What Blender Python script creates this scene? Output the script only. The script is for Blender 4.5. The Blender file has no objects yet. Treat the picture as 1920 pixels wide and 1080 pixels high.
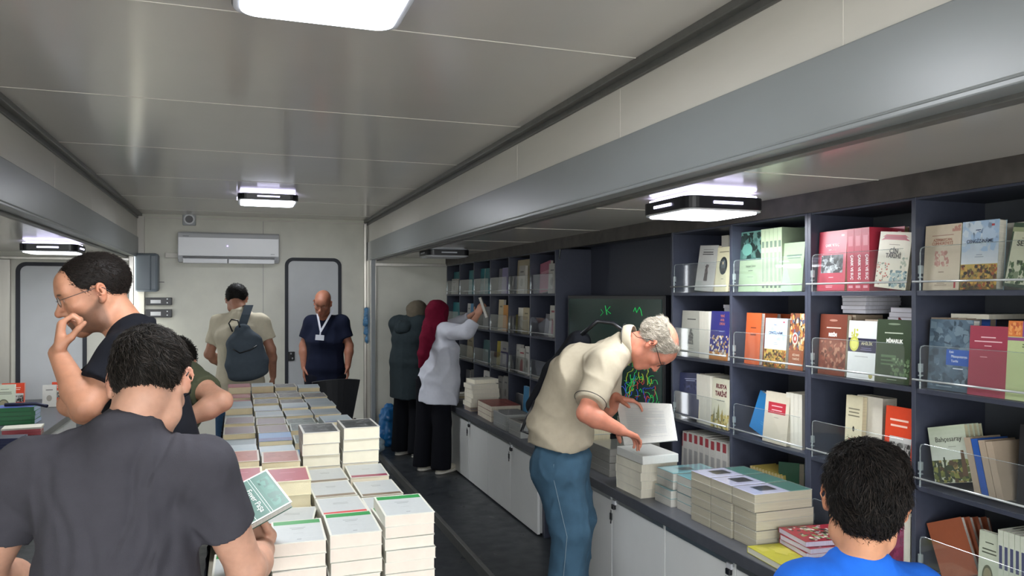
import bpy, bmesh, math, random
import numpy as np
from mathutils import Vector, Matrix

S = bpy.context.scene
COL = S.collection
random.seed(7)
PI = math.pi

# ---------------------------------------------------------------- camera
CAMH = 1.62
YAW = math.radians(19.5)
cam_d = bpy.data.cameras.new('camera')
cam = bpy.data.objects.new('camera', cam_d)
COL.objects.link(cam)
cam_d.sensor_width = 36.0
cam_d.lens = 1450 / 1920 * 36.0
cam_d.shift_y = 15 / 1920
cam_d.clip_start = 0.05
cam.location = (0, 0, CAMH)
cam.rotation_euler = (PI / 2, 0, -YAW)
S.camera = cam

# ---------------------------------------------------------------- world (daylight coming in through the open rear and sides)
w = bpy.data.worlds.new('sky')
S.world = w
w.use_nodes = True
nt = w.node_tree
bg = nt.nodes['Background']
bg.inputs[0].default_value = (0.93, 0.96, 1.0, 1)
bg.inputs[1].default_value = 7.0

S.view_settings.view_transform = 'Standard'
S.view_settings.look = 'None'
S.view_settings.gamma = 1.0
S.view_settings.exposure = 0.05
S.view_settings.use_curve_mapping = False
S.cycles.use_denoising = True
S.cycles.max_bounces = 8
S.cycles.diffuse_bounces = 5
S.cycles.glossy_bounces = 4
S.cycles.transparent_max_bounces = 16
S.cycles.sample_clamp_indirect = 6.0

def area_light(name, loc, rot, sx, sy, power, color=(1, 1, 1), portal=False, spread=PI, parent=None):
    ld = bpy.data.lights.new(name, 'AREA')
    ld.shape = 'RECTANGLE'
    ld.size = sx
    ld.size_y = sy
    ld.energy = power
    ld.color = color
    ld.spread = spread
    ld.cycles.is_portal = portal
    o = bpy.data.objects.new(name, ld)
    o.location = loc
    o.rotation_euler = rot
    COL.objects.link(o)
    if parent is not None:
        o.parent = parent
        o.matrix_parent_inverse = parent.matrix_world.inverted()
    return o

sun_d = bpy.data.lights.new('sun', 'SUN')
sun_d.energy = 5.0
sun_d.angle = 0.01
sun_d.color = (1.0, .95, .88)
sun_o = bpy.data.objects.new('sun', sun_d)
sun_o.rotation_euler = (math.radians(-38), math.radians(14), 0)
COL.objects.link(sun_o)

# portal that guides sky sampling through the open rear of the trailer
area_light('rear_portal', (0.2, -1.62, 1.0), (PI / 2, 0, 0), 4.8, 2.2, 1.0, portal=True)

# ---------------------------------------------------------------- picture helpers (measurement only)
SY_, CY_ = math.sin(YAW), math.cos(YAW)
FWD = np.array([SY_, CY_, 0.0])
RGT = np.array([CY_, -SY_, 0.0])

def at(px, py, d):
    t = (px - 960) / 1450
    p = (FWD + RGT * t) * d
    p[2] = CAMH - (py - 555) / 1450 * d
    return p

def yx(px, X):            # Y on the plane x = X seen at picture column px
    t = (px - 960) / 1450
    return X * (CY_ - SY_ * t) / (SY_ + CY_ * t)

def zx(px, py, X):        # z on the plane x = X
    t = (px - 960) / 1450
    d = X / (SY_ + CY_ * t)
    return CAMH - (py - 555) / 1450 * d

# ---------------------------------------------------------------- materials
def s2l(c):
    return tuple(((x / 12.92) if x <= 0.04045 else ((x + 0.055) / 1.055) ** 2.4) for x in c)

def hx(h):
    h = h.lstrip('#')
    return s2l(tuple(int(h[i:i + 2], 16) / 255 for i in (0, 2, 4)))

MATS = {}

def mat(name, color='#808080', rough=0.5, metal=0.0, noise=0.0, nscale=20.0, bump=0.0, bscale=200.0, spec=0.5,
        attr=False, stretch=(1, 1, 1), sss=0.0, emit=None, estr=0.0, coat=0.0, bumpkind='noise', nrough=0.0, sheen=0.0):
    if name in MATS:
        return MATS[name]
    m = bpy.data.materials.new(name)
    m.use_nodes = True
    n = m.node_tree.nodes
    l = m.node_tree.links
    b = n['Principled BSDF']
    c = hx(color) if isinstance(color, str) else color
    b.inputs['Base Color'].default_value = (*c, 1)
    b.inputs['Roughness'].default_value = rough
    b.inputs['Metallic'].default_value = metal
    b.inputs['Specular IOR Level'].default_value = spec
    b.inputs['Coat Weight'].default_value = coat
    b.inputs['Coat Roughness'].default_value = 0.1
    if sheen:
        b.inputs['Sheen Weight'].default_value = sheen
    if sss:
        b.inputs['Subsurface Weight'].default_value = sss
        b.inputs['Subsurface Radius'].default_value = (1.0, 0.35, 0.2)
        b.inputs['Subsurface Scale'].default_value = 0.008
    if emit is not None:
        e = hx(emit) if isinstance(emit, str) else emit
        b.inputs['Emission Color'].default_value = (*e, 1)
        b.inputs['Emission Strength'].default_value = estr
    src = None
    if attr:
        a = n.new('ShaderNodeAttribute')
        a.attribute_name = 'Col'
        src = a.outputs['Color']
        l.new(src, b.inputs['Base Color'])
    tc = n.new('ShaderNodeTexCoord')
    mp = n.new('ShaderNodeMapping')
    mp.inputs['Scale'].default_value = stretch
    l.new(tc.outputs['Object'], mp.inputs['Vector'])
    if noise or nrough:
        nz = n.new('ShaderNodeTexNoise')
        nz.inputs['Scale'].default_value = nscale
        nz.inputs['Detail'].default_value = 6
        l.new(mp.outputs[0], nz.inputs['Vector'])
        if noise:
            hv = n.new('ShaderNodeMapRange')
            hv.inputs['From Min'].default_value = 0.3
            hv.inputs['From Max'].default_value = 0.7
            hv.inputs['To Min'].default_value = 1 - noise
            hv.inputs['To Max'].default_value = 1 + noise
            l.new(nz.outputs['Fac'], hv.inputs['Value'])
            mx = n.new('ShaderNodeVectorMath')
            mx.operation = 'SCALE'
            if src is not None:
                l.new(src, mx.inputs[0])
            else:
                mx.inputs[0].default_value = c
            l.new(hv.outputs[0], mx.inputs['Scale'])
            l.new(mx.outputs[0], b.inputs['Base Color'])
        if nrough:
            hr = n.new('ShaderNodeMapRange')
            hr.inputs['From Min'].default_value = 0.3
            hr.inputs['From Max'].default_value = 0.7
            hr.inputs['To Min'].default_value = max(0.02, rough - nrough)
            hr.inputs['To Max'].default_value = rough + nrough
            l.new(nz.outputs['Fac'], hr.inputs['Value'])
            l.new(hr.outputs[0], b.inputs['Roughness'])
    if bump:
        if bumpkind == 'wave':
            bz = n.new('ShaderNodeTexWave')
            bz.bands_direction = 'Z'
            bz.inputs['Scale'].default_value = bscale
            bz.inputs['Distortion'].default_value = 1.5
            bz.inputs['Detail'].default_value = 2
        else:
            bz = n.new('ShaderNodeTexNoise')
            bz.inputs['Scale'].default_value = bscale
            bz.inputs['Detail'].default_value = 3
        l.new(mp.outputs[0], bz.inputs['Vector'])
        bp = n.new('ShaderNodeBump')
        bp.inputs['Strength'].default_value = bump
        bp.inputs['Distance'].default_value = 0.002
        l.new(bz.outputs['Fac'], bp.inputs['Height'])
        l.new(bp.outputs[0], b.inputs['Normal'])
    MATS[name] = m
    return m

M_PANEL = mat('ceiling_panel', '#d3cfc8', 0.17, noise=0.02, nscale=2, spec=0.7)
M_WALL = mat('wall_panel', '#d6d5c8', 0.42, noise=0.05, nscale=5, bump=0.05, bscale=300)
M_BAND = mat('upper_wall_panel', '#d2cfc6', 0.34, noise=0.04, nscale=4, stretch=(1, .4, 2))
M_BEAM = mat('beam_paint', '#8b9091', 0.32, noise=0.04, nscale=6, stretch=(1, .3, 1))
M_TRIM = mat('trim_grey', '#6d6d6a', 0.4, metal=0.4, noise=0.08, nscale=30)
M_ALU = mat('aluminium', '#b9b6ae', 0.3, metal=0.9, noise=0.05, nscale=30, stretch=(1, 1, .1))
M_JOINT = mat('joint_white', '#dad6cd', 0.5)
M_FLOOR = mat('floor_vinyl', '#34383c', 0.38, noise=0.14, nscale=9, bump=0.15, bscale=60, nrough=0.12)
M_DARK = mat('painted_gap_shade', '#101114', 0.8)
M_SHELF = mat('shelf_laminate', '#3b3f4d', 0.42, noise=0.07, nscale=40)
M_SHELFBACK = mat('shelf_back_lit', '#575b61', 0.45, noise=0.06, nscale=14)  # paler than the shelves: light on the backs is put into the colour
M_EDGE = mat('shelf_edge_band', '#5b6070', 0.35)
M_STONE = mat('header_stone', '#46423f', 0.55, noise=0.35, nscale=12)
M_WORKTOP = mat('worktop_dark', '#4a4c52', 0.35, noise=0.12, nscale=25)
M_DOOR = mat('cabinet_white', '#e2e3e0', 0.28, noise=0.02, nscale=6)
M_BLACK = mat('black_plastic', '#15161a', 0.35)
M_RUBBER = mat('rubber_gasket', '#2a2d35', 0.6)
M_WHITEP = mat('white_plastic', '#c6c8cb', 0.22, spec=0.6)
M_METAL = mat('brushed_metal', '#a9adae', 0.3, metal=0.8)
M_PRINT = mat('printed_cover', attr=True, rough=0.38, spec=0.5, noise=0.03, nscale=60)
M_PAGE = mat('page_block', attr=True, rough=0.85, noise=0.10, nscale=14, stretch=(.6, .6, 26), bump=0.5, bscale=420, bumpkind='wave')
M_SKIN = mat('skin', attr=True, rough=0.55, sss=0.12, noise=0.07, nscale=55, bump=0.12, bscale=420)
M_EYE = mat('eye', attr=True, rough=0.15)
M_LED = mat('lamp_diffuser', '#f2f6ff', 0.4, emit='#f1f5ff', estr=7.0)
M_LEDU = mat('lamp_strip_lit', '#efeaff', 0.4, emit='#dcd8ff', estr=4.5)
M_LEDOFF = mat('lamp_strip_unlit', '#c9cdd4', 0.3)

# clear acrylic: thin sheet with a reflection that grows at grazing angles
def clear_mat(name, tint=(1, 1, 1), base=0.06, rough=0.04, milky=0.0):
    m = bpy.data.materials.new(name)
    m.use_nodes = True
    n = m.node_tree.nodes
    l = m.node_tree.links
    out = n['Material Output']
    n.remove(n['Principled BSDF'])
    t = n.new('ShaderNodeBsdfTransparent')
    t.inputs[0].default_value = (*tint, 1)
    g = n.new('ShaderNodeBsdfGlossy')
    g.inputs['Roughness'].default_value = rough
    fw = n.new('ShaderNodeLayerWeight')
    pw = n.new('ShaderNodeMath')
    pw.operation = 'POWER'
    pw.inputs[1].default_value = 4.0
    l.new(fw.outputs['Facing'], pw.inputs[0])
    ad = n.new('ShaderNodeMath')
    ad.operation = 'ADD'
    ad.inputs[1].default_value = base
    ad.use_clamp = True
    l.new(pw.outputs[0], ad.inputs[0])
    mx = n.new('ShaderNodeMixShader')
    l.new(ad.outputs[0], mx.inputs[0])
    l.new(t.outputs[0], mx.inputs[1])
    l.new(g.outputs[0], mx.inputs[2])
    last = mx.outputs[0]
    if milky:
        df = n.new('ShaderNodeBsdfDiffuse')
        df.inputs[0].default_value = (*tint, 1)
        m2 = n.new('ShaderNodeMixShader')
        m2.inputs[0].default_value = milky
        l.new(last, m2.inputs[1])
        l.new(df.outputs[0], m2.inputs[2])
        last = m2.outputs[0]
    l.new(last, out.inputs[0])
    MATS[name] = m
    return m

M_ACRYL = clear_mat('clear_acrylic', (.98, .99, .99), 0.03, 0.03, milky=0.012)
M_ACEDGE = clear_mat('acrylic_edge', (.8, .86, .86), 0.12, 0.2, milky=0.16)
M_WRAP = clear_mat('shrink_wrap', (.97, .97, .97), 0.04, 0.12, milky=0.03)
M_LENS = clear_mat('spectacle_lens', (.9, .92, .93), 0.05, 0.02)

# ---------------------------------------------------------------- mesh helpers
def link(o, parent=None):
    COL.objects.link(o)
    if parent is not None:
        o.parent = parent
    return o

def tag(o, label=None, cat=None, group=None, kind=None):
    if label:
        o['label'] = label
    if cat:
        o['category'] = cat
    if group:
        o['group'] = group
    if kind:
        o['kind'] = kind
    return o

def thing(name, label, cat, loc=(0, 0, 0), rotz=0.0, group=None):
    o = bpy.data.objects.new(name, None)
    o.empty_display_size = 0.05
    o.location = loc
    o.rotation_euler = (0, 0, rotz)
    COL.objects.link(o)
    return tag(o, label, cat, group)

class MB:
    """collects polygons with colours and material slots"""
    def __init__(s):
        s.v = []
        s.f = []
        s.c = []
        s.m = []
        s.T = Matrix.Identity(4)

    def poly(s, pts, col=(.8, .8, .8), mi=0):
        k = len(s.v)
        s.v += [tuple(s.T @ Vector(p)) for p in pts]
        s.f.append(tuple(range(k, k + len(pts))))
        s.c.append(col)
        s.m.append(mi)

    def mesh(s, verts, faces, col=(.8, .8, .8), mi=0):
        k = len(s.v)
        s.v += [tuple(s.T @ Vector(p)) for p in verts]
        for f in faces:
            s.f.append(tuple(k + i for i in f))
            s.c.append(col)
            s.m.append(mi)

    def box(s, x0, x1, y0, y1, z0, z1, col=(.8, .8, .8), mi=0):
        v = [(x0, y0, z0), (x1, y0, z0), (x1, y1, z0), (x0, y1, z0), (x0, y0, z1), (x1, y0, z1), (x1, y1, z1), (x0, y1, z1)]
        s.mesh(v, [(0, 3, 2, 1), (4, 5, 6, 7), (0, 1, 5, 4), (1, 2, 6, 5), (2, 3, 7, 6), (3, 0, 4, 7)], col, mi)

    def tube(s, pts, r, n=8, col=(.8, .8, .8), mi=0, r2=None):
        pts = [Vector(p) for p in pts]
        rings = []
        m = len(pts)
        prev = None
        verts = []
        for i, p in enumerate(pts):
            a = pts[max(i - 1, 0)]
            b = pts[min(i + 1, m - 1)]
            d = (b - a).normalized()
            if prev is None:
                u = d.orthogonal().normalized()
            else:
                u = (prev - d * prev.dot(d)).normalized()
            prev = u
            w_ = d.cross(u)
            rr = r if r2 is None else r + (r2 - r) * i / (m - 1)
            for j in range(n):
                t = 2 * PI * j / n
                verts.append(p + (u * math.cos(t) + w_ * math.sin(t)) * rr)
        faces = []
        for i in range(m - 1):
            for j in range(n):
                faces.append((i * n + j, i * n + (j + 1) % n, (i + 1) * n + (j + 1) % n, (i + 1) * n + j))
        faces.append(tuple(reversed(range(n))))
        faces.append(tuple(range((m - 1) * n, m * n)))
        s.mesh(verts, faces, col, mi)

    def prism(s, outline, z0, z1, col=(.8, .8, .8), mi=0):
        n = len(outline)
        v = [(x, y, z0) for x, y in outline] + [(x, y, z1) for x, y in outline]
        f = [tuple(reversed(range(n))), tuple(range(n, 2 * n))]
        for i in range(n):
            f.append((i, (i + 1) % n, n + (i + 1) % n, n + i))
        s.mesh(v, f, col, mi)

    def ball(s, c, r, n=12, col=(.8, .8, .8), mi=0, sc=(1, 1, 1)):
        v = []
        f = []
        m = n // 2
        for i in range(m + 1):
            th = PI * i / m
            for j in range(n):
                ph = 2 * PI * j / n
                v.append((c[0] + r * sc[0] * math.sin(th) * math.cos(ph), c[1] + r * sc[1] * math.sin(th) * math.sin(ph), c[2] + r * sc[2] * math.cos(th)))
        for i in range(m):
            for j in range(n):
                f.append((i * n + j, (i + 1) * n + j, (i + 1) * n + (j + 1) % n, i * n + (j + 1) % n))
        s.mesh(v, f, col, mi)

    def data(s, name, mats, smooth=False):
        me = bpy.data.meshes.new(name)
        me.from_pydata(s.v, [], s.f)
        for m in (mats if isinstance(mats, (list, tuple)) else [mats]):
            me.materials.append(m)
        if any(s.m):
            me.polygons.foreach_set('material_index', s.m)
        a = me.color_attributes.new('Col', 'FLOAT_COLOR', 'CORNER')
        arr = []
        for f, c in zip(s.f, s.c):
            arr += [c[0], c[1], c[2], 1.0] * len(f)
        a.data.foreach_set('color', arr)
        if smooth:
            me.polygons.foreach_set('use_smooth', [True] * len(me.polygons))
        me.update()
        return me

    def obj(s, name, mats, parent=None, bevel=0.0, smooth=False, loc=None, seg=2):
        o = bpy.data.objects.new(name, s.data(name, mats, smooth))
        link(o, parent)
        if loc is not None:
            o.location = loc
        if bevel:
            b = o.modifiers.new('bevel', 'BEVEL')
            b.width = bevel
            b.segments = seg
            b.limit_method = 'ANGLE'
            b.angle_limit = math.radians(40)
        return o

def boxes(name, m, lst, parent=None, bevel=0.0):
    b = MB()
    for q in lst:
        b.box(*q)
    return b.obj(name, m, parent, bevel)

def struct(name, m, lst, bevel=0.0):
    return tag(boxes(name, m, lst, None, bevel), kind='structure')

def rrect(w_, h_, r, n=6):
    pts = []
    for cx, cy, a0 in ((w_ / 2 - r, h_ / 2 - r, 0), (-w_ / 2 + r, h_ / 2 - r, 90), (-w_ / 2 + r, -h_ / 2 + r, 180), (w_ / 2 - r, -h_ / 2 + r, 270)):
        for i in range(n + 1):
            a = math.radians(a0 + 90 * i / n)
            pts.append((cx + r * math.cos(a), cy + r * math.sin(a)))
    return pts

# text meshes, cached
_TXT = {}

def text_mesh(txt, size, mcol, align='CENTER', bold=0.0, fit=None):
    key = (txt, round(size, 5), mcol, align, bold, fit)
    if key in _TXT:
        return _TXT[key]
    cu = bpy.data.curves.new('title_text', 'FONT')
    cu.body = txt
    cu.size = size
    cu.align_x = align
    cu.align_y = 'CENTER'
    cu.offset = bold
    cu.resolution_u = 3
    cu.extrude = 0.0002
    cu.space_line = 0.85
    o = bpy.data.objects.new('title_text', cu)
    COL.objects.link(o)
    bpy.context.view_layer.update()
    dg = bpy.context.evaluated_depsgraph_get()
    me = bpy.data.meshes.new_from_object(o.evaluated_get(dg))
    bpy.data.objects.remove(o)
    bpy.data.curves.remove(cu)
    me.materials.clear()
    if fit and len(me.vertices):
        xs = [v.co.x for v in me.vertices]
        wd = max(xs) - min(xs)
        if wd > fit:
            me.transform(Matrix.Diagonal((fit / wd, fit / wd * 1.15, 1, 1)))
    mm = MATS.get('ink' + mcol) or mat('ink' + mcol, mcol, 0.5)
    me.materials.append(mm)
    _TXT[key] = me
    return me

def put_text(txt, size, mcol, parent, M, bold=0.0, fit=None, name='title_text', align='CENTER'):
    me = text_mesh(txt, size, mcol, align, bold, fit)
    o = bpy.data.objects.new(name, me)
    link(o, parent)
    o.matrix_local = M
    return o
# ================================================================ the trailer
XL, XR = -1.01, 1.43      # main body walls
YE = 9.1                  # end wall
ZC = 2.50                 # main ceiling
YS = 8.8                  # end of the slide-outs
Y0 = -1.6                 # open rear
ZB0, ZB1 = 2.03, 2.245    # beam
XSF, XSB = 2.30, 2.64     # shelf front / back
XWT = 1.86                # worktop front
ZS = 2.06                 # slide-out ceiling
ZF = -0.06                # main floor

struct('floor', M_FLOOR, [(XL - 1.5, XR - .06, Y0, YE + .1, ZF - .08, ZF)])
struct('floor_slideout', M_FLOOR, [(XR - .03, 2.75, Y0, YS + .05, -0.05, 0.0)])
struct('trim_1', M_TRIM, [(XR - .06, XR - .03, Y0, YS, ZF - .02, 0.004)], 0.003)
struct('floor_slideout_left', M_FLOOR, [(-2.5, XL - .02, Y0, YS + .05, ZF + .001, ZF + .06)])
struct('ceiling', M_PANEL, [(XL - .05, XR + .05, Y0, YE + .1, ZC, ZC + .08)])
# joint strips across the ceiling
jt = [2.54, 3.78, 5.02, 6.26, 7.5, 8.6]
struct('trim_2', M_JOINT, [(XL, XR, y, y + .006, ZC - .0015, ZC + .01) for y in jt + [1.30, 0.06, -1.2]])
# dark cove trims between ceiling and side walls
struct('trim_3', M_TRIM, [(XR - .045, XR + .01, Y0, YE, ZC - .028, ZC + .01), (XR - .012, XR + .01, Y0, YE, ZC - .055, ZC - .02)], 0.004)
struct('trim_4', M_TRIM, [(XL - .01, XL + .045, Y0, YE, ZC - .028, ZC + .01), (XL - .01, XL + .012, Y0, YE, ZC - .055, ZC - .02)], 0.004)
# upper bands of the side walls
struct('wall_right_upper', M_BAND, [(XR, XR + .05, Y0, YE, ZB1 - .02, ZC + .02)])
struct('wall_left_upper', M_BAND, [(XL - .05, XL, Y0, YE, ZB1 - .02, ZC + .02)])
struct('trim_5', M_JOINT, [(XR - .001, XR + .004, y, y + .0025, ZB1, ZC - .03) for y in (1.55, 2.75, 3.95, 5.15, 6.35, 7.55)])
struct('trim_6', M_JOINT, [(XL - .004, XL + .001, y, y + .0025, ZB1, ZC - .03) for y in (1.55, 2.75, 3.95, 5.15, 6.35, 7.55)])
# steel beams
struct('trim_7', M_BEAM, [(XR - .012, XR + .07, Y0, YE, ZB0, ZB1), (XR - .016, XR + .075, Y0, YE, ZB0 + .012, ZB0 + .02)], 0.006)
struct('trim_8', M_BEAM, [(XL - .07, XL + .012, Y0, YE, ZB0, ZB1), (XL - .075, XL + .016, Y0, YE, ZB0 + .012, ZB0 + .02)], 0.006)
struct('trim_9', M_TRIM, [(XR + .055, XR + .10, Y0, YS, ZB0 - .012, ZB0 + .03)], 0.003)
struct('trim_10', M_TRIM, [(XL - .10, XL - .055, Y0, YS, ZB0 - .012, ZB0 + .03)], 0.003)
# slide-out ceilings
struct('ceiling_slideout', M_PANEL, [(XR + .05, 2.75, Y0, YS + .05, ZS, ZS + .06)])
struct('ceiling_slideout_left', M_PANEL, [(-2.5, XL - .05, Y0, YS + .05, ZS, ZS + .06)])
struct('trim_11', M_JOINT, [(XR + .1, 2.3, y, y + .006, ZS - .0015, ZS + .01) for y in (1.2, 2.3, 3.5, 4.7, 5.9, 7.1)])
# end wall with two panels
struct('wall_end', M_WALL, [(XL - .06, XR + .06, YE, YE + .08, ZF - .05, ZC + .05)])
struct('trim_12', M_TRIM, [(.262, .266, YE - .003, YE + .01, 0, ZC - .03)])
struct('trim_13', M_JOINT, [(XL, XR, YE - .012, YE, ZC - .045, ZC - .03), (XL, XL + .07, YE - .05, YE, ZF, ZC - .03)], 0.002)
struct('trim_14', M_ALU, [(XR - .05, XR - .02, YE - .04, YE, ZF, ZC - .04), (XR - .02, XR, YE - .3, YE - .02, ZF, ZB0)], 0.004)
struct('wall_slideout_right', M_SHELF, [(2.66, 2.76, Y0, YS + .05, -0.05, ZS + .05)])
struct('wall_slideout_end', M_WALL, [(XR + .01, 2.66, YS, YS + .07, -0.02, ZS + .02)])
struct('trim_15', M_ALU, [(XR + .0, XR + .045, YS - .03, YS, 0, ZB0), (XR + .04, 2.35, YS - .03, YS, ZB0 - .07, ZB0 - .035)], 0.003)
struct('trim_16', M_BEAM, [(XR - .012, XR + .03, YS - .06, YE, ZF, ZB0)], 0.003)
struct('wall_slideout_left', M_WALL, [(-2.4, -2.32, Y0, YS + .05, -0.05, ZS + .05)])
struct('wall_slideout_left_end', M_WALL, [(-2.32, XL - .01, YS, YS + .07, -0.05, ZS + .02)])
struct('trim_17', M_ALU, [(XL - .045, XL, YS - .035, YS, 0, ZB0), (-2.3, XL - .04, YS - .03, YS, ZB0 - .05, ZB0 - .02), (-2.19, -2.10, YS - .05, YS, 0, ZB0 - .05), (-2.32, -2.26, YS - .16, YS, 0, ZB0)], 0.004)
struct('trim_18', M_STONE, [(XSF - .01, XSF + .04, Y0, YS, 1.975, ZS)])
# unseen ground behind the camera, added pale to bounce sun onto the ceiling
gm = mat('bounce_paving', '#c4c0b6', 0.9, noise=0.2, nscale=4)
struct('floor_outside', gm, [(-15, 15, -22, Y0 - .02, -1.0, -.95)])

# ---------------------------------------------------------------- doors with rounded rubber gaskets
def gasket_door(name, xc, w_, z0, z1, y, lock_side):
    d = tag(bpy.data.objects.new(name, None), kind='structure')
    d.location = (xc, y, z0)
    COL.objects.link(d)
    hgt = z1 - z0
    b = MB()
    out = rrect(w_, hgt, .09, 8)
    inn = rrect(w_ - .075, hgt - .075, .06, 8)
    n = len(out)
    for (a, c_) in ((out, inn),):
        for i in range(n):
            j = (i + 1) % n
            b.poly([(a[i][0], -.018, a[i][1]), (a[j][0], -.018, a[j][1]), (c_[j][0], -.018, c_[j][1]), (c_[i][0], -.018, c_[i][1])])
            b.poly([(a[i][0], 0, a[i][1]), (a[j][0], 0, a[j][1]), (a[j][0], -.018, a[j][1]), (a[i][0], -.018, a[i][1])])
            b.poly([(c_[i][0], -.018, c_[i][1]), (c_[j][0], -.018, c_[j][1]), (c_[j][0], 0, c_[j][1]), (c_[i][0], 0, c_[i][1])])
    b.obj('gasket', M_RUBBER, d, loc=(0, 0, hgt / 2))
    p = MB()
    p.T = Matrix.Rotation(PI / 2, 4, 'X')
    p.prism(inn, 0.0, 0.006)
    p.obj('door_panel', mat('door_leaf', '#c9ccce', 0.4, noise=0.03, nscale=5), d, loc=(0, 0, hgt / 2))
    if lock_side:
        lx = lock_side * (w_ / 2 - .07)
        h_ = boxes('door_handle', M_BLACK, [(lx - .035, lx + .035, -.03, -.006, .93, 1.03)], d, 0.006)
        boxes('lock_plate', M_METAL, [(lx - .012, lx + .004, -.034, -.03, 1.0, 1.018), (lx + .004, lx + .02, -.034, -.03, .945, .963)], h_, 0.004)
    return d

dx = lambda px, Y: Y * (SY_ + CY_ * (px - 960) / 1450) / (CY_ - SY_ * (px - 960) / 1450)
xa, xb = dx(534, YE), dx(640, YE)
gasket_door('door_1', (xa + xb) / 2, xb - xa, -.04, 2.055, YE, -1)
xa, xb = dx(30, YS), dx(163, YS)
gasket_door('door_2', (xa + xb) / 2, xb - xa, -.0, 1.955, YS, 0)

# ---------------------------------------------------------------- ceiling lamps
def ceiling_lamp(label, x, y, z, lit=True, strength=22.0, s=1.0):
    t = thing('ceiling_light', label, 'lamp', (x, y, z), 0)
    t.scale = (s, s, s if s > .9 else s * 1.35)
    def slab(name, m, hw, r, z0, z1, par):
        b = MB()
        b.prism(rrect(hw * 2, hw * 2, r, 6), z0, z1)
        return b.obj(name, m, par, 0.003)
    slab('mounting_plate', M_WHITEP, .20, .05, -.012, 0, t)
    slab('glow_ring', M_LEDU if lit else M_LEDOFF, .225, .06, -.022, -.012, t)
    slab('housing', M_BLACK, .245, .07, -.07, -.022, t)
    slab('lower_rim', M_WHITEP, .242, .07, -.077, -.070, t)
    slab('diffuser', M_LED if lit else M_LEDOFF, .222, .055, -.083, -.077, t)
    e = .248
    for sx, sy in ((0, -1), (0, 1), (-1, 0), (1, 0)):
        if sy:
            q = (-.09, .09, e * sy - .003, e * sy + .003, -.052, -.041)
        else:
            q = (e * sx - .003, e * sx + .003, -.09, .09, -.052, -.041)
        boxes('side_strip', M_LEDU if lit else M_LEDOFF, [q], t, 0.002)
    if lit:
        for nm, zz, rot, sz, pw in (('lamp_glow', -.09, (0, 0, 0), .44, strength), ('lamp_glow', -.0235, (0, 0, 0), .44, 0)):
            if pw:
                ld = bpy.data.lights.new(nm, 'AREA')
                ld.shape = 'SQUARE'
                ld.size = sz
                ld.energy = pw
                ld.color = (.93, .96, 1.0)
                lo = bpy.data.objects.new(nm, ld)
                lo.location = (0, 0, zz)
                lo.rotation_euler = rot
                link(lo, t)
    return t

p = at(615, 32, 2.32)
ceiling_lamp('square white ceiling lamp glowing nearest overhead on the main ceiling', .22, 2.12, ZC, s=.97)
ceiling_lamp('small-looking square ceiling lamp glowing above the air conditioner', .24, 7.02, ZC, strength=17)
ceiling_lamp('lit square lamp with black rim under the low ceiling beside the bookshelves', 1.93, 2.94, ZS, s=.80, strength=16)
ceiling_lamp('unlit dark square lamp under the low ceiling beyond the two headscarfed women', 1.78, 6.9, ZS, lit=False, s=.80)
ceiling_lamp('violet-white lit square lamp under the low ceiling above the left doorway', -1.42, 7.2, ZS, strength=17, s=.84)

# ---------------------------------------------------------------- air conditioner
xa, xb = dx(334, YE - .1), dx(523, YE - .1)
za = CAMH + (555 - 440) / 1450 * 8.65
zb = CAMH + (555 - 494) / 1450 * 8.65
t = thing('air_conditioner', 'long white wall air conditioner mounted high on the end wall', 'air conditioner', ((xa + xb) / 2, YE, zb))
hw = (xb - xa) / 2
hh = za - zb
b = MB()
prof = [(0, .0), (-.12, .0), (-.15, .03), (-.165, .07), (-.175, hh - .06), (-.165, hh - .015), (-.14, hh), (0, hh)]
vs = [(-hw, y, z) for y, z in prof] + [(hw, y, z) for y, z in prof]
n = len(prof)
b.mesh(vs, [tuple(range(n)), tuple(reversed(range(n, 2 * n)))] + [(i, i + n, (i + 1) % n + n, (i + 1) % n) for i in range(n)])
body = b.obj('housing', M_WHITEP, t, 0.008)
boxes('air_slot', M_BLACK, [(-hw + .05, hw - .05, -.176, -.10, .045, .062)], t)
boxes('louvre_flap', M_WHITEP, [(-hw + .05, -.02, -.172, -.12, -.012, .04), (-.01, hw - .05, -.172, -.12, -.012, .04)], t, 0.004)
boxes('brand_badge', mat('badge_grey', '#8d9094', .4), [(-hw + .05, -hw + .11, -.177, -.17, hh - .05, hh - .04), (hw - .09, hw - .05, -.177, -.17, .09, .098)], t)
boxes('pipe_cover', M_JOINT, [(-hw - .13, -hw + .01, -.05, 0, .045, .10)], t, 0.004)
b = MB()
b.ball((0, 0, 0), .007)
b.obj('status_light', mat('status_led', '#c9b8ff', .3, emit='#b9a0ff', estr=3), t, loc=(-.02, -.176, hh * .55))

# ---------------------------------------------------------------- fan vent near the ceiling
x_ = dx(355, YE)
t = thing('ventilation_fan', 'small square grey extractor fan near the ceiling above the air conditioner', 'vent', (x_, YE, CAMH + (555 - 417) / 1450 * 8.75))
b = MB()
b.T = Matrix.Rotation(PI / 2, 4, 'X')
b.prism(rrect(.135, .135, .01, 2), 0, .02)
b.obj('frame', M_BEAM, t, 0.003)
b = MB()
b.T = Matrix.Rotation(PI / 2, 4, 'X')
b.prism([(.055 * math.cos(a * PI / 12), .055 * math.sin(a * PI / 12)) for a in range(24)], .02, .028)
b.obj('ring', M_WHITEP, t)
b = MB()
b.T = Matrix.Rotation(PI / 2, 4, 'X')
b.prism([(.04 * math.cos(a * PI / 12), .04 * math.sin(a * PI / 12)) for a in range(24)], .028, .03)
b.obj('opening', M_BLACK, t)

# ---------------------------------------------------------------- grey electrical cabinet and two black boxes
def ez(py, px, Y):
    t_ = (px - 960) / 1450
    return CAMH - (py - 555) / 1450 * (Y / (CY_ - SY_ * t_))

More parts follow.
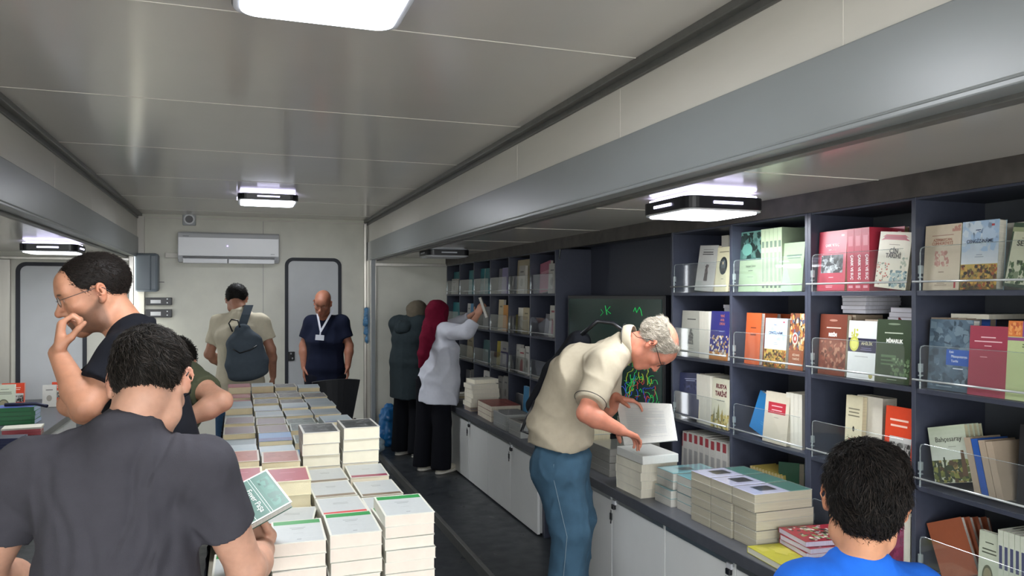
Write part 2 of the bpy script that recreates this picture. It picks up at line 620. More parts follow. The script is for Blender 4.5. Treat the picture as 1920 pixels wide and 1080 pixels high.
xa, xb = dx(252, YE - .1), dx(298, YE - .1)
za, zb = ez(475, 275, YE - .1), ez(547, 275, YE - .1)
t = thing('electrical_cabinet', 'grey rounded electrical cabinet on the end wall at the corner post', 'electrical box', ((xa + xb) / 2, YE, zb))
gc = mat('cabinet_grey', '#6f7880', .4)
boxes('housing', gc, [(-(xb - xa) / 2, (xb - xa) / 2, -.16, 0, 0, za - zb)], t, 0.03)
boxes('lid', gc, [(-(xb - xa) / 2 + .012, (xb - xa) / 2 - .07, -.185, -.15, .012, za - zb - .012)], t, 0.015)
boxes('latch', M_BLACK, [((xb - xa) / 2, (xb - xa) / 2 + .05, -.08, -.07, .1, .106)], t)
for py0, py1, lab in ((558, 572, 'upper black breaker box with white label on the end wall'), (580, 595, 'lower black breaker box with white label on the end wall')):
    xa, xb = dx(274, YE), dx(323, YE)
    za, zb = ez(py0, 300, YE), ez(py1, 300, YE)
    t = thing('breaker_box', lab, 'electrical box', ((xa + xb) / 2, YE, zb))
    w_ = xb - xa
    boxes('housing', M_BLACK, [(-w_ / 2, w_ / 2, -.06, 0, 0, za - zb)], t, 0.004)
    boxes('paper_label', mat('label_paper', '#d7d9dc', .7), [(-.08, .02, -.062, -.06, .02, za - zb - .025)], t)
    boxes('screw', M_METAL, [(w_ / 2 - .05, w_ / 2 - .04, -.062, -.06, .02, .03), (w_ / 2 - .05, w_ / 2 - .04, -.062, -.06, .06, .07)], t)
# green exit pictogram plate
xa, xb = dx(229, YS - .02), dx(240, YS - .02)
za, zb = ez(519, 234, YS), ez(544, 234, YS)
t = thing('exit_sign', 'small green emergency sign on the panel behind the man in black', 'sign', ((xa + xb) / 2, YS, zb))
boxes('plate', mat('sign_green', '#0f7a3a', .35), [(-(xb - xa) / 2 - .06, (xb - xa) / 2, -.02, 0, 0, za - zb)], t, 0.003)
boxes('pictogram', mat('sign_mint', '#7fd09a', .4), [(-.005, .012, -.022, -.02, .05, .1), (-.015, .004, -.022, -.02, .08, .088)], t)

# ---------------------------------------------------------------- bookshelf units
ROWZ = [0.58, 0.93, 1.28, 1.63, 1.975]
def shelf_unit(label, ys, name='bookshelf'):
    y0, y1 = ys[0], ys[-1]
    t = thing(name, label, 'bookshelf', (XSF, y0, ROWZ[0]))
    z0, z1 = ROWZ[0] + .031, ROWZ[-1]
    for i, y in enumerate(ys):
        boxes('side_panel', [M_SHELF], [(0, XSB - XSF, y - y0 - .009, y - y0 + .009, z0 - ROWZ[0], z1 - ROWZ[0])], t, 0.0012)
    for z in ROWZ[1:]:
        for a, b_ in zip(ys[:-1], ys[1:]):
            boxes('shelf_board', [M_SHELF], [(.003, XSB - XSF, a - y0 + .0092, b_ - y0 - .0092, z - ROWZ[0] - .009, z - ROWZ[0] + .009)], t, 0.0012)
    boxes('back_panel', M_SHELFBACK, [(XSB - XSF + .001, XSB - XSF + .012, 0, y1 - y0, z0 - ROWZ[0], z1 - ROWZ[0])], t)
    return t

NEARY = [0.50, 1.05, 1.60, 2.15, 2.70, 3.25, 3.80]
FARY = [5.50 + .545 * i for i in range(7)]
shelf_unit('dark blue open bookshelf nearest the boy, its lower books under acrylic guards', NEARY[0:4] + [NEARY[4] - .0091])
shelf_unit('dark blue two-bay open bookshelf beside the green writing screen', [NEARY[4] + .0091] + NEARY[5:])
shelf_unit('dark blue six-bay open bookshelf where the headscarfed women stand', FARY)
# back wall boarding of the screen bay
boxes('bay_board', M_SHELF, [(2.60, 2.655, 3.81, 5.49, .62, 2.055), (2.35, 2.60, 3.81, 5.49, 2.0, 2.03)])
tag(bpy.data.objects['bay_board'], 'plain dark blue board behind the green writing screen', 'wall board')

# acrylic guards
def guard(y0, y1, z, label, panel=True, grp=None, right=None):
    t = thing('shelf_guard', label, 'shelf guard', (XSF - .006, y0, z + .009), 0, grp)
    L = y1 - y0
    hgt = .155
    b = MB()
    b.T = Matrix(((0, 0, 1, 0), (1, 0, 0, 0), (0, 1, 0, 0), (0, 0, 0, 1)))
    o_ = [(x + L / 2 , y + hgt / 2) for x, y in rrect(L - .05, hgt, .018, 5)]
    b.prism(o_, -.0015, .0015)
    b.obj('acrylic_panel', M_ACRYL, t)
    e = MB()
    for q in ((L - .028, .0), ):
        e.tube([(0, L - .026, .004), (0, L - .026, hgt - .018), (0, L - .03, hgt - .005), (0, L - .044, hgt)], .0022, 6)
        e.tube([(0, L - .044, hgt), (0, .03, hgt)], .0012, 6)
    e.obj('acrylic_edge', M_ACEDGE, t)
    r = MB()
    r.tube([(-.012, .004, .032), (-.012, L - .004, .032)], .0038, 8)
    r.obj('rail', mat('rail_metal', '#c6cac9', .28, metal=.55), t, smooth=True)
    k = MB()
    k.box(-.006, .006, L - .034, L - .022, .06, .09)
    k.box(-.006, .006, L - .034, L - .022, .045, .05)
    k.tube([(-.003, L - .028, .0), (-.003, L - .028, .085)], .003, 6)
    k.obj('bracket', M_ACEDGE, t)
    return t

ORD = ['first', 'second', 'third', 'fourth', 'fifth', 'sixth', 'seventh', 'eighth', 'ninth', 'tenth', 'eleventh', 'twelfth', 'thirteenth', 'fourteenth', 'fifteenth', 'sixteenth', 'seventeenth', 'eighteenth']
ROWN = {0: 'bottom', 1: 'third', 2: 'second', 3: 'top'}
NCOL = {3.25: 'bay beside the green screen', 2.70: 'bay before the bent man', 2.15: 'bay above the boy', 1.60: 'bay right of the boy', 1.05: 'bay out at the frame edge'}
for r_ in (1, 2, 3):
    for y in (3.25, 2.70, 2.15, 1.60, 1.05):
        guard(y + .009, y + .541, ROWZ[r_], 'clear acrylic book guard with rail, %s shelf row, %s' % (ROWN[r_], NCOL[y]))
guard(1.609, 2.141, ROWZ[0] + .021, 'clear acrylic book guard standing on the worktop right of the boy')
guard(2.159, 2.691, ROWZ[0] + .021, 'clear acrylic book guard on the worktop behind the head of the boy')
for r_ in (1, 2, 3):
    for i in range(6):
        y = FARY[i]
        guard(y + .009, y + .536, ROWZ[r_], 'clear acrylic book guard, %s row, %s bay of the far bookshelf' % (ROWN[r_], ORD[i]))

# ---------------------------------------------------------------- worktop and cabinets
def edge_board(name, label, cat, lst, m, bevel):
    o = boxes(name, m, lst, None, bevel)
    return tag(o, label, cat)
edge_board('worktop', 'long dark grey worktop running over the white cabinets, books stacked on it', 'worktop', [(XWT, 2.655, Y0, YS - .01, .555, .608)], M_WORKTOP, 0.004)

M_KEYTAG = mat('key_fob', '#1b1c1f', .4)
def cabinet(y0, y1, label, hinge_gap=True, locks=(0,)):
    t = thing('cabinet', label, 'cabinet', (1.90, y0, 0))
    L = y1 - y0
    boxes('carcass', mat('carcass_white', '#c4c6c4', .4), [(.022, .74, .002, L - .002, 0.02, .554)], t)
    boxes('plinth', M_BLACK, [(.05, .7, .004, L - .004, 0, .02)], t)
    n_ = 2 if L > .8 else 1
    for i in range(n_):
        a, b_ = L * i / n_, L * (i + 1) / n_
        dr = boxes('door', M_DOOR, [(0, .02, a + .003, b_ - .003, .012, .535)], t, 0.002)
        boxes('handle_strip', M_METAL, [(-.004, .0, a + .01, b_ - .01, .518, .538)], dr, 0.001)
        if i in locks:
            lk = MB()
            ly = a + .035 if i else b_ - .035
            lk.box(-.018, 0, ly - .014, ly + .014, .480, .506)
            o = lk.obj('lock', M_BLACK, dr, 0.004)
            kk = MB()
            kk.tube([(-.024, ly, .478), (-.024, ly, .462)], .003, 6)
            kk.box(-.028, -.021, ly - .010, ly + .010, .425, .462)
            kk.tube([(-.024, ly, .425), (-.024, ly + .003, .405)], .004, 6)
            kk.obj('key', M_KEYTAG, dr, 0.002)
            tp = MB()
            tp.box(-.012, 0.0, ly - .02, ly + .015, .505, .53)
            tp.obj('latch_plate', M_WHITEP, dr, 0.003)
    return t

cabinet(4.85, 5.95, 'white two-door cabinet under the far worktop, end nearest the bent man', locks=(0,))
cabinet(5.95, 7.05, 'white two-door cabinet under the far worktop, behind the stack of white books', locks=(0,))
cabinet(7.05, 8.15, 'white two-door cabinet beside the shoes of the headscarfed women', locks=(0,))
cabinet(3.20, 4.30, 'white two-door cabinet beside the jeans of the bent man', locks=(0,))
cabinet(2.10, 3.20, 'white two-door cabinet with hanging keys below the wrapped book bundles', locks=(1,))
cabinet(1.00, 2.10, 'white two-door cabinet in front of the boy', locks=(0,))
# dark kneehole with pipe between the cabinet runs
edge_board('kneehole_panel', 'dark upright panel between the two runs of white cabinets', 'panel', [(2.3, 2.32, 4.31, 4.84, 0.0, .554), (1.93, 2.3, 4.80, 4.84, 0.0, .554)], M_SHELF, 0.002)
b = MB()
b.tube([(1.97, 4.74, 0.0), (1.97, 4.74, .553)], .011, 8)
tag(b.obj('conduit_pipe', M_METAL, smooth=True), 'thin upright grey pipe in the dark gap between cabinets', 'pipe')

# ---------------------------------------------------------------- interactive screen with green scribbles
SX = 2.36
ya, yb = 3.98, 5.40
zt, zb2 = 1.625, .76
t = thing('display_screen', 'large dark green interactive screen covered with glowing green handwriting', 'screen', (SX, ya, zb2))
L, H_ = yb - ya, zt - zb2
boxes('frame', M_BLACK, [(0, .06, 0, L, 0, H_)], t, 0.006)
scm = mat('screen_surface', '#0b2a24', .18, emit='#0d2f28', estr=.2)
boxes('screen_glass', scm, [(-.003, .0, .03, L - .03, .045, H_ - .025)], t)
boxes('wall_bracket', M_BLACK, [(.06, .235, L / 2 - .2, L / 2 + .2, H_ / 2 - .2, H_ / 2 + .2)], t)
ink = mat('screen_ink', '#38e070', .4, emit='#2fd060', estr=.12)
ink2 = mat('screen_ink_mix', '#d04040', .4, emit='#c03a3a', estr=.1)
ink3 = mat('screen_ink_blue', '#3b58d0', .4, emit='#3050d0', estr=.15)
ink4 = mat('screen_ink_yellow', '#c8d040', .4, emit='#b8c83a', estr=.1)
rnd = random.Random(5)
def scribble(m, n_, ymin, ymax, zmin, zmax, size, r=.0022):
    b = MB()
    for _ in range(n_):
        y = rnd.uniform(ymin, ymax)
        z = rnd.uniform(zmin, zmax)
        a = rnd.uniform(0, 6.28)
        pts = []
        for k in range(rnd.randint(4, 9)):
            pts.append((-.0045, y, z))
            a += rnd.uniform(-1.3, 1.3)
            y += math.cos(a) * size * rnd.uniform(.4, 1)
            z += math.sin(a) * size * rnd.uniform(.4, 1)
            y = min(max(y, .04), L - .04)
            z = min(max(z, .06), H_ - .03)
        b.tube(pts, r, 4)
    o_ = b.obj('handwriting', m, t)
    o_['kind'] = 'stuff'
    return o_
scribble(ink, 34, .05, .5, .1, .5, .026, .0017)
scribble(ink, 6, .05, .6, .45, .66, .03)
scribble(ink2, 18, .05, .6, .08, .36, .025)
scribble(ink3, 16, .05, .5, .08, .4, .03)
scribble(ink4, 12, .05, .5, .08, .42, .025)
# the letters M and k high on the screen
def stroke(pts, r=.0028):
    b = MB()
    b.tube([(-.0045, y, z) for y, z in pts], r, 5)
    b.obj('handwriting', ink, t)
def sp(px, py):
    return (yx(px, SX) - ya, zx(px, py, SX) - zb2)
stroke([sp(1189, 584), sp(1192, 577), sp(1195, 586), sp(1200, 576), sp(1203, 582), sp(1205, 592)])
stroke([sp(1136, 573), sp(1139, 590)])
stroke([sp(1145, 575), sp(1139, 582), sp(1146, 588)])
stroke([sp(1128, 580), sp(1132, 586), sp(1127, 592)], .002)
b = MB()
b.tube([(2.32, 5.47, 1.9), (2.32, 5.44, 1.985), (2.33, 5.38, 1.995)], .006, 6)
tag(b.obj('hose_loop', M_METAL, smooth=True), 'small grey cable bend at the top of the far bookshelf side', 'cable')
# ================================================================ books
CREAM = hx('#d9d2bf')
PGW = hx('#e4e0d6')
PGD = hx('#c9bfa6')

def bars(u0, v0, n, w_, gap, col, rr, h=.012):
    """lines of print too small to read"""
    out = []
    for i in range(n):
        k = w_ * rr.uniform(.6, 1)
        out.append(('r', u0 - k / 2, v0 - i * gap, u0 + k / 2, v0 - i * gap + h, col))
    return out

_BK = {}

def book_data(key, w_, h, t, base, art=(), spine=None, back=None, page=PGW, texts=(), spine_art=()):
    kk = (key, round(w_, 3), round(h, 3), round(t, 3))
    if kk in _BK:
        return _BK[kk]
    b = MB()
    ct = .0009
    sp = spine if spine is not None else base
    b.box(-w_ / 2, w_ / 2, 0, ct, 0, h, base)
    b.box(-w_ / 2, w_ / 2, t - ct, t, 0, h, back if back is not None else base)
    b.box(-w_ / 2, -w_ / 2 + ct, ct, t - ct, 0, h, sp)
    lay = 0
    rr = random.Random(sum(map(ord, key)))
    for a in art:
        lay += 1
        yy = -.0001 * (1 + lay * .6)
        P = lambda u, v: (-w_ / 2 + u * w_, yy, v * h)
        if a[0] == 'r':
            _, u0, v0, u1, v1, c = a
            b.poly([P(u0, v0), P(u1, v0), P(u1, v1), P(u0, v1)], c)
        elif a[0] == 'p':
            b.poly([P(*q) for q in a[1]], a[2])
        elif a[0] == 'e':
            _, cu, cv, ru, rv, c = a
            b.poly([P(cu + ru * math.cos(i * PI / 12), cv + rv * math.sin(i * PI / 12)) for i in range(24)], c)
        elif a[0] == 'g':
            _, u0, v0, u1, v1, c0, c1, n = a
            for i in range(n):
                f = (i + .5) / n
                c = tuple(c0[k] * (1 - f) + c1[k] * f for k in range(3))
                b.poly([P(u0, v0 + (v1 - v0) * i / n), P(u1, v0 + (v1 - v0) * i / n), P(u1, v0 + (v1 - v0) * (i + 1) / n), P(u0, v0 + (v1 - v0) * (i + 1) / n)], c)
        elif a[0] == 'n':
            _, u0, v0, u1, v1, cs, cnt, sz = a
            for i in range(cnt):
                c = rr.choice(cs)
                cu, cv = rr.uniform(u0, u1), rr.uniform(v0, v1)
                k = rr.randint(4, 7)
                a0 = rr.uniform(0, 6)
                yy = -.0001 * (1 + lay * .6) - .000006 * (i % 9)
                pts = []
                for j in range(k):
                    rad = sz * rr.uniform(.5, 1.1)
                    uu = min(max(cu + rad * math.cos(a0 + 6.283 * j / k), u0), u1)
                    vv = min(max(cv + rad * .7 * math.sin(a0 + 6.283 * j / k), v0), v1)
                    pts.append((-w_ / 2 + uu * w_, yy, vv * h))
                b.poly(pts, c)
    for a in spine_art:
        v0, v1, c = a
        x = -w_ / 2 - .0002
        b.poly([(x, t * .8, v0 * h), (x, t * .2, v0 * h), (x, t * .2, v1 * h), (x, t * .8, v1 * h)], c)
    g = MB()
    g.box(-w_ / 2 + ct, w_ / 2 - .002, ct, t - ct, .002, h - .002, page)
    r = (b.data('cover', M_PRINT), g.data('page_block', M_PAGE), texts, w_, h)
    _BK[kk] = r
    return r

def put_book(bd, M, label, group=None, cat='book', name='book'):
    cme, pme, texts, w_, h = bd
    r = bpy.data.objects.new(name, None)
    r.empty_display_size = .02
    COL.objects.link(r)
    r.matrix_world = M
    tag(r, label, cat, group)
    c = bpy.data.objects.new('cover', cme)
    c.parent = r
    COL.objects.link(c)
    p_ = bpy.data.objects.new('page_block', pme)
    p_.parent = r
    COL.objects.link(p_)
    for tx in texts:
        txt, u, v, size, mcol = tx[:5]
        fit = tx[5] if len(tx) > 5 else None
        bold = tx[6] if len(tx) > 6 else 0
        me = text_mesh(txt, size, mcol, 'CENTER', bold, fit)
        o = bpy.data.objects.new('title_text', me)
        if u < 0:          # on the spine, reading downwards
            o.matrix_local = Matrix.Translation((-w_ / 2 - .0006, -u, v * h)) @ Matrix(((0, 0, -1, 0), (0, -1, 0, 0), (-1, 0, 0, 0), (0, 0, 0, 1))) @ Matrix.Diagonal((1, 1, 1, 1))
        else:
            o.matrix_local = Matrix.Translation((-w_ / 2 + u * w_, -.0009, v * h)) @ Matrix.Rotation(PI / 2, 4, 'X')
        o.parent = r
        COL.objects.link(o)
    return r

def stand_M(x, y, z, yaw=0, lean=0, roll=0):
    return (Matrix.Translation((x, y, z)) @ Matrix.Rotation(-PI / 2 + math.radians(yaw), 4, 'Z')
            @ Matrix.Rotation(-math.radians(lean), 4, 'X') @ Matrix.Rotation(math.radians(roll), 4, 'Y'))

def lie_M(x, y, z, rot=0, flip=False):
    """lying flat, front cover up, head of the book away from the viewer; z is the top surface"""
    m = Matrix.Translation((x, y, z)) @ Matrix.Rotation(math.radians(rot), 4, 'Z') @ Matrix.Rotation(-PI / 2, 4, 'X')
    return m

WH = hx('#dedfdc')
rb = random.Random(3)
K = {}
def design(key, base, art=(), texts=(), **kw):
    K[key] = (base, art, texts, kw)

design('cuuk', hx('#b8384c'), [('r', .12, .30, .90, .60, hx('#4a4c4e')), ('n', .12, .30, .90, .60, [hx('#1c1d1f'), hx('#8f9294'), hx('#3a3c3e'), hx('#b9bcbc'), hx('#2b2c2e')], 90, .07), ('r', .80, .90, .90, .93, hx('#e8c8cc'))] + bars(.5, .22, 1, .24, .05, hx('#e6c2c6'), rb) + bars(.45, .08, 2, .3, .025, hx('#e6c2c6'), rb, .008),
       [('ÇARIK VE SUÇ', .5, .76, .022, '#f3e9e8', .078, .0006)] + [('1899 - 1919', .5, .68, .009, '#f0dede', .04)],
       spine=hx('#b33549'), page=hx('#dcc79a'), spine_art=[(.86, .90, hx('#d8a0a8')), (.06, .1, hx('#d8a0a8'))])
design('cuuk_spine', hx('#b8384c'), [], [('ÇARIK VE SUÇ', -.012, .38, .016, '#f3e9e8', .10, .0005)], spine=hx('#b33549'), page=hx('#dcc79a'), spine_art=[(.72, .88, hx('#c96a78')), (.05, .09, hx('#d8a0a8'))])
design('cin', hx('#d8d2bd'), [('e', .5, .90, .36, .035, hx('#9c2231')), ('p', [(.08, .90), (.2, .95), (.8, .95), (.92, .90), (.8, .92), (.2, .92)], hx('#b02a38')), ('p', [(.05, .845), (.15, .89), (.85, .89), (.97, .845), (.8, .86), (.2, .86)], hx('#a8283a')), ('n', .02, .05, .42, .45, [hx('#b5533f'), hx('#c98b76'), hx('#6d7a64')], 46, .03), ('n', .45, .02, .98, .33, [hx('#8fa5a8'), hx('#5f7b80'), hx('#a9b8b0'), hx('#3f5c60')], 60, .06), ('n', .75, .35, .98, .6, [hx('#7c8a76'), hx('#a7ad97')], 14, .04)] + bars(.5, .77, 1, .4, .03, hx('#80765f'), rb, .01),
       [('ÇİN', .5, .66, .024, '#2a2420', .04, .0005), ('TARİHİ', .5, .575, .024, '#2a2420', .072, .0005)], page=PGD)
design('azer', hx('#d3c5ad'), [('n', .30, .36, .70, .60, [hx('#bb8578'), hx('#c79b8c')], 60, .045), ('e', .5, .48, .07, .05, hx('#d3c5ad')), ('n', .75, .88, .98, .98, [hx('#bf8f80')], 12, .05), ('r', .86, .03, .91, .12, hx('#a8303a'))] + bars(.5, .83, 1, .7, .03, hx('#a88472'), rb, .012) + bars(.5, .27, 1, .24, .03, hx('#806a58'), rb, .012) + bars(.5, .10, 2, .36, .025, hx('#806a58'), rb, .008),
       [('AZERBAYCAN', .5, .765, .014, '#a8604e', .075), ('CUMHURİYETİ', .5, .71, .014, '#a8604e', .085)], page=hx('#e0cfa8'))
design('cengiz', hx('#a9c6da'), [('g', 0, .35, 1, 1, hx('#d8dce0'), hx('#9fbcd8'), 12), ('n', 0, .55, 1, 1, [hx('#b6cbe0'), hx('#c9d7e3'), hx('#a7c2de')], 40, .12), ('g', 0, 0, 1, .37, hx('#5c4a1e'), hx('#c3a850'), 10), ('n', 0, 0, 1, .36, [hx('#3a2f18'), hx('#8a6420'), hx('#b98a3a'), hx('#5e2f1c'), hx('#c9a24b'), hx('#2f2b1a'), hx('#6c5a24'), hx('#a34e22')], 170, .055), ('r', .80, .91, .88, .94, hx('#b04a52'))] + bars(.45, .86, 1, .2, .03, hx('#3e4c70'), rb, .012) + bars(.5, .50, 2, .24, .03, hx('#7f8c9a'), rb, .008),
       [('ÇENGİZ-NÂME', .5, .70, .019, '#20304e', .098, .0002)], page=hx('#e6e2d2'))
design('sey', hx('#3f5140'), [('r', .0, .86, 1, .93, hx('#9aa37e')), ('r', .06, .05, 1, .86, hx('#c9cab0')), ('n', .1, .05, 1, .42, [hx('#3d5a34'), hx('#56733f'), hx('#2c4028'), hx('#7c8a6a')], 70, .08)] + bars(.55, .76, 1, .4, .03, hx('#777760'), rb, .01), [('SEY', .45, .68, .024, '#2b2d28', .05, .0004)], page=PGD)
design('figure_grey', hx('#b3b3ae'), [('p', [(.42, .22), (.62, .22), (.60, .42), (.55, .56), (.52, .60), (.48, .56), (.44, .42)], hx('#4a3c3e')), ('n', .42, .22, .62, .58, [hx('#6b5a5a'), hx('#2f2729')], 26, .04)] + bars(.5, .90, 1, .6, .04, hx('#77756f'), rb, .01) + bars(.5, .84, 2, .68, .045, hx('#4c4a4a'), rb, .02) + bars(.5, .12, 2, .2, .04, hx('#77756f'), rb, .008), page=PGD)
design('oval', hx('#cfcaa8'), [('e', .5, .58, .28, .20, hx('#2c3336')), ('e', .5, .60, .16, .13, hx('#4e5658')), ('e', .47, .64, .05, .035, hx('#c2b48e')), ('r', .36, .46, .62, .52, hx('#1c2224'))] + bars(.5, .88, 1, .7, .03, hx('#6f6b55'), rb, .018) + bars(.5, .28, 1, .2, .03, hx('#6f6b55'), rb, .012), page=PGD)
design('selcuk', hx('#86997f'), [('g', 0, .52, 1, 1, hx('#2c4a44'), hx('#5d8a80'), 8), ('n', 0, .55, 1, .98, [hx('#20332f'), hx('#3f625c'), hx('#54786f'), hx('#1b2724')], 60, .14), ('e', .3, .70, .22, .10, hx('#5f9184')), ('r', .0, .0, 1, .52, hx('#8fa384'))] + bars(.5, .34, 1, .22, .03, hx('#3d4a3e'), rb, .012) + bars(.5, .24, 1, .3, .03, hx('#6d7c6c'), rb, .01), [('Selçuk Şehri', .5, .42, .015, '#243026', .085)], page=PGW, spine=hx('#b8c4a8'))
design('pale_green_spine', hx('#8d9d82'), [], [], spine=hx('#9cab8c'), page=PGW, spine_art=[(.06, .10, hx('#4f5c50')), (.16, .62, hx('#7e8c78')), (.70, .80, hx('#5f6f60'))])
design('green_dark', hx('#31504a'), [('n', 0, .3, 1, 1, [hx('#1f332e'), hx('#42685f'), hx('#172420')], 50, .16)], page=PGW)
design('pale_green_front', hx('#86997b'), [('r', .2, .72, .9, .75, hx('#55675a')), ('r', .25, .67, .85, .69, hx('#55675a')), ('p', [(.0, .0), (.6, .0), (.15, .6)], hx('#8ba888'))], page=PGW)  # the lighter wedge paints lamp glare into the cover colour
design('white_figure', hx('#b9b8ab'), [('p', [(.34, .26), (.66, .26), (.62, .40), (.56, .54), (.50, .62), (.44, .54), (.38, .40)], hx('#3f3f3c')), ('n', .36, .26, .64, .58, [hx('#8d8c82'), hx('#5c5b55'), hx('#272725')], 34, .04)] + bars(.5, .80, 1, .7, .03, hx('#4f4f49'), rb, .022) + bars(.5, .16, 1, .4, .03, hx('#80807a'), rb, .01), page=PGW)
design('ordu', hx('#2c2b78'), [('g', 0, 0, 1, .16, hx('#a96a30'), hx('#b77b3a'), 3), ('n', .02, .10, 1, .50, [hx('#c9a468'), hx('#ded3b8'), hx('#b98c4c'), hx('#1d1c50'), hx('#efe7d2')], 90, .05)] + bars(.6, .58, 1, .3, .03, hx('#8f8dc8'), rb, .012), [('YENİ', .62, .90, .017, '#c9774c', .035), ('AKIL', .62, .82, .017, '#c9774c', .035), ('ORDU', .62, .74, .017, '#c9774c', .045)], page=PGW)
design('orange', hx('#b6552a'), bars(.5, .70, 1, .5, .03, hx('#5c2412'), rb, .02) + bars(.5, .56, 1, .6, .03, hx('#5c2412'), rb, .03), page=PGW)
design('bizans', hx('#7a4a33'), [('n', 0, .35, 1, 1, [hx('#b98243'), hx('#2c2623'), hx('#d7c39a'), hx('#54607a'), hx('#8f3f2a'), hx('#c89b5a')], 120, .08), ('e', .38, .55, .2, .11, hx('#c8c0ae')), ('e', .38, .55, .14, .08, hx('#9c3b33')), ('e', .38, .55, .06, .035, hx('#d8d0be')), ('r', 0, 0, 1, .34, hx('#8e5236'))] , [('BİZANS', .5, .26, .013, '#e4cdb4', .055), ('TARİHİ', .5, .19, .013, '#e4cdb4', .05)], page=PGW)
design('resim', hx('#6e3524'), [('n', .05, .08, .98, .56, [hx('#8a4c36'), hx('#5a2a1c'), hx('#a1705a'), hx('#7c3f2c')], 90, .07), ('e', .5, .90, .15, .018, hx('#a87a68'))] + bars(.52, .77, 1, .56, .03, hx('#d8bfb0'), rb, .016), [('RESİM', .5, .66, .018, '#ece0d6', .046, .0008)], page=PGD)
design('ahilik', hx('#d9dcda'), [('r', 0, .46, 1, .70, hx('#23223f')), ('e', .22, .60, .17, .13, hx('#b7b84a')), ('e', .22, .60, .12, .09, hx('#cfd06c')), ('r', .19, .70, .24, .86, hx('#b7b84a')), ('n', .1, .72, .36, .86, [hx('#b7b84a')], 8, .04), ('e', .86, .07, .07, .045, hx('#a5a060'))] + bars(.66, .53, 2, .44, .03, hx('#8583a8'), rb, .008) + bars(.5, .38, 1, .5, .03, hx('#9a9c9c'), rb, .01), [('AHİLİK', .68, .61, .017, '#e2dcae', .066)], page=PGW)
design('mimarlik', hx('#2e3f26'), [('n', .45, .12, 1, .40, [hx('#5f7852'), hx('#7d9470'), hx('#40573a')], 60, .05), ('r', .15, .40, .6, .44, hx('#587050')), ('r', .15, .34, .6, .365, hx('#587050')), ('r', .15, .28, .6, .305, hx('#587050')), ('e', .5, .93, .18, .015, hx('#7d8c74'))] + bars(.5, .78, 1, .6, .03, hx('#c3ccb8'), rb, .016) + bars(.5, .05, 1, .3, .03, hx('#9aa890'), rb, .01), [('MİMARLIK', .53, .66, .019, '#f0f0e8', .078, .0007)], page=PGD)
design('mezop', hx('#4f6372'), [('n', 0, .05, 1, 1, [hx('#5a6f7e'), hx('#465866'), hx('#6a7e8a'), hx('#3d4d5a')], 110, .10), ('r', .42, .36, 1, .58, hx('#2455a8'))] + bars(.7, .31, 1, .3, .03, hx('#d0d8de'), rb, .014) + bars(.4, .05, 1, .4, .03, hx('#a0b0b8'), rb, .01), [('Eski', .54, .545, .011, '#e3ecf6', .02), ('Mezopotamya', .72, .485, .012, '#e3ecf6', .062), ('Tarihi', .62, .42, .012, '#e3ecf6', .04)], page=PGW)
design('atam', hx('#98384a'), bars(.5, .83, 1, .5, .03, hx('#e0b8bc'), rb, .016) + bars(.5, .77, 1, .75, .03, hx('#e0b8bc'), rb, .016) + bars(.5, .71, 1, .2, .03, hx('#e0b8bc'), rb, .012) + bars(.4, .55, 1, .3, .03, hx('#d09aa0'), rb, .012), page=PGW)
design('lime', hx('#b3c08c'), [('r', 0, .80, .42, 1, hx('#d0773a')), ('r', .42, .80, 1, 1, hx('#7d4a86')), ('n', .02, .82, .4, .98, [hx('#b85a34'), hx('#e09858')], 20, .05), ('r', 0, .75, 1, .79, hx('#8a4a78'))] + bars(.6, .70, 2, .5, .03, hx('#4e5a40'), rb, .012), page=PGW)
design('navy', hx('#34395a'), [('n', .2, .62, .95, .8, [hx('#4a5078'), hx('#2a2e4c')], 16, .07)] + bars(.55, .86, 2, .6, .04, hx('#aab0cc'), rb, .014), page=hx('#d6cfb2'))
design('rusya', hx('#d6d3bb'), [('n', 0, 0, 1, .30, [hx('#9b8640'), hx('#c0ab5e'), hx('#6e6a3c'), hx('#d1c486')], 80, .07), ('p', [(.3, .2), (.5, .2), (.4, .5)], hx('#8a8450')), ('p', [(.1, .1), (.24, .1), (.17, .42)], hx('#7b7a56')), ('p', [(.55, .2), (.7, .2), (.62, .40)], hx('#a08b3e'))] + bars(.5, .55, 1, .5, .03, hx('#6a665a'), rb, .01), [('RUSYA', .5, .84, .030, '#63202a', .098, .0012), ('TARİHİ', .5, .69, .030, '#63202a', .10, .0012)], page=PGD)
design('blue_plain', hx('#1f74b0'), [('e', .85, .88, .08, .06, hx('#6aa6cc'))] + bars(.7, .7, 1, .3, .03, hx('#b0d2e6'), rb, .02) + bars(.6, .3, 2, .4, .05, hx('#6aa6cc'), rb, .01), page=PGW)
design('redlabel', hx('#cfc6b2'), [('r', .14, .58, .86, .80, hx('#b5303e'))] + bars(.5, .72, 1, .6, .04, hx('#e8b0b4'), rb, .02) + bars(.5, .64, 1, .5, .04, hx('#e8b0b4'), rb, .02) + bars(.5, .50, 1, .24, .03, hx('#827a6c'), rb, .01), page=hx('#dcd4bf'))
design('dots', hx('#cdc6a8'), [('n', .06, .06, .94, .42, [hx('#4c4a3e'), hx('#8c8668'), hx('#a04a3c'), hx('#77805a')], 40, .035), ('e', .5, .52, .06, .04, hx('#2c2a28'))] + bars(.5, .80, 3, .7, .05, hx('#77735f'), rb, .018), page=hx('#dccfae'))
design('kizil', hx('#d54424'), [('r', .18, .22, .96, .58, hx('#b4b2ae')), ('n', .18, .22, .96, .52, [hx('#3c3b39'), hx('#8d8b88'), hx('#232220'), hx('#64625f')], 70, .07), ('r', .18, .50, .96, .58, hx('#c6c4c0'))] + bars(.5, .80, 1, .7, .04, hx('#f0c8b8'), rb, .028) + bars(.5, .72, 1, .6, .04, hx('#f0c8b8'), rb, .028), page=PGW)
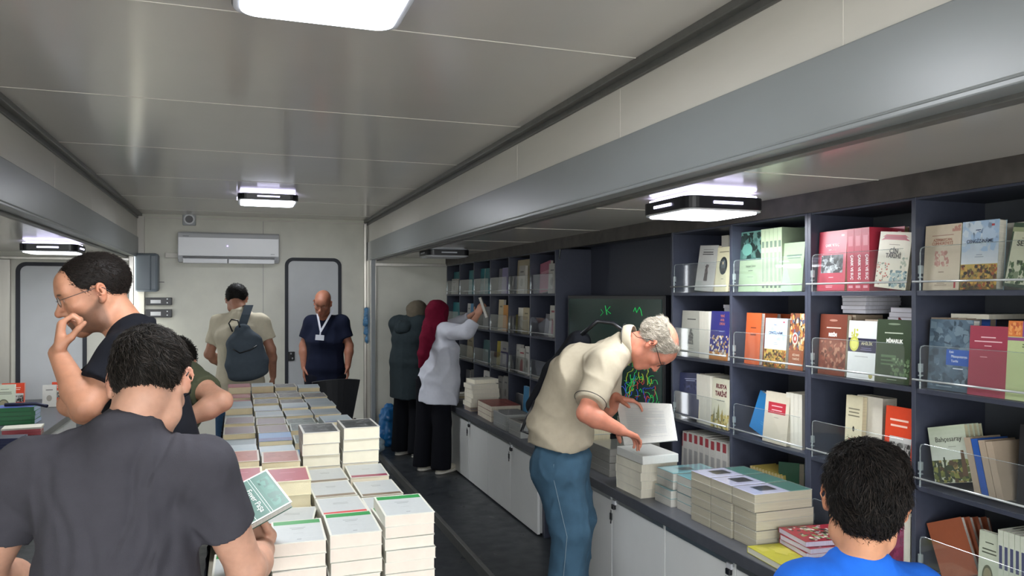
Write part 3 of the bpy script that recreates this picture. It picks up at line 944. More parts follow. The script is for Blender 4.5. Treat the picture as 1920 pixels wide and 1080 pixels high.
design('bahce', hx('#b4b8a2'), [('g', 0, .40, 1, 1, hx('#bfc4b8'), hx('#a8b29a'), 8), ('n', 0, 0, 1, .40, [hx('#39442a'), hx('#5c6434'), hx('#7a7c3e'), hx('#2c331f'), hx('#8b7a48'), hx('#4a3a28')], 110, .09), ('p', [(.30, .05), (.38, .05), (.36, .45), (.32, .45)], hx('#2f3524')), ('p', [(.12, .05), (.2, .05), (.18, .40), (.14, .40)], hx('#343a28')), ('p', [(.78, .1), (.92, .1), (.88, .55), (.8, .55)], hx('#5a4430'))] + bars(.6, .62, 1, .24, .03, hx('#7f8478'), rb, .01), [('Bahçesaray', .52, .76, .022, '#30302c', .095)], page=hx('#d3cba8'))
design('tanwood', hx('#a1917e'), [], page=hx('#b4a591'), spine=hx('#a1917e'))
design('bluespine', hx('#27519a'), [], page=hx('#b4a591'), spine=hx('#27519a'))
design('blackbook', hx('#1d1d20'), [('r', .5, .3, .8, .7, hx('#5a4a38'))], page=PGD)
design('brownleaf', hx('#8a4a30'), [], page=PGW)
design('ovalgreen', hx('#b9bfab'), [('e', .45, .36, .26, .17, hx('#5a5c48')), ('e', .45, .36, .2, .13, hx('#8a8468'))] + bars(.5, .84, 1, .6, .04, hx('#55594c'), rb, .015) + bars(.5, .74, 2, .7, .05, hx('#55594c'), rb, .02), page=PGW, spine=hx('#c2c6b6'), spine_art=[(.5, .8, hx('#4b4e6a')), (.08, .14, hx('#3c3c50'))])
design('magenta', hx('#8a1f4e'), [('n', .1, .1, .9, .9, [hx('#9c2c5c'), hx('#7a1a44')], 20, .14)], page=PGW)
design('white_spine', hx('#cfcdc4'), [], page=PGW, spine=hx('#c2c0ba'), spine_art=[(.80, .97, hx('#98333c')), (.1, .16, hx('#5a5a60')), (.25, .65, hx('#9b9a98'))])
design('red_front', hx('#c8c6bd'), [('r', 0, .72, 1, 1, hx('#9a2c38'))], page=PGW, spine=hx('#98333c'))
design('yellow_edge', hx('#ab9a52'), [], page=hx('#cdb98a'), spine=hx('#b8a878'))
design('darkgreen', hx('#1f4a34'), bars(.5, .6, 2, .6, .1, hx('#7fa08a'), rb, .02), page=PGD)
design('redhist', hx('#7c2a30'), [], page=PGW)
# table covers
G1 = hx('#b6bab9')
design('green_band', hx('#d2d1c6'), [('r', .04, .03, .96, .80, G1), ('r', .04, .80, .96, .97, hx('#2f8a48'))] + bars(.5, .62, 2, .34, .06, hx('#878c8a'), rb, .022) + bars(.5, .38, 1, .2, .03, hx('#9da2a0'), rb, .012) + bars(.5, .12, 1, .1, .03, hx('#70757a'), rb, .02), page=hx('#d9cdc0'))
design('brown_band', hx('#d2d1c6'), [('r', .04, .14, .96, .97, G1), ('r', .04, .03, .96, .16, hx('#7a6a58'))] + bars(.5, .66, 2, .34, .06, hx('#878c8a'), rb, .02), page=hx('#ddd4b8'))
design('red_band', hx('#d2d1c6'), [('r', .04, .18, .96, .97, G1), ('r', .04, .03, .96, .20, hx('#c83c38'))] + bars(.5, .66, 2, .34, .06, hx('#878c8a'), rb, .02), page=hx('#dfd6c0'))
design('maroon_band', hx('#d2d1c6'), [('r', .04, .18, .96, .97, G1), ('r', .04, .03, .96, .18, hx('#8e3450'))] + bars(.5, .6, 1, .34, .06, hx('#878c8a'), rb, .02), page=hx('#dfd6c0'))
design('maroon', hx('#d8d2b4'), [('r', .05, .04, .95, .90, hx('#9c4652')), ('r', .05, .92, .95, .96, hx('#c3b870'))] + bars(.5, .6, 1, .4, .06, hx('#c78c94'), rb, .02) + bars(.5, .12, 1, .2, .06, hx('#c78c94'), rb, .02), page=hx('#ded4b2'))
design('rust', hx('#d8cfc0'), [('r', .05, .04, .95, .94, hx('#a8604e')), ('n', .1, .3, .9, .9, [hx('#b06a58'), hx('#9c5646')], 20, .12)], page=hx('#ded4b2'))
design('photo_dark', hx('#d5d3cb'), [('r', .06, .06, .94, .95, hx('#4c4e4e')), ('n', .06, .1, .94, .8, [hx('#303234'), hx('#5f6262'), hx('#767878'), hx('#3c3e40')], 60, .12), ('r', .06, .06, .94, .16, hx('#3a3c3e'))], page=hx('#e2dcc6'))
design('lightblue', hx('#c5cfd4'), [('g', .04, .04, .96, .96, hx('#a4b7c0'), hx('#c2ced2'), 5), ('r', .04, .04, .96, .10, hx('#4d5ba0'))], page=hx('#ddd2b0'))
design('bluecov', hx('#5e8ec4'), [('r', 0, 0, 1, .35, hx('#4a5490'))], page=hx('#ddd2b0'))
design('greyblue', hx('#aab3b6'), [('r', .05, .05, .95, .95, hx('#8fa0a8')), ('r', .05, .05, .95, .3, hx('#a8b0ae'))], page=hx('#cdbf9c'))
design('greencov', hx('#b8bfb4'), [('r', .05, .05, .95, .95, hx('#4c6058')), ('n', .05, .05, .95, .95, [hx('#38483f'), hx('#647a6e')], 24, .14)], page=hx('#cdbf9c'))
design('darkcov', hx('#b9b4a4'), [('r', .05, .05, .95, .95, hx('#54504c')), ('n', .05, .05, .95, .95, [hx('#6a6662'), hx('#434041')], 24, .14)], page=hx('#cbbd98'))
design('winecov', hx('#b9b4a4'), [('r', .04, .04, .96, .96, hx('#6a4a4c'))], page=hx('#cbbd98'))
design('redtop', hx('#a34048'), [('r', .05, .3, .95, .95, hx('#b06064'))], page=hx('#d2c6a6'))
design('whitepaper', hx('#e4e4ec'), [], page=hx('#ececf6'))
design('plain', hx('#dedacb'), [], page=hx('#e8e2cf'))

def bk(key, w_, h, t):
    base, art, texts, kw = K[key]
    return book_data(key, w_, h, t, base, art, texts=texts, **kw)

def scaled_text(key, w_):
    pass

# ---------------------------------------------------------------- shelf books placed from their measured place
def sb(row, pl, pr, pt, key, label, X=2.335, t=.022, lean=4, roll=0, yaw=0, group=None, copies=1, clabel=None, top=None, h=None, dz=0):
    yl, yr = yx(pl, X), yx(pr, X)
    for c0, c1 in list(zip(NEARY[:-1], NEARY[1:])) + list(zip(FARY[:-1], FARY[1:])):
        if c0 < (yl + yr) / 2 < c1:
            yl, yr = min(yl, c1 - .013), max(yr, c0 + .013)
    w_ = abs(yl - yr)
    zb = ROWZ[row] + (.0095 if row else .0285) + dz
    z1 = zx((pl + pr) / 2, pt, X)
    hh = h if h else max(.08, z1 - zb)
    hh = min(hh, .305)
    if roll:
        w_ = w_ * .86
    zz = zb + (w_ / 2) * abs(math.sin(math.radians(roll))) + t * math.sin(math.radians(lean))
    bd = bk(key, round(w_, 3), round(hh, 3), t)
    for i in range(copies):
        M = stand_M(X + i * (t + .0015), (yl + yr) / 2, zz, yaw, lean, roll)
        lb = label if i == 0 else (clabel or label) % ORD[i - 1] if (clabel and '%s' in clabel) else label
        put_book(bd, M, lb, group if copies > 1 or group else None)

def spines(row, pl, pr, pt, n, key, labelf, X=2.335, w_=.15, lean=0, group=None, hjit=.0, pstart=0):
    yl, yr = yx(pl, X), yx(pr, X)
    L = yl - yr
    t = L / n - .001
    zb = ROWZ[row] + (.0095 if row else .0285)
    hh = max(.08, zx((pl + pr) / 2, pt, X) - zb)
    rr = random.Random(pl)
    for i in range(n):
        h_ = hh - rr.uniform(0, hjit)
        bd = bk(key, w_, round(h_, 3), round(t, 4))
        y = yl - (i + 1) * (L / n) + .0005
        M = Matrix.Translation((X + w_ / 2, y, zb)) @ Matrix.Rotation(math.radians(lean), 4, 'X')
        # front cover looks towards the near end, spine outwards
        put_book(bd, M, labelf % ORD[i], group)

g3 = 'red crime history spines on the top shelf'
# bay A (left of frame near unit), top row
sb(3, 1299, 1339, 462, 'figure_grey', 'grey book with a dark standing figure, top shelf beside the green screen bay', roll=3, lean=7)
sb(3, 1339, 1365, 463, 'oval', 'cream book with dark oval portrait on the top shelf', roll=0, lean=6)
sb(3, 1353, 1366, 428, 'plain', 'tall cream volume standing behind the oval portrait book', X=2.46, lean=0, t=.03)
# bay B top
sb(3, 1381, 1427, 434, 'selcuk', 'green book titled Selçuk Şehri standing front-out on the top shelf')
spines(3, 1427, 1466, 428, 5, 'pale_green_spine', '%s pale green spine beside the Selçuk Şehri cover', w_=.15)
sb(3, 1464, 1505, 428, 'green_dark', 'dark green patterned book at the back behind a pale green one', X=2.45)
sb(3, 1463, 1503, 455, 'pale_green_front', 'pale green book with painted lamp glare next to the pale green spines', lean=5, X=2.33)
# bay C top
sb(3, 1531, 1583, 433, 'cuuk', 'red book with black and white street photograph on the top shelf', X=2.325)
spines(3, 1588, 1630, 428, 3, 'cuuk_spine', '%s red spine with white lettering right of the red photo book', w_=.15, X=2.33)
sb(3, 1630, 1690, 427, 'cuuk', 'red book half hidden behind the cream ÇİN TARİHİ book', X=2.43)
sb(3, 1634, 1703, 428, 'cin', 'cream book titled ÇİN TARİHİ leaning over red books', roll=6, lean=3, X=2.33, h=.215)
# bay D top
sb(3, 1730, 1797, 421, 'azer', 'beige book with pink rosette left of ÇENGİZ-NÂME, top shelf', X=2.325, t=.018)
sb(3, 1799, 1868, 414, 'cengiz', 'sky blue ÇENGİZ-NÂME book with battle picture on the top shelf', X=2.325, t=.034)
sb(3, 1875, 1935, 422, 'sey', 'pale green landscape book tilted at the right end of the top shelf', roll=7, lean=6, X=2.33)
sb(3, 1876, 1925, 417, 'plain', 'grey-white book behind the tilted landscape book on the top shelf', X=2.43)
# second row
sb(2, 1275, 1311, 583, 'white_figure', 'whitish book with seated dark figure, second row beside the screen', t=.02, copies=1)
spines(2, 1311, 1329, 584, 3, 'plain', '%s plain cream book edge beside the seated figure book', w_=.15)
sb(2, 1329, 1364, 584, 'ordu', 'purple book with white soldiers and orange base on the second row', X=2.33)
sb(2, 1395, 1423, 587, 'orange', 'rust orange book standing on the second row, dark small title', t=.02)
sb(2, 1423, 1452, 588, 'orange', 'rust orange book partly behind the smaller sky blue book', X=2.42)
sb(2, 1431, 1472, 597, 'cengiz', 'smaller sky blue ÇENGİZ-NÂME book on the second row', X=2.325, t=.02)
sb(2, 1477, 1505, 588, 'bizans', 'brown book with mosaic pictures beside the smaller sky blue book', X=2.335)
sb(2, 1452, 1480, 589, 'orange', 'rust orange book glimpsed behind the mosaic book', X=2.46)
sb(2, 1533, 1583, 590, 'resim', 'brown book titled RESİM on the second row', X=2.325, t=.024)
sb(2, 1587, 1639, 602, 'ahilik', 'white AHİLİK book with dark band and yellow gourd', X=2.322, t=.02, roll=0)
sb(2, 1640, 1704, 600, 'mimarlik', 'dark green MİMARLIK book on the second row', X=2.322, t=.024, roll=0)
sb(2, 1678, 1706, 592, 'redhist', 'dark red book peeping out behind the MİMARLIK book', X=2.42)
sb(2, 1738, 1819, 600, 'mezop', 'slate blue book with bright blue title block, second row', X=2.322, t=.03)
sb(2, 1813, 1884, 612, 'atam', 'deep pink-red book next to the slate blue one', X=2.31, t=.016)
sb(2, 1884, 1950, 603, 'lime', 'lime green book with orange and purple top strip', X=2.31, t=.018)
sb(2, 1818, 1850, 598, 'bluespine', 'bright blue book peeping above the deep pink-red book', X=2.43, t=.03)
# third row
sb(1, 1266, 1312, 702, 'navy', 'dark navy book leaning at the left of the third row', X=2.325, t=.03, lean=5, roll=-4)
spines(1, 1306, 1332, 703, 4, 'plain', '%s cream thick book between the navy and RUSYA TARİHİ covers', w_=.15, X=2.335)
sb(1, 1332, 1365, 711, 'rusya', 'cream RUSYA TARİHİ book with dark red title', X=2.325, lean=4)
sb(1, 1400, 1445, 735, 'blue_plain', 'bright blue book slanting behind the red-labelled book', X=2.345, lean=8, roll=16, h=.19)
sb(1, 1429, 1474, 737, 'redlabel', 'cream book with a red title label on the third row', X=2.322, t=.022, lean=6)
spines(1, 1474, 1504, 738, 4, 'plain', '%s cream book edge right of the red-labelled book', w_=.15, X=2.345)
sb(1, 1582, 1613, 743, 'dots', 'olive cream book with scattered little drawings above the boy', X=2.33, t=.022, lean=3)
sb(1, 1604, 1652, 745, 'plain', 'thick cream book block right of the drawings book', X=2.36, t=.07, lean=2)
sb(1, 1655, 1707, 765, 'kizil', 'orange-red book with grey street photograph above the head of the boy', X=2.32, t=.02, lean=4)
# bay D third row: slanting group
for i in range(4):
    z_ = ROWZ[1] + .045
    yl = yx(1742, 2.33) - i * .0
    bd = bk('bahce', .135, .195, .02)
    M = stand_M(2.33 + i * .0215, yx(1775, 2.33) - .028, z_, 8, 8, -14)
    put_book(bd, M, 'Bahçesaray landscape book slanting in front on the third row' if i == 0 else '%s copy behind the slanting Bahçesaray book' % ORD[i], None)
for i in range(4):
    key = 'bluespine' if i == 1 else 'tanwood'
    bd = bk(key, .14, .19, .024)
    M = Matrix.Translation((2.40, yx(1845, 2.33) - i * .027 + .01, ROWZ[1] + .028)) @ Matrix.Rotation(math.radians(-13), 4, 'X')
    put_book(bd, M, 'bright blue spine among the slanting tan books' if i == 1 else '%s slanting tan book beside the Bahçesaray cover' % ORD[i])
sb(1, 1905, 1945, 800, 'blackbook', 'black book at the right edge of the third row', X=2.36, t=.03)
for i in range(2):
    bd = bk('plain', .14, .20, .014)
    M = lie_M(2.415, yx(1860, 2.33) - .05 + i * .01, ROWZ[1] + .0095 + .0145 * (i + 1), -90 - 4 * i)
    put_book(bd, M, ['lower', 'upper'][i] + ' flat cream book lying under the slanting tan books')
# flat piles on top of the second-row books
for i in range(5):
    bd = bk('whitepaper', .13, .19, .0155)
    M = lie_M(2.425, (yx(1545, 2.35) + yx(1603, 2.35)) / 2 + rb.uniform(-.004, .004), 0, -90 + rb.uniform(-3, 3))
    M.translation.z = zx(1572, 588, 2.36) + .0165 * (i + 1)
    put_book(bd, M, '%s white book from the bottom of the flat pile above RESİM' % ORD[i])
for i in range(3):
    bd = bk('whitepaper', .13, .20, .018)
    M = lie_M(2.435, (yx(1620, 2.35) + yx(1703, 2.35)) / 2 - .012 * (i - 1), 0, -90 + (i - 1) * 4)
    M.translation.z = zx(1665, 600, 2.36) + .019 * (i + 1) - .01
    put_book(bd, M, '%s white book from the bottom of the flat pile above MİMARLIK' % ORD[i])
for i in range(2):
    bd = bk('whitepaper', .12, .18, .0175)
    M = lie_M(2.45, (yx(1335, 2.38) + yx(1364, 2.38)) / 2, 0, -90 + i * 5)
    M.translation.z = zx(1350, 585, 2.37) + .0185 * (i + 1)
    put_book(bd, M, ['lower', 'upper'][i] + ' white book lying above the purple soldiers book')
bd = bk('plain', .15, .24, .017)
M = lie_M(2.42, (yx(1740, 2.34) + yx(1815, 2.34)) / 2 - .02, 0, -90)
M.translation.z = zx(1780, 590, 2.34) + .002
put_book(bd, M, 'cream book lying across the top of the slate blue book')
# spine rows under these lying books so that they rest on something
for (row, pl, pr, pt, n, txt) in ((2, 1545, 1605, 590, 4, '%s book standing behind the RESİM cover'), (2, 1622, 1704, 600, 5, '%s book standing behind the MİMARLIK cover'),
                                  (2, 1333, 1364, 587, 3, '%s book standing behind the purple soldiers book'), (2, 1745, 1812, 596, 4, '%s book standing behind the slate blue cover')):
    spines(row, pl, pr, pt, n, 'tanwood', txt, X=2.375, w_=.14)
# worktop row inside the unit
spines(0, 1280, 1364, 818, 8, 'white_spine', '%s white spine with red top standing on the worktop', w_=.15, X=2.33, hjit=.008)
sb(0, 1277, 1297, 816, 'red_front', 'red-topped book at the left end of the white spines row', X=2.33, lean=2)
for i in range(11):
    bd = bk('yellow_edge', .14, .17, .018)
    M = Matrix.Translation((2.42, 3.10 - i * .0225, ROWZ[0] + .055)) @ Matrix.Rotation(math.radians(-16), 4, 'X')
    put_book(bd, M, '%s slanting yellow-edged book on the worktop behind the wrapped bundles' % ORD[i])
sb(0, 1455, 1500, 875, 'darkgreen', 'dark green book leaning on the worktop by the yellow-edged row', X=2.34, t=.03, lean=8, roll=-8)
sb(0, 1668, 1694, 985, 'magenta', 'magenta book on the worktop right of the head of the boy', X=2.33, t=.03, lean=1, h=.2)
sb(0, 1694, 1706, 985, 'plain', 'cream book beside the magenta book on the worktop', X=2.33, t=.03, lean=1, h=.2)
for i in range(4):
    bd = bk('brownleaf', .13, .19, .02)
    M = stand_M(2.34 + i * .027, 1.992 - .004 * i, ROWZ[0] + .075, 10, 10 + 3 * i, -24)
    put_book(bd, M, 'brown-covered book slanting on the worktop right of the boy' if i == 0 else '%s pale copy behind the slanting brown-covered book' % ORD[i])
sb(0, 1832, 1871, 1000, 'ovalgreen', 'pale green book with oval picture on the worktop at the right edge', X=2.33, t=.02, lean=3)
spines(0, 1871, 1935, 1002, 6, 'ovalgreen', '%s pale green spine right of the oval picture book', w_=.13, X=2.335)

# ---------------------------------------------------------------- far bookshelf
TEAL, = [hx('#2f7f84')]
def plainbook(key, col, page=PGW, art=()):
    design(key, hx(col), list(art), page=page, spine=hx(col))
plainbook('teal', '#2c7a80', art=[('r', .1, .1, .9, .4, hx('#5e9aa0'))])
plainbook('lav', '#8d86ad')
plainbook('pinkc', '#b3687e', art=[('r', .1, .6, .9, .7, hx('#cf9aa8'))])
plainbook('whitec', '#b9b7b0', art=[('r', .25, .75, .75, .80, hx('#6f6d6a')), ('e', .5, .4, .2, .14, hx('#8a857c'))])
plainbook('creamc', '#b5a98a', art=[('r', .25, .75, .75, .80, hx('#6f6650'))])
plainbook('orangec', '#c0843a')
plainbook('darkteal', '#2c4f50', art=[('r', .3, .5, .7, .6, hx('#86a0a0'))])
plainbook('greyc', '#6d6d70')
plainbook('yellowc', '#a89a3c')
design('purpleframe', hx('#b9b7b4'), [('r', .05, .05, .95, .62, hx('#524a78')), ('r', .3, .15, .7, .5, hx('#a9a4b8')), ('r', .3, .7, .7, .76, hx('#6d6a80'))], page=PGW)
design('redfig', hx('#b5b4aa'), [('p', [(.3, .1), (.7, .1), (.65, .5), (.5, .6), (.35, .5)], hx('#9a5a58')), ('r', .25, .78, .75, .84, hx('#8a3a40'))], page=PGW)
design('bluec', hx('#4c86ac'), [], page=PGW)
FB = [
 (3, 849, 861, 510, 'teal', 'teal book, leftmost, top row'), (3, 846, 856, 523, 'whitec', 'pale book in front of the leftmost teal book, top row'),
 (3, 878, 888, 507, 'teal', 'teal book, second bay, top row'), (3, 866, 877, 524, 'whitec', 'low pale book, second bay, top row'),
 (3, 896, 907, 504, 'teal', 'teal book left of its twin, third bay, top row'), (3, 908, 918, 503, 'teal', 'teal book right of its twin, third bay, top row'),
 (3, 940, 952, 502, 'lav', 'lavender book, top row'), (3, 934, 940, 504, 'greyc', 'thin grey book beside the lavender one, top row'),
 (3, 968, 992, 487, 'creamc', 'tall cream box-like volume, top row'), (3, 971, 983, 498, 'whitec', 'white book in front of the tall cream volume, top row'), 
 (3, 995, 1014, 494, 'teal', 'teal book beside the pink one, top row'), (3, 1010, 1032, 494, 'pinkc', 'pink slanting book, top row'), (3, 1027, 1040, 494, 'whitec', 'white book right of the pink one, top row'),
 (2, 845, 861, 567, 'teal', 'wide teal book, leftmost, second row'), (2, 875, 881, 569, 'whitec', 'white book with its pale blue neighbour, second row'), (2, 881, 887, 569, 'bluec', 'pale blue narrow book, second row'),
 (2, 905, 917, 575, 'greyc', 'grey book below the raised hands, second row'),
 (2, 933, 942, 562, 'creamc', 'tall cream book, second row'), (2, 942, 951, 572, 'orangec', 'orange book, second row'), (2, 924, 933, 580, 'whitec', 'dull white book left of the tall cream book, second row'),
 (2, 979, 991, 577, 'creamc', 'tan book group end, second row'), (2, 970, 979, 577, 'plain', 'cream book left of the tan one, second row'), (2, 962, 970, 590, 'yellowc', 'small yellowish book, second row'),
 (2, 1029, 1040, 573, 'redfig', 'white-green book standing alone, second row'), (2, 1019, 1028, 590, 'greyc', 'slanting grey book left of the lone white-green book'),
 (1, 866, 874, 632, 'greyc', 'grey book, second bay, third row'), (1, 875, 886, 630, 'creamc', 'cream book, second bay, third row'),
 (1, 893, 904, 637, 'whitec', 'white slanting book, third bay, third row'), (1, 905, 918, 638, 'darkteal', 'dark teal book, third bay, third row'),
 (1, 928, 937, 640, 'yellowc', 'olive yellow book, fourth bay, third row'), (1, 937, 952, 641, 'purpleframe', 'white book with purple picture frame, third row'),
 (1, 966, 976, 646, 'whitec', 'white book left of the red figure book, third row'), (1, 970, 984, 653, 'redfig', 'white book with small red figure, third row'), (1, 982, 992, 650, 'whitec', 'white book right of the red figure book, third row'),
 (1, 998, 1013, 659, 'whitec', 'white tilted book by the shoulder of the bent man, third row'),
 (0, 872, 880, 694, 'greyc', 'grey book, second bay, worktop row'), (0, 881, 889, 694, 'greyc', 'grey book right of its twin, second bay, worktop row'),
 (0, 893, 904, 688, 'yellowc', 'yellow book above the white pile, worktop row'), (0, 905, 917, 696, 'whitec', 'white book right of the yellow one, worktop row'),
 (0, 932, 941, 706, 'whitec', 'white book left of its twin, fourth bay, worktop row'), (0, 942, 951, 706, 'whitec', 'white book right of its twin, fourth bay, worktop row'),
 (0, 980, 990, 725, 'bluec', 'pale blue book, fifth bay, worktop row'), (0, 962, 979, 738, 'greyc', 'low grey book, fifth bay, worktop row'),
]
for i, (row, pl, pr, pt, key, lab) in enumerate(FB):
    front = any(j != i and FB[j][0] == row and FB[j][1] < pr - 1 and FB[j][2] > pl + 1 for j in range(i))
    sb(row, pl, pr, pt, key, lab + ' of the far bookshelf' if len(lab.split()) < 12 else lab, X=2.33 if (key in ('whitec', 'redfig') and front) else 2.36, t=.024, lean=3 if 'slant' not in lab else 5, roll=(-7 if 'pink' in lab else 4) if 'slant' in lab or 'tilted' in lab else 0)

# ---------------------------------------------------------------- things on the worktop
ZW = .6085
def pile(x, y, keys, z, lab, rot=-90, w_=.15, h=.21, t=.03, jit=.004, jr=2):
    """books lying in a pile, z = support height; label gets the place counted from the bottom"""
    for i, k in enumerate(keys):
        bd = bk(k, w_, h, t)
        M = lie_M(x + rb.uniform(-jit, jit), y + rb.uniform(-jit, jit), z + t * (i + 1) + .0005 * i, rot + rb.uniform(-jr, jr))
        M = M @ Matrix.Translation((0, 0, -h / 2))
        put_book(bd, M, lab % (ORD[i],))
    return z + len(keys) * (t + .0005)

# far pile of white books on blue ones
yc = yx(906, 2.05)
ztop = pile(2.02, yc + .02, ['bluespine'] * 2, ZW, '%s blue book from the bottom under the far white pile', rot=-90, w_=.19, h=.23, t=.022)
ztop = pile(2.03, yc - .0, ['plain'] * 5, ztop, '%s white thick book from the bottom of the far worktop pile', rot=-90, w_=.24, h=.25, t=.038, jit=.01)
pile(2.06, yc + .06, ['plain'] * 1, ztop, '%s and topmost white book on the far worktop pile', rot=-86, w_=.20, h=.23, t=.036)
pile(2.05, yx(856, 2.05), ['darkcov', 'plain'], ZW, '%s small flat book from the bottom at the far worktop end', w_=.15, h=.2, t=.022)
# red-brown topped pile
design('redbrown', hx('#7b3a36'), [('n', .05, .05, .95, .95, [hx('#8a4a42'), hx('#6b302e')], 24, .14)], page=hx('#cfc7b4'))
pile(2.04, yx(935, 2.04) , ['redbrown'] * 3, ZW, '%s red-brown topped thick book from the bottom on the far worktop', rot=-90, w_=.42, h=.25, t=.042)

def bundle(name, label, x, y, w_, d_, h, cols, rot=0, z=ZW, n=3, wrap=True, top=None, group=None):
    """shrink-wrapped block of books: inner layers plus clear film"""
    t = thing(name, label, 'wrapped books', (x, y, z), math.radians(rot), group)
    lay = h / n
    for i in range(n):
        b = MB()
        j = .0015 * (1 if i % 2 else -1)
        b.box(-w_ / 2 + j, w_ / 2 + j, -d_ / 2 + j, d_ / 2 + j, i * lay, (i + 1) * lay - .0012, cols[0])
        b.obj('inner_book', M_PAGE, t)
        c = MB()
        c.box(-w_ / 2 + j - .001, w_ / 2 + j + .001, -d_ / 2 + j - .001, d_ / 2 + j + .001, (i + 1) * lay - .0014, (i + 1) * lay, cols[1])
        c.obj('inner_cover', M_PRINT, t)
    if top:
        m = MB()
        for q in top:
            u0, v0, u1, v1, c_ = q
            m.poly([(-w_ / 2 + u0 * w_, -d_ / 2 + v0 * d_, h + .0006), (-w_ / 2 + u1 * w_, -d_ / 2 + v0 * d_, h + .0006), (-w_ / 2 + u1 * w_, -d_ / 2 + v1 * d_, h + .0006), (-w_ / 2 + u0 * w_, -d_ / 2 + v1 * d_, h + .0006)], c_)
        m.obj('cover_print', M_PRINT, t)
    if wrap:
        f = MB()
        e = .003
        f.box(-w_ / 2 - e, w_ / 2 + e, -d_ / 2 - e, d_ / 2 + e, .0004, h + .003, (1, 1, 1))
        o = f.obj('plastic_film', M_WRAP, t, 0.004)
    return t

CP = hx('#cfc8b0')
WT = hx('#d9d6cb')
TB = hx('#6fa9ae')
bundle('wrapped_bundle', 'grey shrink-wrapped bundle beside the red-brown topped books', 1.99, 5.62, .20, .30, .115, (hx('#9a9d98'), hx('#b8b8b4')), n=3)
bundle('wrapped_bundle', 'greyish wrapped bundle with small dark label near the backpack of the bent man', 1.99, 5.28, .20, .26, .105, (hx('#a5a7a2'), hx('#b8b4a8')), n=3, top=[(.2, .3, .7, .7, hx('#54443c'))])
# behind the bent man
bundle('wrapped_bundle', 'lower grey paper-wrapped bundle between the bent man and the white pile', 2.06, 4.03, .21, .28, .074, (hx('#98968e'), hx('#8a8880')), n=2)
bundle('wrapped_bundle', 'upper grey paper-wrapped bundle between the bent man and the white pile', 2.062, 4.032, .205, .275, .074, (hx('#98968e'), hx('#77766f')), n=2, z=ZW + .078)
pile(2.08, 4.42, ['lightblue'] * 5, ZW, '%s bluish white book from the bottom behind the arm of the bent man', rot=-90, w_=.20, h=.2, t=.052)
bundle('wrapped_bundle', 'tall grey bundle standing behind the arm of the bent man', 2.25, 4.10, .14, .26, .28, (hx('#8c8b80'), hx('#77766f')), n=4)

# the white pile the man reads on and his open book
xo, yo = 2.0, 3.555
z_ = pile(xo, yo, ['plain'] * 4, ZW, '%s thick white volume from the bottom under the open book', rot=-90, w_=.26, h=.21, t=.042, jit=.005)
z_open = z_

# teal-covered wrapped stacks
for k, (hz_, nm_) in enumerate(((0, 'lower'), (.082, 'upper'))):
    bundle('wrapped_bundle', 'teal-topped wrapped bundle next to the white pile, %s of two' % nm_, 2.09 - .012 * (1 - k), 3.31, .25, .15, .078, (WT, TB), n=2, z=ZW + hz_, top=[(.3, .3, .6, .7, hx('#4b5a58'))] if k else None)
    bundle('wrapped_bundle', 'teal-topped wrapped bundle touching the lilac-topped bundles, %s of two' % nm_, 2.10, 3.14, .25, .15, .078, (WT, TB), n=2, z=ZW + hz_)
LIL = hx('#b3b5cc')
GRN = hx('#2f6f62')
ys_ = [2.965, 2.81, 2.655]
nm = ['farthest', 'middle', 'nearest']
for i, y in enumerate(ys_):
    for k in range(3):
        hh = .070
        bundle('wrapped_bundle', '%s lilac-topped wrapped bundle column, %s of its three' % (nm[i], ['lowest', 'middle', 'topmost'][k]), 2.08 + (0.008 if k < 2 and i == 2 else 0), y, .28, .146, hh, (CP, hx('#c9c7bc')), n=2, z=ZW + k * (hh + .004), rot=0,
               top=[(0, 0, .62, 1, LIL), (.62, 0, 1, 1, GRN), (.22, .3, .52, .8, hx('#4e4540'))] if k == 2 else None)
# illustrated red books in front of the boy and yellow one
design('redillus', hx('#8f2632'), [('n', .05, .1, .95, .72, [hx('#2b2624'), hx('#c9c2b8'), hx('#5f4a38'), hx('#7c8a5a'), hx('#a8a49c'), hx('#3c2c28')], 130, .06)] + bars(.5, .84, 2, .5, .05, hx('#e0b8b8'), rb, .014), page=hx('#c9c4d8'))
design('yellowflat', hx('#a9a42c'), [('n', .1, .1, .9, .9, [hx('#b8b04a'), hx('#a09a24')], 10, .2)], page=hx('#d8d6c2'))
pile(2.15, 2.44, ['redillus', 'redillus', 'redillus'], ZW + .0255, '%s red illustrated book from the bottom beside the boy', rot=-96, w_=.19, h=.25, t=.02, jit=.012, jr=3)
pile(1.955, 2.33 - .02, ['yellowflat'], ZW, '%s yellow book lying at the worktop edge beside the boy', rot=-84, w_=.14, h=.12, t=.024) if False else None
bd = bk('yellowflat', .22, .22, .024)
put_book(bd, lie_M(1.985, 2.45, ZW + .0245, -94) @ Matrix.Translation((0, 0, -.1)), 'yellow book lying at the worktop edge before the red illustrated books')
design('palegreenflat', hx('#b9c4b4'), bars(.5, .5, 3, .6, .08, hx('#7d877c'), rb, .02), page=PGW)
bd = bk('palegreenflat', .2, .28, .012)
put_book(bd, lie_M(2.18, 2.10, ZW + .0125, -80) @ Matrix.Translation((0, 0, -.1)), 'pale green pamphlet lying on the worktop right of the boy')
design('limeflat', hx('#a3b04c'), [('r', .1, .1, .9, .8, hx('#6e8c96'))], page=PGW)
bd = bk('limeflat', .2, .26, .014)
put_book(bd, lie_M(2.12, 1.86, ZW + .0145, -84) @ Matrix.Translation((0, 0, -.1)), 'lime-edged picture book lying at the worktop right of the boy')

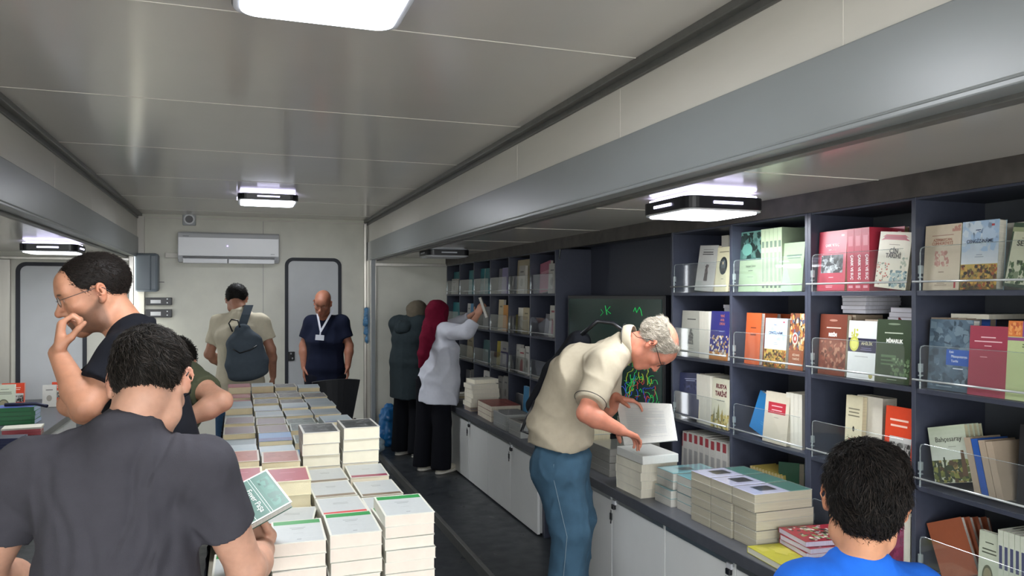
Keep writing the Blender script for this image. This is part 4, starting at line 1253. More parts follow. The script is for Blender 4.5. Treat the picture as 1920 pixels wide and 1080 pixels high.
# ---------------------------------------------------------------- the book table
TX0, TX1, TZ = -.085, .535, .80
TY0, TY1 = 2.06, 5.72
t = thing('book_table', 'long low display table carrying rows of stacked paperbacks, dark cloth skirt', 'table', ((TX0 + TX1) / 2, (TY0 + TY1) / 2, ZF))
hwx, hwy = (TX1 - TX0) / 2, (TY1 - TY0) / 2
boxes('tabletop', mat('table_top', '#8a8578', .5, noise=.1), [(-hwx, hwx, -hwy, hwy, .83, .86)], t, 0.003)
for sx in (-1, 1):
    for sy in (-1, 0, 1):
        boxes('leg', M_BLACK, [(sx * (hwx - .05) - .02, sx * (hwx - .05) + .02, sy * (hwy - .08) - .02, sy * (hwy - .08) + .02, 0, .83)], t, 0.003)
navy = mat('table_cloth_navy', '#1c2436', .9, noise=.15, nscale=30)
b = MB()
n = 90
def skirt(p0, p1, nx, ny):
    m_ = 60
    vs = []
    for i in range(m_ + 1):
        f = i / m_
        x = p0[0] + (p1[0] - p0[0]) * f
        y = p0[1] + (p1[1] - p0[1]) * f
        o1 = .008 * math.sin(i * 1.7)
        o2 = .020 * math.sin(i * 1.7 + .4)
        vs += [(x + nx * (.004 + abs(o1)), y + ny * (.004 + abs(o1)), .855), (x + nx * (.012 + abs(o2)), y + ny * (.012 + abs(o2)), .06)]
    b.mesh(vs, [(2 * i, 2 * i + 1, 2 * i + 3, 2 * i + 2) for i in range(m_)])
skirt((-hwx, hwy), (-hwx, -hwy), -1, 0)
skirt((hwx, -hwy), (hwx, hwy), 1, 0)
skirt((-hwx, -hwy), (hwx, -hwy), 0, -1)
sk = b.obj('cloth_skirt', navy, t, smooth=True)

rs = random.Random(11)
COLX = [.446, .299, .152, .005]
CN = ['aisle-side column', 'second column from the aisle', 'third column from the aisle', 'fourth column from the aisle']
DESC = {'green_band': 'white paperback with green band', 'brown_band': 'white paperback with brown band', 'red_band': 'white paperback with red band', 'maroon_band': 'white paperback with maroon band',
        'maroon': 'maroon paperback with cream border', 'rust': 'rust-coloured paperback', 'photo_dark': 'paperback with dark photo cover', 'lightblue': 'pale blue paperback', 'bluecov': 'bright blue paperback',
        'greyblue': 'grey-blue paperback', 'greencov': 'dark green paperback', 'darkcov': 'dark grey paperback', 'winecov': 'wine brown paperback', 'redtop': 'red paperback', 'plain': 'cream paperback'}
# rows from front to back: (y of front edge, [(design, top z) for aisle column, 2nd, 3rd, 4th])
ROWS = [
 (2.09, [('green_band', 1.022), ('green_band', .985), ('green_band', .975), ('green_band', .90)]),
 (2.315, [('brown_band', .965), ('red_band', .975), ('red_band', .955), None]),
 (2.54, [('brown_band', .965), ('brown_band', .972), ('maroon', 1.035), ('maroon', 1.045)]),
 (2.765, [('maroon_band', .975), ('brown_band', .97), ('maroon', .98), ('maroon', .98)]),
 (2.995, [('photo_dark', 1.115), ('photo_dark', 1.105), ('rust', 1.005), ('rust', 1.015)]),
 (3.225, [('lightblue', .96), ('bluecov', .96), ('lightblue', .985), ('lightblue', .995)]),
 (3.455, [('lightblue', 1.02), ('greencov', .985), ('bluecov', 1.0), ('greyblue', .98)]),
 (3.685, [('lightblue', 1.03), ('greencov', 1.0), ('winecov', 1.0), ('winecov', 1.0)]),
 (3.915, [('lightblue', .99), ('greencov', .99), ('winecov', 1.0), ('winecov', 1.01)]),
 (4.145, [('greyblue', 1.0), ('greyblue', 1.0), ('greyblue', 1.0), ('greyblue', .99)]),
 (4.375, [('greyblue', 1.01), ('lightblue', 1.01), ('lightblue', 1.0), ('greyblue', 1.02)]),
 (4.605, [('greyblue', 1.0), ('darkcov', 1.0), ('darkcov', 1.01), ('greyblue', 1.0)]),
 (4.835, [('darkcov', 1.005), ('darkcov', 1.01), ('darkcov', 1.015), ('redtop', .98)]),
 (5.065, [('greyblue', .985), ('darkcov', 1.0), ('redtop', .99), ('redtop', .99)]),
 (5.295, [('greyblue', 1.01), ('darkcov', 1.02), ('greyblue', 1.03), ('redtop', 1.03)]),
]
RN = ['front', 'second', 'third', 'fourth', 'fifth', 'sixth', 'seventh', 'eighth', 'ninth', 'tenth', 'eleventh', 'twelfth', 'thirteenth', 'fourteenth', 'rearmost']
LOW = MB()
for ri, (yf, cols) in enumerate(ROWS):
    for ci, c in enumerate(cols):
        if c is None:
            continue
        key, top = c
        hgt = top - TZ - .0005
        if ri == 0:
            n = max(2, round(hgt / .034))
        else:
            n = max(2, round(hgt / (.045 if ri < 5 else .052)))
        th = round(hgt / n - .0012, 4)
        near = ri < 6
        for k in range(n):
            tp = k == n - 1
            topish = n - 1 - k
            if not tp and ri > 0 and cols[ci] and (top - topish * (hgt / n)) < .86 and ri < 14 and ri > 1:
                pass
            kk = key
            bd = bk(kk, .138, .212, th)
            jx, jy = rs.uniform(-.003, .003), rs.uniform(-.006, .006)
            rot = rs.uniform(-1.6, 1.6)
            if tp and ri == 1 and ci == 2:
                rot = -9
            M = lie_M(COLX[ci] + jx, yf + .106 + jy, TZ + .0004 + (k + 1) * hgt / n, rot) @ Matrix.Translation((0, 0, -.106))
            if ri > 0 and not (tp or (ri < 10 and topish == 1) or (ri in (2, 4, 14) and topish < 4)):
                base_, _, _, kw_ = K[kk]
                LOW.T = M
                LOW.box(-.069, .069, 0, .0009, 0, .212, base_, 0)
                LOW.box(-.068, .068, .0009, th - .0009, .001, .211, kw_.get('page', PGW), 1)
                LOW.box(-.069, .069, th - .0009, th, 0, .212, base_, 0)
                continue
            lab = '%s, %s, %s, %s row' % (DESC[kk], 'topmost' if tp else ORD[n - 1 - k] + ' down', CN[ci], RN[ri])
            put_book(bd, M, lab)

LOW.T = Matrix.Identity(4)
tag(LOW.obj('stacked_books', [M_PRINT, M_PAGE]), 'lower paperbacks in the table stacks, hidden but for their edges', 'books', kind='stuff')
# ================================================================ figures: signed distance shapes meshed as one surface
V = lambda *a: np.array(a, dtype=float)

def nrm(v):
    v = np.asarray(v, float)
    return v / max(1e-9, np.linalg.norm(v))

class Shape:
    def __init__(s):
        s.p = []           # (function, blend k, op, bounding centre, bounding radius)

    def add(s, f, k=.02, op='u'):
        s.p.append((f, k, op))

    def cone(s, a, b, r1, r2, k=.02, op='u', cut=None):
        a = np.asarray(a, float)
        b = np.asarray(b, float)
        ab = b - a
        L2 = max(ab @ ab, 1e-12)
        def f(P):
            t = np.clip(((P - a) @ ab) / L2, 0, 1)
            d = np.linalg.norm(P - a - t[:, None] * ab, axis=1) - (r1 + (r2 - r1) * t)
            if cut is not None:
                d = np.maximum(d, (P - cut[0]) @ cut[1])
            return d
        s.add(f, k, op)

    def ell(s, c, R, r, k=.02, op='u'):
        """ellipsoid: R rows are the local axes"""
        c = np.asarray(c, float)
        R = np.asarray(R, float)
        r = np.asarray(r, float)
        def f(P):
            q = (P - c) @ R.T
            k0 = np.linalg.norm(q / r, axis=1)
            k1 = np.linalg.norm(q / (r * r), axis=1) + 1e-9
            return k0 * (k0 - 1) / k1
        s.add(f, k, op)

    def loft(s, rings, wide, k=.03, op='u', cut=None):
        """chain of elliptical sections; rings = [(centre, half width, half depth)]; wide = wide axis, one per ring or one for all"""
        for i in range(len(rings) - 1):
            (a, ua, va), (b, ub, vb) = rings[i], rings[i + 1]
            a = np.asarray(a, float)
            b = np.asarray(b, float)
            w0 = np.asarray(wide[i] if isinstance(wide, list) else wide, float)
            ax = nrm(b - a)
            u = nrm(w0 - ax * (w0 @ ax))
            v = np.cross(ax, u)
            L = np.linalg.norm(b - a)
            def f(P, a=a, ax=ax, u=u, v=v, L=L, ua=ua, ub=ub, va=va, vb=vb):
                q = P - a
                h = q @ ax
                t = np.clip(h / L, 0, 1)
                ru = ua + (ub - ua) * t
                rv = va + (vb - va) * t
                e = h - t * L
                x, y = q @ u, q @ v
                rw = np.minimum(rv, .06)
                k0 = np.sqrt((x / ru) ** 2 + (y / rv) ** 2 + (e / rw) ** 2)
                k1 = np.sqrt((x / ru ** 2) ** 2 + (y / rv ** 2) ** 2 + (e / rw ** 2) ** 2) + 1e-9
                d = k0 * (k0 - 1) / k1
                if cut is not None:
                    d = np.maximum(d, (P - cut[0]) @ cut[1])
                return d
            s.add(f, k, op)

    def torus(s, c, n, R, r, k=.005, flat=1.0, wide=None, asp=1.0):
        c = np.asarray(c, float)
        n = nrm(n)
        wd = nrm(np.cross(n, [0.3, 1, 0.1])) if wide is None else nrm(np.asarray(wide) - n * (np.asarray(wide) @ n))
        vd = np.cross(n, wd)
        def f(P):
            q = P - c
            h = q @ n
            x, y = q @ wd, (q @ vd) / asp
            rr = np.sqrt(x * x + y * y) - R
            return np.sqrt(rr * rr + (h / flat) ** 2) - r
        s.add(f, k)

    def box(s, c, R, hsz, r, k=.01, op='u'):
        c = np.asarray(c, float)
        R = np.asarray(R, float)
        hsz = np.asarray(hsz, float) - r
        def f(P):
            q = np.abs((P - c) @ R.T) - hsz
            return np.linalg.norm(np.maximum(q, 0), axis=1) + np.minimum(q.max(axis=1), 0) - r
        s.add(f, k, op)

    def ev(s, P):
        d = None
        for f, k, op in s.p:
            e = f(P)
            if d is None:
                d = e
            elif op == 'u':
                h = np.maximum(k - np.abs(d - e), 0) / k
                d = np.minimum(d, e) - h * h * k * .25
            elif op == 's':
                e = -e
                h = np.maximum(k - np.abs(d - e), 0) / k
                d = np.maximum(d, e) + h * h * k * .25
            elif op == 'i':
                d = np.maximum(d, e)
        if getattr(s, 'disp', None) is not None:
            d = d + s.disp(P)
        return d

def axis(lo, hi, step, fine=()):
    """sample positions with finer spacing inside the given bands [(a, b, step)]"""
    xs = [lo]
    while xs[-1] < hi:
        st = step
        for a, b, f in fine:
            if a - step <= xs[-1] <= b:
                st = min(st, f)
        xs.append(xs[-1] + st)
    return np.array(xs)

def surfnet(fn, xs, ys, zs):
    nx, ny, nz = len(xs), len(ys), len(zs)
    B = 4
    def cen(a):
        n = (len(a) + B - 1) // B
        c = np.array([(a[i * B] + a[min(i * B + B, len(a) - 1)]) / 2 for i in range(n)])
        h = np.array([(a[min(i * B + B, len(a) - 1)] - a[i * B]) / 2 for i in range(n)])
        return c, h
    cx, hx_ = cen(xs)
    cy, hy_ = cen(ys)
    cz, hz_ = cen(zs)
    G = np.stack(np.meshgrid(cx, cy, cz, indexing='ij'), -1).reshape(-1, 3)
    H = np.sqrt(hx_[:, None, None] ** 2 + hy_[None, :, None] ** 2 + hz_[None, None, :] ** 2)
    Dc = fn(G).reshape(len(cx), len(cy), len(cz))
    near = np.abs(Dc) < H * 1.5 + .012
    up = lambda a: np.repeat(np.repeat(np.repeat(a, B, 0), B, 1), B, 2)[:nx, :ny, :nz]
    D = up(Dc).astype(np.float32)
    m = up(near)
    I = np.argwhere(m)
    P = np.stack([xs[I[:, 0]], ys[I[:, 1]], zs[I[:, 2]]], -1)
    out = np.empty(len(P), np.float32)
    for i in range(0, len(P), 400000):
        out[i:i + 400000] = fn(P[i:i + 400000])
    D[m] = out
    D[np.abs(D) < 1e-7] = 1e-7
    ins = D < 0
    c8 = [ins[i:nx - 1 + i, j:ny - 1 + j, k:nz - 1 + k] for i in (0, 1) for j in (0, 1) for k in (0, 1)]
    anyi = np.logical_or.reduce(c8)
    alli = np.logical_and.reduce(c8)
    act = np.argwhere(anyi & ~alli)
    vid = -np.ones((nx - 1, ny - 1, nz - 1), np.int64)
    vid[act[:, 0], act[:, 1], act[:, 2]] = np.arange(len(act))
    acc = np.zeros((len(act), 3))
    cnt = np.zeros(len(act))
    A = (xs, ys, zs)
    for ax in range(3):
        o1, o2 = [a for a in range(3) if a != ax]
        for i in (0, 1):
            for j in (0, 1):
                p = act.copy()
                p[:, o1] += i
                p[:, o2] += j
                q = p.copy()
                q[:, ax] += 1
                d0 = D[p[:, 0], p[:, 1], p[:, 2]]
                d1 = D[q[:, 0], q[:, 1], q[:, 2]]
                cr = (d0 < 0) != (d1 < 0)
                t = np.where(cr, d0 / np.where(cr, d0 - d1, 1), 0)
                pos = np.zeros((len(act), 3))
                pos[:, ax] = A[ax][p[:, ax]] * (1 - t) + A[ax][q[:, ax]] * t
                pos[:, o1] = A[o1][p[:, o1]]
                pos[:, o2] = A[o2][p[:, o2]]
                acc += pos * cr[:, None]
                cnt += cr
    verts = acc / cnt[:, None]
    faces = []
    for ax in range(3):
        o1, o2 = (ax + 1) % 3, (ax + 2) % 3
        s0 = [slice(None)] * 3
        s1 = [slice(None)] * 3
        s0[ax] = slice(0, -1)
        s1[ax] = slice(1, None)
        a = ins[tuple(s0)]
        b = ins[tuple(s1)]
        E = np.argwhere(a != b)
        lim = (nx - 1, ny - 1, nz - 1)
        ok = (E[:, o1] > 0) & (E[:, o2] > 0) & (E[:, o1] < lim[o1]) & (E[:, o2] < lim[o2])
        E = E[ok]
        flip = a[E[:, 0], E[:, 1], E[:, 2]]
        def g(i, j):
            q = E.copy()
            q[:, o1] -= i
            q[:, o2] -= j
            return vid[q[:, 0], q[:, 1], q[:, 2]]
        quad = np.stack([g(1, 1), g(0, 1), g(0, 0), g(1, 0)], -1)
        quad[~flip] = quad[~flip][:, ::-1]
        faces.append(quad)
    F = np.concatenate(faces)
    F = F[(F >= 0).all(1)]
    return verts, F

def np_mesh(name, verts, faces, mats, colors=None, smooth=True):
    me = bpy.data.meshes.new(name)
    nv, nf = len(verts), len(faces)
    k = faces.shape[1]
    me.vertices.add(nv)
    me.vertices.foreach_set('co', np.ascontiguousarray(verts, dtype=np.float32).ravel())
    me.loops.add(nf * k)
    me.loops.foreach_set('vertex_index', np.ascontiguousarray(faces, dtype=np.int32).ravel())
    me.polygons.add(nf)
    me.polygons.foreach_set('loop_start', np.arange(0, nf * k, k, dtype=np.int32))
    me.polygons.foreach_set('loop_total', np.full(nf, k, dtype=np.int32))
    me.update(calc_edges=True)
    for m in (mats if isinstance(mats, (list, tuple)) else [mats]):
        me.materials.append(m)
    if colors is not None:
        a = me.color_attributes.new('Col', 'FLOAT_COLOR', 'POINT')
        c = np.ones((nv, 4), np.float32)
        c[:, :3] = colors
        a.data.foreach_set('color', c.ravel())
    me.polygons.foreach_set('use_smooth', np.full(nf, smooth))
    me.update()
    return me

def sdf_obj(name, shape, lo, hi, step, material, parent, fine=((), (), ()), color=None, origin=(0, 0, 0), relax=0):
    xs = axis(lo[0], hi[0], step, fine[0])
    ys = axis(lo[1], hi[1], step, fine[1])
    zs = axis(lo[2], hi[2], step, fine[2])
    v, f = surfnet(shape.ev, xs, ys, zs)
    col = color(v) if color is not None else None
    me = np_mesh(name, v - np.asarray(origin), f, material, col)
    o = bpy.data.objects.new(name, me)
    link(o, parent)
    return o, v, f

def noise3(P, s, seed=0):
    """cheap smooth noise from warped sines"""
    r = np.random.RandomState(seed)
    out = 0
    for i in range(5):
        d = r.normal(size=3)
        d /= np.linalg.norm(d)
        ph = r.uniform(0, 6.28)
        f = s * (1 + .5 * i)
        w2 = r.normal(size=3)
        out = out + np.sin(P @ d * f + ph + 1.3 * np.sin(P @ w2 * s * .6 + ph * 2)) / (1 + .4 * i)
    return out / 2.6

# ---------------------------------------------------------------- head
class Head:
    def __init__(s, c, fwd, up, size=1.0, fem=False, skin='#c79a80', age=0, beard=0, child=False):
        s.c = np.asarray(c, float)
        s.f = nrm(fwd)
        u = np.asarray(up, float)
        s.u = nrm(u - s.f * (u @ s.f))
        s.r = np.cross(s.f, s.u)
        s.R = np.stack([s.r, s.f, s.u])
        s.k = size
        s.skin = np.array(hx(skin))
        s.beard = beard
        s.child = child

    def w(s, x, y, z):
        return s.c + (s.r * x + s.f * y + s.u * z) * s.k

    def loc(s, P):
        return ((P - s.c) @ s.R.T) / s.k

    def build(s, S_, ears=True):
        k = s.k
        E = lambda c, r, kk=.02, op='u': S_.ell(s.w(*c), s.R, np.array(r) * k, kk * k, op)
        C = lambda a, b, r1, r2, kk=.02, op='u': S_.cone(s.w(*a), s.w(*b), r1 * k, r2 * k, kk * k, op)
        E((0, -.018, .032), (.074, .096, .082))
        E((0, -.005, .055), (.066, .088, .06))
        E((0, .032, -.028), (.060, .062, .082), .03)
        for q in (-1, 1):
            C((q * .054, -.012, -.035), (q * .046, .012, -.082), .017, .015, .03)
            C((q * .046, .012, -.082), (q * .014, .070, -.102), .015, .014, .03)
            E((q * .040, .066, -.022), (.022, .02, .018), .025)
            C((q * .008, .090, .020), (q * .040, .078, .024), .010, .009, .018)
        E((0, .074, -.100), (.020, .019, .017), .02)
        E((0, .07, .045), (.05, .028, .035), .03)
        # nose
        C((0, .088, .012), (0, .114, -.028), .0075, .0095, .014)
        E((0, .113, -.034), (.0115, .0115, .010), .010)
        for q in (-1, 1):
            E((q * .0125, .101, -.037), (.0075, .010, .0075), .007)
            E((q * .007, .107, -.0445), (.0035, .005, .003), .003, 's')
        # mouth mound and lips
        E((0, .082, -.066), (.032, .018, .022), .02)
        E((0, .0965, -.0605), (.024, .008, .0050), .006)
        E((0, .0955, -.0715), (.021, .008, .0058), .006)
        C((-.022, .100, -.0658), (.022, .100, -.0658), .0014, .0014, .004, 's')
        # eyes
        for q in (-1, 1):
            E((q * .031, .098, .004), (.017, .014, .012), .012, 's')
            E((q * .031, .0775, .003), (.0135, .0135, .0125), .004)
            C((q * .019, .0915, .0115), (q * .043, .0835, .0105), .0038, .0032, .006)
            C((q * .020, .0895, -.0060), (q * .042, .0825, -.0060), .0032, .0028, .006)
        if ears:
            for q in (-1, 1):
                Re = np.array([nrm(s.r * q * .88 - s.f * .48), nrm(s.f * .88 + s.r * q * .48), s.u])
                c = s.w(q * .082, -.012, -.004)
                S_.ell(c, Re, np.array([.0062, .017, .030]) * k, .006 * k)
                S_.torus(s.w(q * .0865, -.0145, .004), Re[0], .0165 * k, .0042 * k, .004 * k, wide=s.u, asp=.72)
                S_.ell(s.w(q * .0845, -.006, -.004), Re, np.array([.006, .0075, .012]) * k, .005 * k, 's')
                S_.ell(s.w(q * .080, -.004, -.030), Re, np.array([.006, .009, .009]) * k, .006 * k)

    def color(s, P, base):
        """skin pigmentation: lips, brows, iris, stubble, ruddy ears"""
        q = s.loc(P)
        x, y, z = q[:, 0], q[:, 1], q[:, 2]
        c = base.copy()
        ax = np.abs(x)
        def mixc(mask, col, amt=1.0):
            m = (np.clip(mask, 0, 1) * amt)[:, None]
            c[:] = c * (1 - m) + np.array(col) * m
        def blob(cx, cy, cz, rx, ry, rz, soft=.25):
            d = np.sqrt(((ax - cx) / rx) ** 2 + ((y - cy) / ry) ** 2 + ((z - cz) / rz) ** 2)
            return np.clip((1 - d) / soft, 0, 1)
        red = s.skin * np.array([1.02, .72, .66])
        mixc(blob(.084, -.01, -.004, .022, .03, .036), red, .45)
        mixc(blob(.0, .115, -.034, .018, .016, .014), red, .4)
        mixc(blob(.042, .07, -.03, .03, .03, .022, .6), red, .3)
        mixc(blob(0, .098, -.066, .025, .014, .0115, .3), s.skin * np.array([.86, .52, .50]), .75)
        inr = (np.sqrt(x * x * .6 + (y) ** 2 + z * z) < .13) & (z < .14)
        if s.beard:
            bz = np.interp(y, [-.01, .02, .05, .09, .12], [.0, -.030, -.045, -.040, -.046])
            m = np.clip((bz - z) / .012, 0, 1) * np.clip((y + .012) / .012, 0, 1) * np.clip((z + .135) / .012, 0, 1) * inr
            m = m * (1 - blob(0, .1, -.066, .022, .014, .0095, .3)) * np.clip((.125 - y) / .01, 0, 1)
            mixc(m, hx('#4b3a30'), s.beard)
        br = blob(.030, .092, .0225, .019, .02, .0046, .4)
        mixc(br, s.hair if getattr(s, 'hair', None) is not None else hx('#3a2c24'), .85)
        # eyes: closed-down lids with a dark lash line and a sliver of eye
        mixc(blob(.031, .092, .0015, .0115, .012, .0034, .3), hx('#cfc6bf'), .8)
        mixc(blob(.031, .094, .0015, .0048, .012, .0036, .3), hx('#2a1d16'), .95)
        mixc(blob(.031, .090, .0050, .0135, .016, .0014, .4), hx('#2c1f1a'), .8)
        return c

def head_hair(H, kind, thick=.010, seed=1, wave=.0):
    """scalp cap with a hairline; kind: short, boy, bald_ring, crop"""
    S_ = Shape()
    k = H.k
    t = thick
    S_.ell(H.w(0, -.018, .032), H.R, (np.array([.074, .096, .082]) + t) * k, .02 * k)
    S_.ell(H.w(0, -.005, .055), H.R, (np.array([.066, .088, .06]) + t) * k, .02 * k)
    if kind == 'boy':
        S_.ell(H.w(0, -.050, -.015), H.R, np.array([.062, .058, .062]) * k, .03 * k)
        S_.ell(H.w(.012, .02, .082), H.R, np.array([.055, .06, .04]) * k, .04 * k)
    elif kind == 'short':
        S_.ell(H.w(0, -.050, -.005), H.R, np.array([.060, .050, .050]) * k, .03 * k)
    def keep(P):
        q = H.loc(P)
        x, y, z = q[:, 0], q[:, 1], q[:, 2]
        ax = np.abs(x)
        if kind == 'boy':
            ln = np.interp(y, [-.12, -.06, -.025, -.012, .012, .03, .06, .085], [-.085, -.088, -.05, .020, .018, -.012, .045, .05])
            ln = ln + .006 * np.sin(x * 180) * (y < -.03)
        elif kind == 'bald_ring':
            ln = np.interp(y, [-.12, -.06, -.03, -.014, .010, .026, .045, .06, .09], [-.060, -.060, -.045, .022, .022, -.012, .03, .06, .2])
        else:
            ln = np.interp(y, [-.12, -.06, -.03, -.014, .010, .022, .034, .052, .075, .095], [-.048, -.052, -.040, .022, .020, -.026, .012, .040, .066, .072])
            ln = ln + .010 * np.clip((.045 - ax) / .045, 0, 1) * (y > .04) + np.where(y > .05, -.006, 0)
        ln = ln + .003 * noise3(q, 160, seed)
        d = (ln - z) * k
        if kind == 'bald_ring':
            top = (z - np.interp(y, [-.12, -.09, -.05, 0, .05], [.078, .088, .090, .092, .098]) - .004 * noise3(q, 90, 4)) * k
            d = np.maximum(d, top)
        return d
    S_.add(keep, .004, 'i')
    if wave:
        S_.disp = lambda P: wave * noise3(H.loc(P), 75, seed) + wave * .5 * noise3(H.loc(P), 190, seed + 3)
    return S_

def hair_mesh(H, S_, step, n, length, width, colors, seed, comb=(0, -1, -.4), lift=.5, name='hair', parent=None, origin=(0, 0, 0), roughm=None, curl=.4):
    r = .15 * H.k
    lo, hi = H.c - r, H.c + r
    xs = axis(lo[0], hi[0], step)
    ys = axis(lo[1], hi[1], step)
    zs = axis(lo[2], hi[2], step)
    v, f = surfnet(S_.ev, xs, ys, zs)
    rs_ = np.random.RandomState(seed)
    cols = [np.array(hx(c)) for c in colors]
    cv = cols[0] * .7 + np.zeros((len(v), 3))
    tri = None
    if n:
        # surface normals from the faces
        fn = np.cross(v[f[:, 1]] - v[f[:, 0]], v[f[:, 2]] - v[f[:, 0]])
        ar = np.linalg.norm(fn, axis=1)
        fn = fn / np.maximum(ar, 1e-12)[:, None]
        fc = v[f].mean(1)
        q = H.loc(fc)
        out = ((fc - (H.c + H.u * .02)) * fn).sum(1) > 0
        pr = ar * out
        pr = pr / pr.sum()
        idx = rs_.choice(len(f), n, p=pr)
        base = fc[idx] + rs_.normal(size=(n, 3)) * step * .5
        nn = fn[idx]
        cd = H.r * comb[0] + H.f * comb[1] + H.u * comb[2]
        # swirl field: comb direction varies smoothly
        ph = noise3(H.loc(base), 40, seed + 5)
        side = np.cross(nn, cd)
        d = cd + side * (ph[:, None] * curl) + rs_.normal(size=(n, 3)) * .22
        d = d - nn * (d * nn).sum(1)[:, None]
        d = d / np.maximum(np.linalg.norm(d, axis=1), 1e-6)[:, None]
        L = length * rs_.uniform(.6, 1.25, n) * H.k
        lf = lift * rs_.uniform(.5, 1.4, n)
        p0 = base - nn * .001
        d1 = d + nn * lf[:, None]
        d1 /= np.linalg.norm(d1, axis=1)[:, None]
        d2 = d + nn * (lf * .15)[:, None] + rs_.normal(size=(n, 3)) * .2
        d2 /= np.linalg.norm(d2, axis=1)[:, None]
        d3 = d - nn * .25 + rs_.normal(size=(n, 3)) * .25
        d3 /= np.linalg.norm(d3, axis=1)[:, None]
        pts = [p0, p0 + d1 * (L / 3)[:, None]]
        pts.append(pts[-1] + d2 * (L / 3)[:, None])
        pts.append(pts[-1] + d3 * (L / 3)[:, None])
        sd = np.cross(d, nn)
        sd /= np.maximum(np.linalg.norm(sd, axis=1), 1e-6)[:, None]
        ws = [width, width, width * .8, width * .15]
        V_ = []
        for p, w_ in zip(pts, ws):
            V_ += [p + sd * w_, p + nn * w_ * .8, p - sd * w_]
        V_ = np.stack(V_, 1)        # n, 12, 3
        off = len(v) + np.arange(n)[:, None] * 12
        Fs = []
        for s_ in range(3):
            for a, b in ((0, 1), (1, 2), (2, 0)):
                Fs.append(np.stack([off[:, 0] + s_ * 3 + a, off[:, 0] + s_ * 3 + b, off[:, 0] + s_ * 3 + 3 + b, off[:, 0] + s_ * 3 + 3 + a], -1))
        f = np.concatenate([f] + Fs)
        ci = rs_.choice(len(cols), n)
        cc = np.stack(cols)[ci] * rs_.uniform(.8, 1.2, n)[:, None]
        cv = np.concatenate([cv, np.repeat(cc, 12, 0)])
        v = np.concatenate([v, V_.reshape(-1, 3)])
    me = np_mesh(name, v - np.asarray(origin), f, roughm, cv)
    o = bpy.data.objects.new(name, me)
    link(o, parent)
    return o

# ---------------------------------------------------------------- hand
def hand(S_, wrist, f, n, side, size=1.0, curls=(.5, .55, .6, .65), spread=.06, thumb=(.7, .35, .3), tcurl=.35, bends=None):
    """wrist point; f finger direction; n palm normal (side the fingers close to); side: direction of the thumb"""
    f = nrm(f)
    n = nrm(np.asarray(n) - f * (np.asarray(n) @ f))
    t = np.asarray(side, float)
    t = nrm(t - f * (t @ f) - n * (t @ n))
    W = np.asarray(wrist, float)
    k = size
    R = np.stack([t, f, n])
    w = lambda a, b, c: W + (t * a + f * b + n * c) * k
    S_.box(w(.002, .048, .0), R, np.array([.037, .046, .0125]) * k, .012 * k, .012 * k)
    S_.ell(w(.022, .030, .008), R, np.array([.017, .028, .013]) * k, .012 * k)
    S_.ell(w(-.022, .034, .006), R, np.array([.013, .03, .011]) * k, .012 * k)
    lens = [.070, .078, .072, .056]
    offs = [.028, .0095, -.0095, -.027]
    rad = [.0088, .0090, .0086, .0076]
    for i in range(4):
        p = w(offs[i], .090 - (.006 if i == 3 else 0), 0)
        a = 0.0
        c = curls[i]
        d0 = f + t * (spread * (1.5 - i))
        for j, fr in enumerate((.46, .30, .24)):
            a += c * ((.75, 1.05, .75)[j])
            d = nrm(d0 * math.cos(a) + n * math.sin(a))
            q = p + d * lens[i] * fr * k
            r0 = rad[i] * (1 - .08 * j) * k
            S_.cone(p, q, r0, r0 * .93, (.007 if j == 0 else .003) * k)
            p = q
    # thumb leaves the side of the palm near its base
    p = w(.030, .018, .004)
    d = nrm(t * thumb[0] + f * thumb[1] + n * thumb[2])
    q = p + d * .040 * k
    S_.cone(p, q, .0135 * k, .0110 * k, .012 * k)
    d2 = nrm(d * math.cos(tcurl) + f * math.sin(tcurl))
    q2 = q + d2 * .030 * k
    S_.cone(q, q2, .0105 * k, .0098 * k, .004 * k)
    d3 = nrm(d2 * math.cos(tcurl) + f * math.sin(tcurl) * .7 + n * .2)
    q3 = q2 + d3 * .024 * k
    S_.cone(q2, q3, .0098 * k, .0082 * k, .003 * k)

# ---------------------------------------------------------------- whole figure
M_HAIR = mat('hair', attr=True, rough=0.6, spec=0.2)

def cloth(name, color, noise=.05, bump=.35, bscale=900, rough=.9, **kw):
    return mat(name, color, rough, noise=noise, nscale=kw.pop('nscale', 35), bump=bump, bscale=bscale, spec=.2, sheen=kw.pop('sheen', 0), **kw)

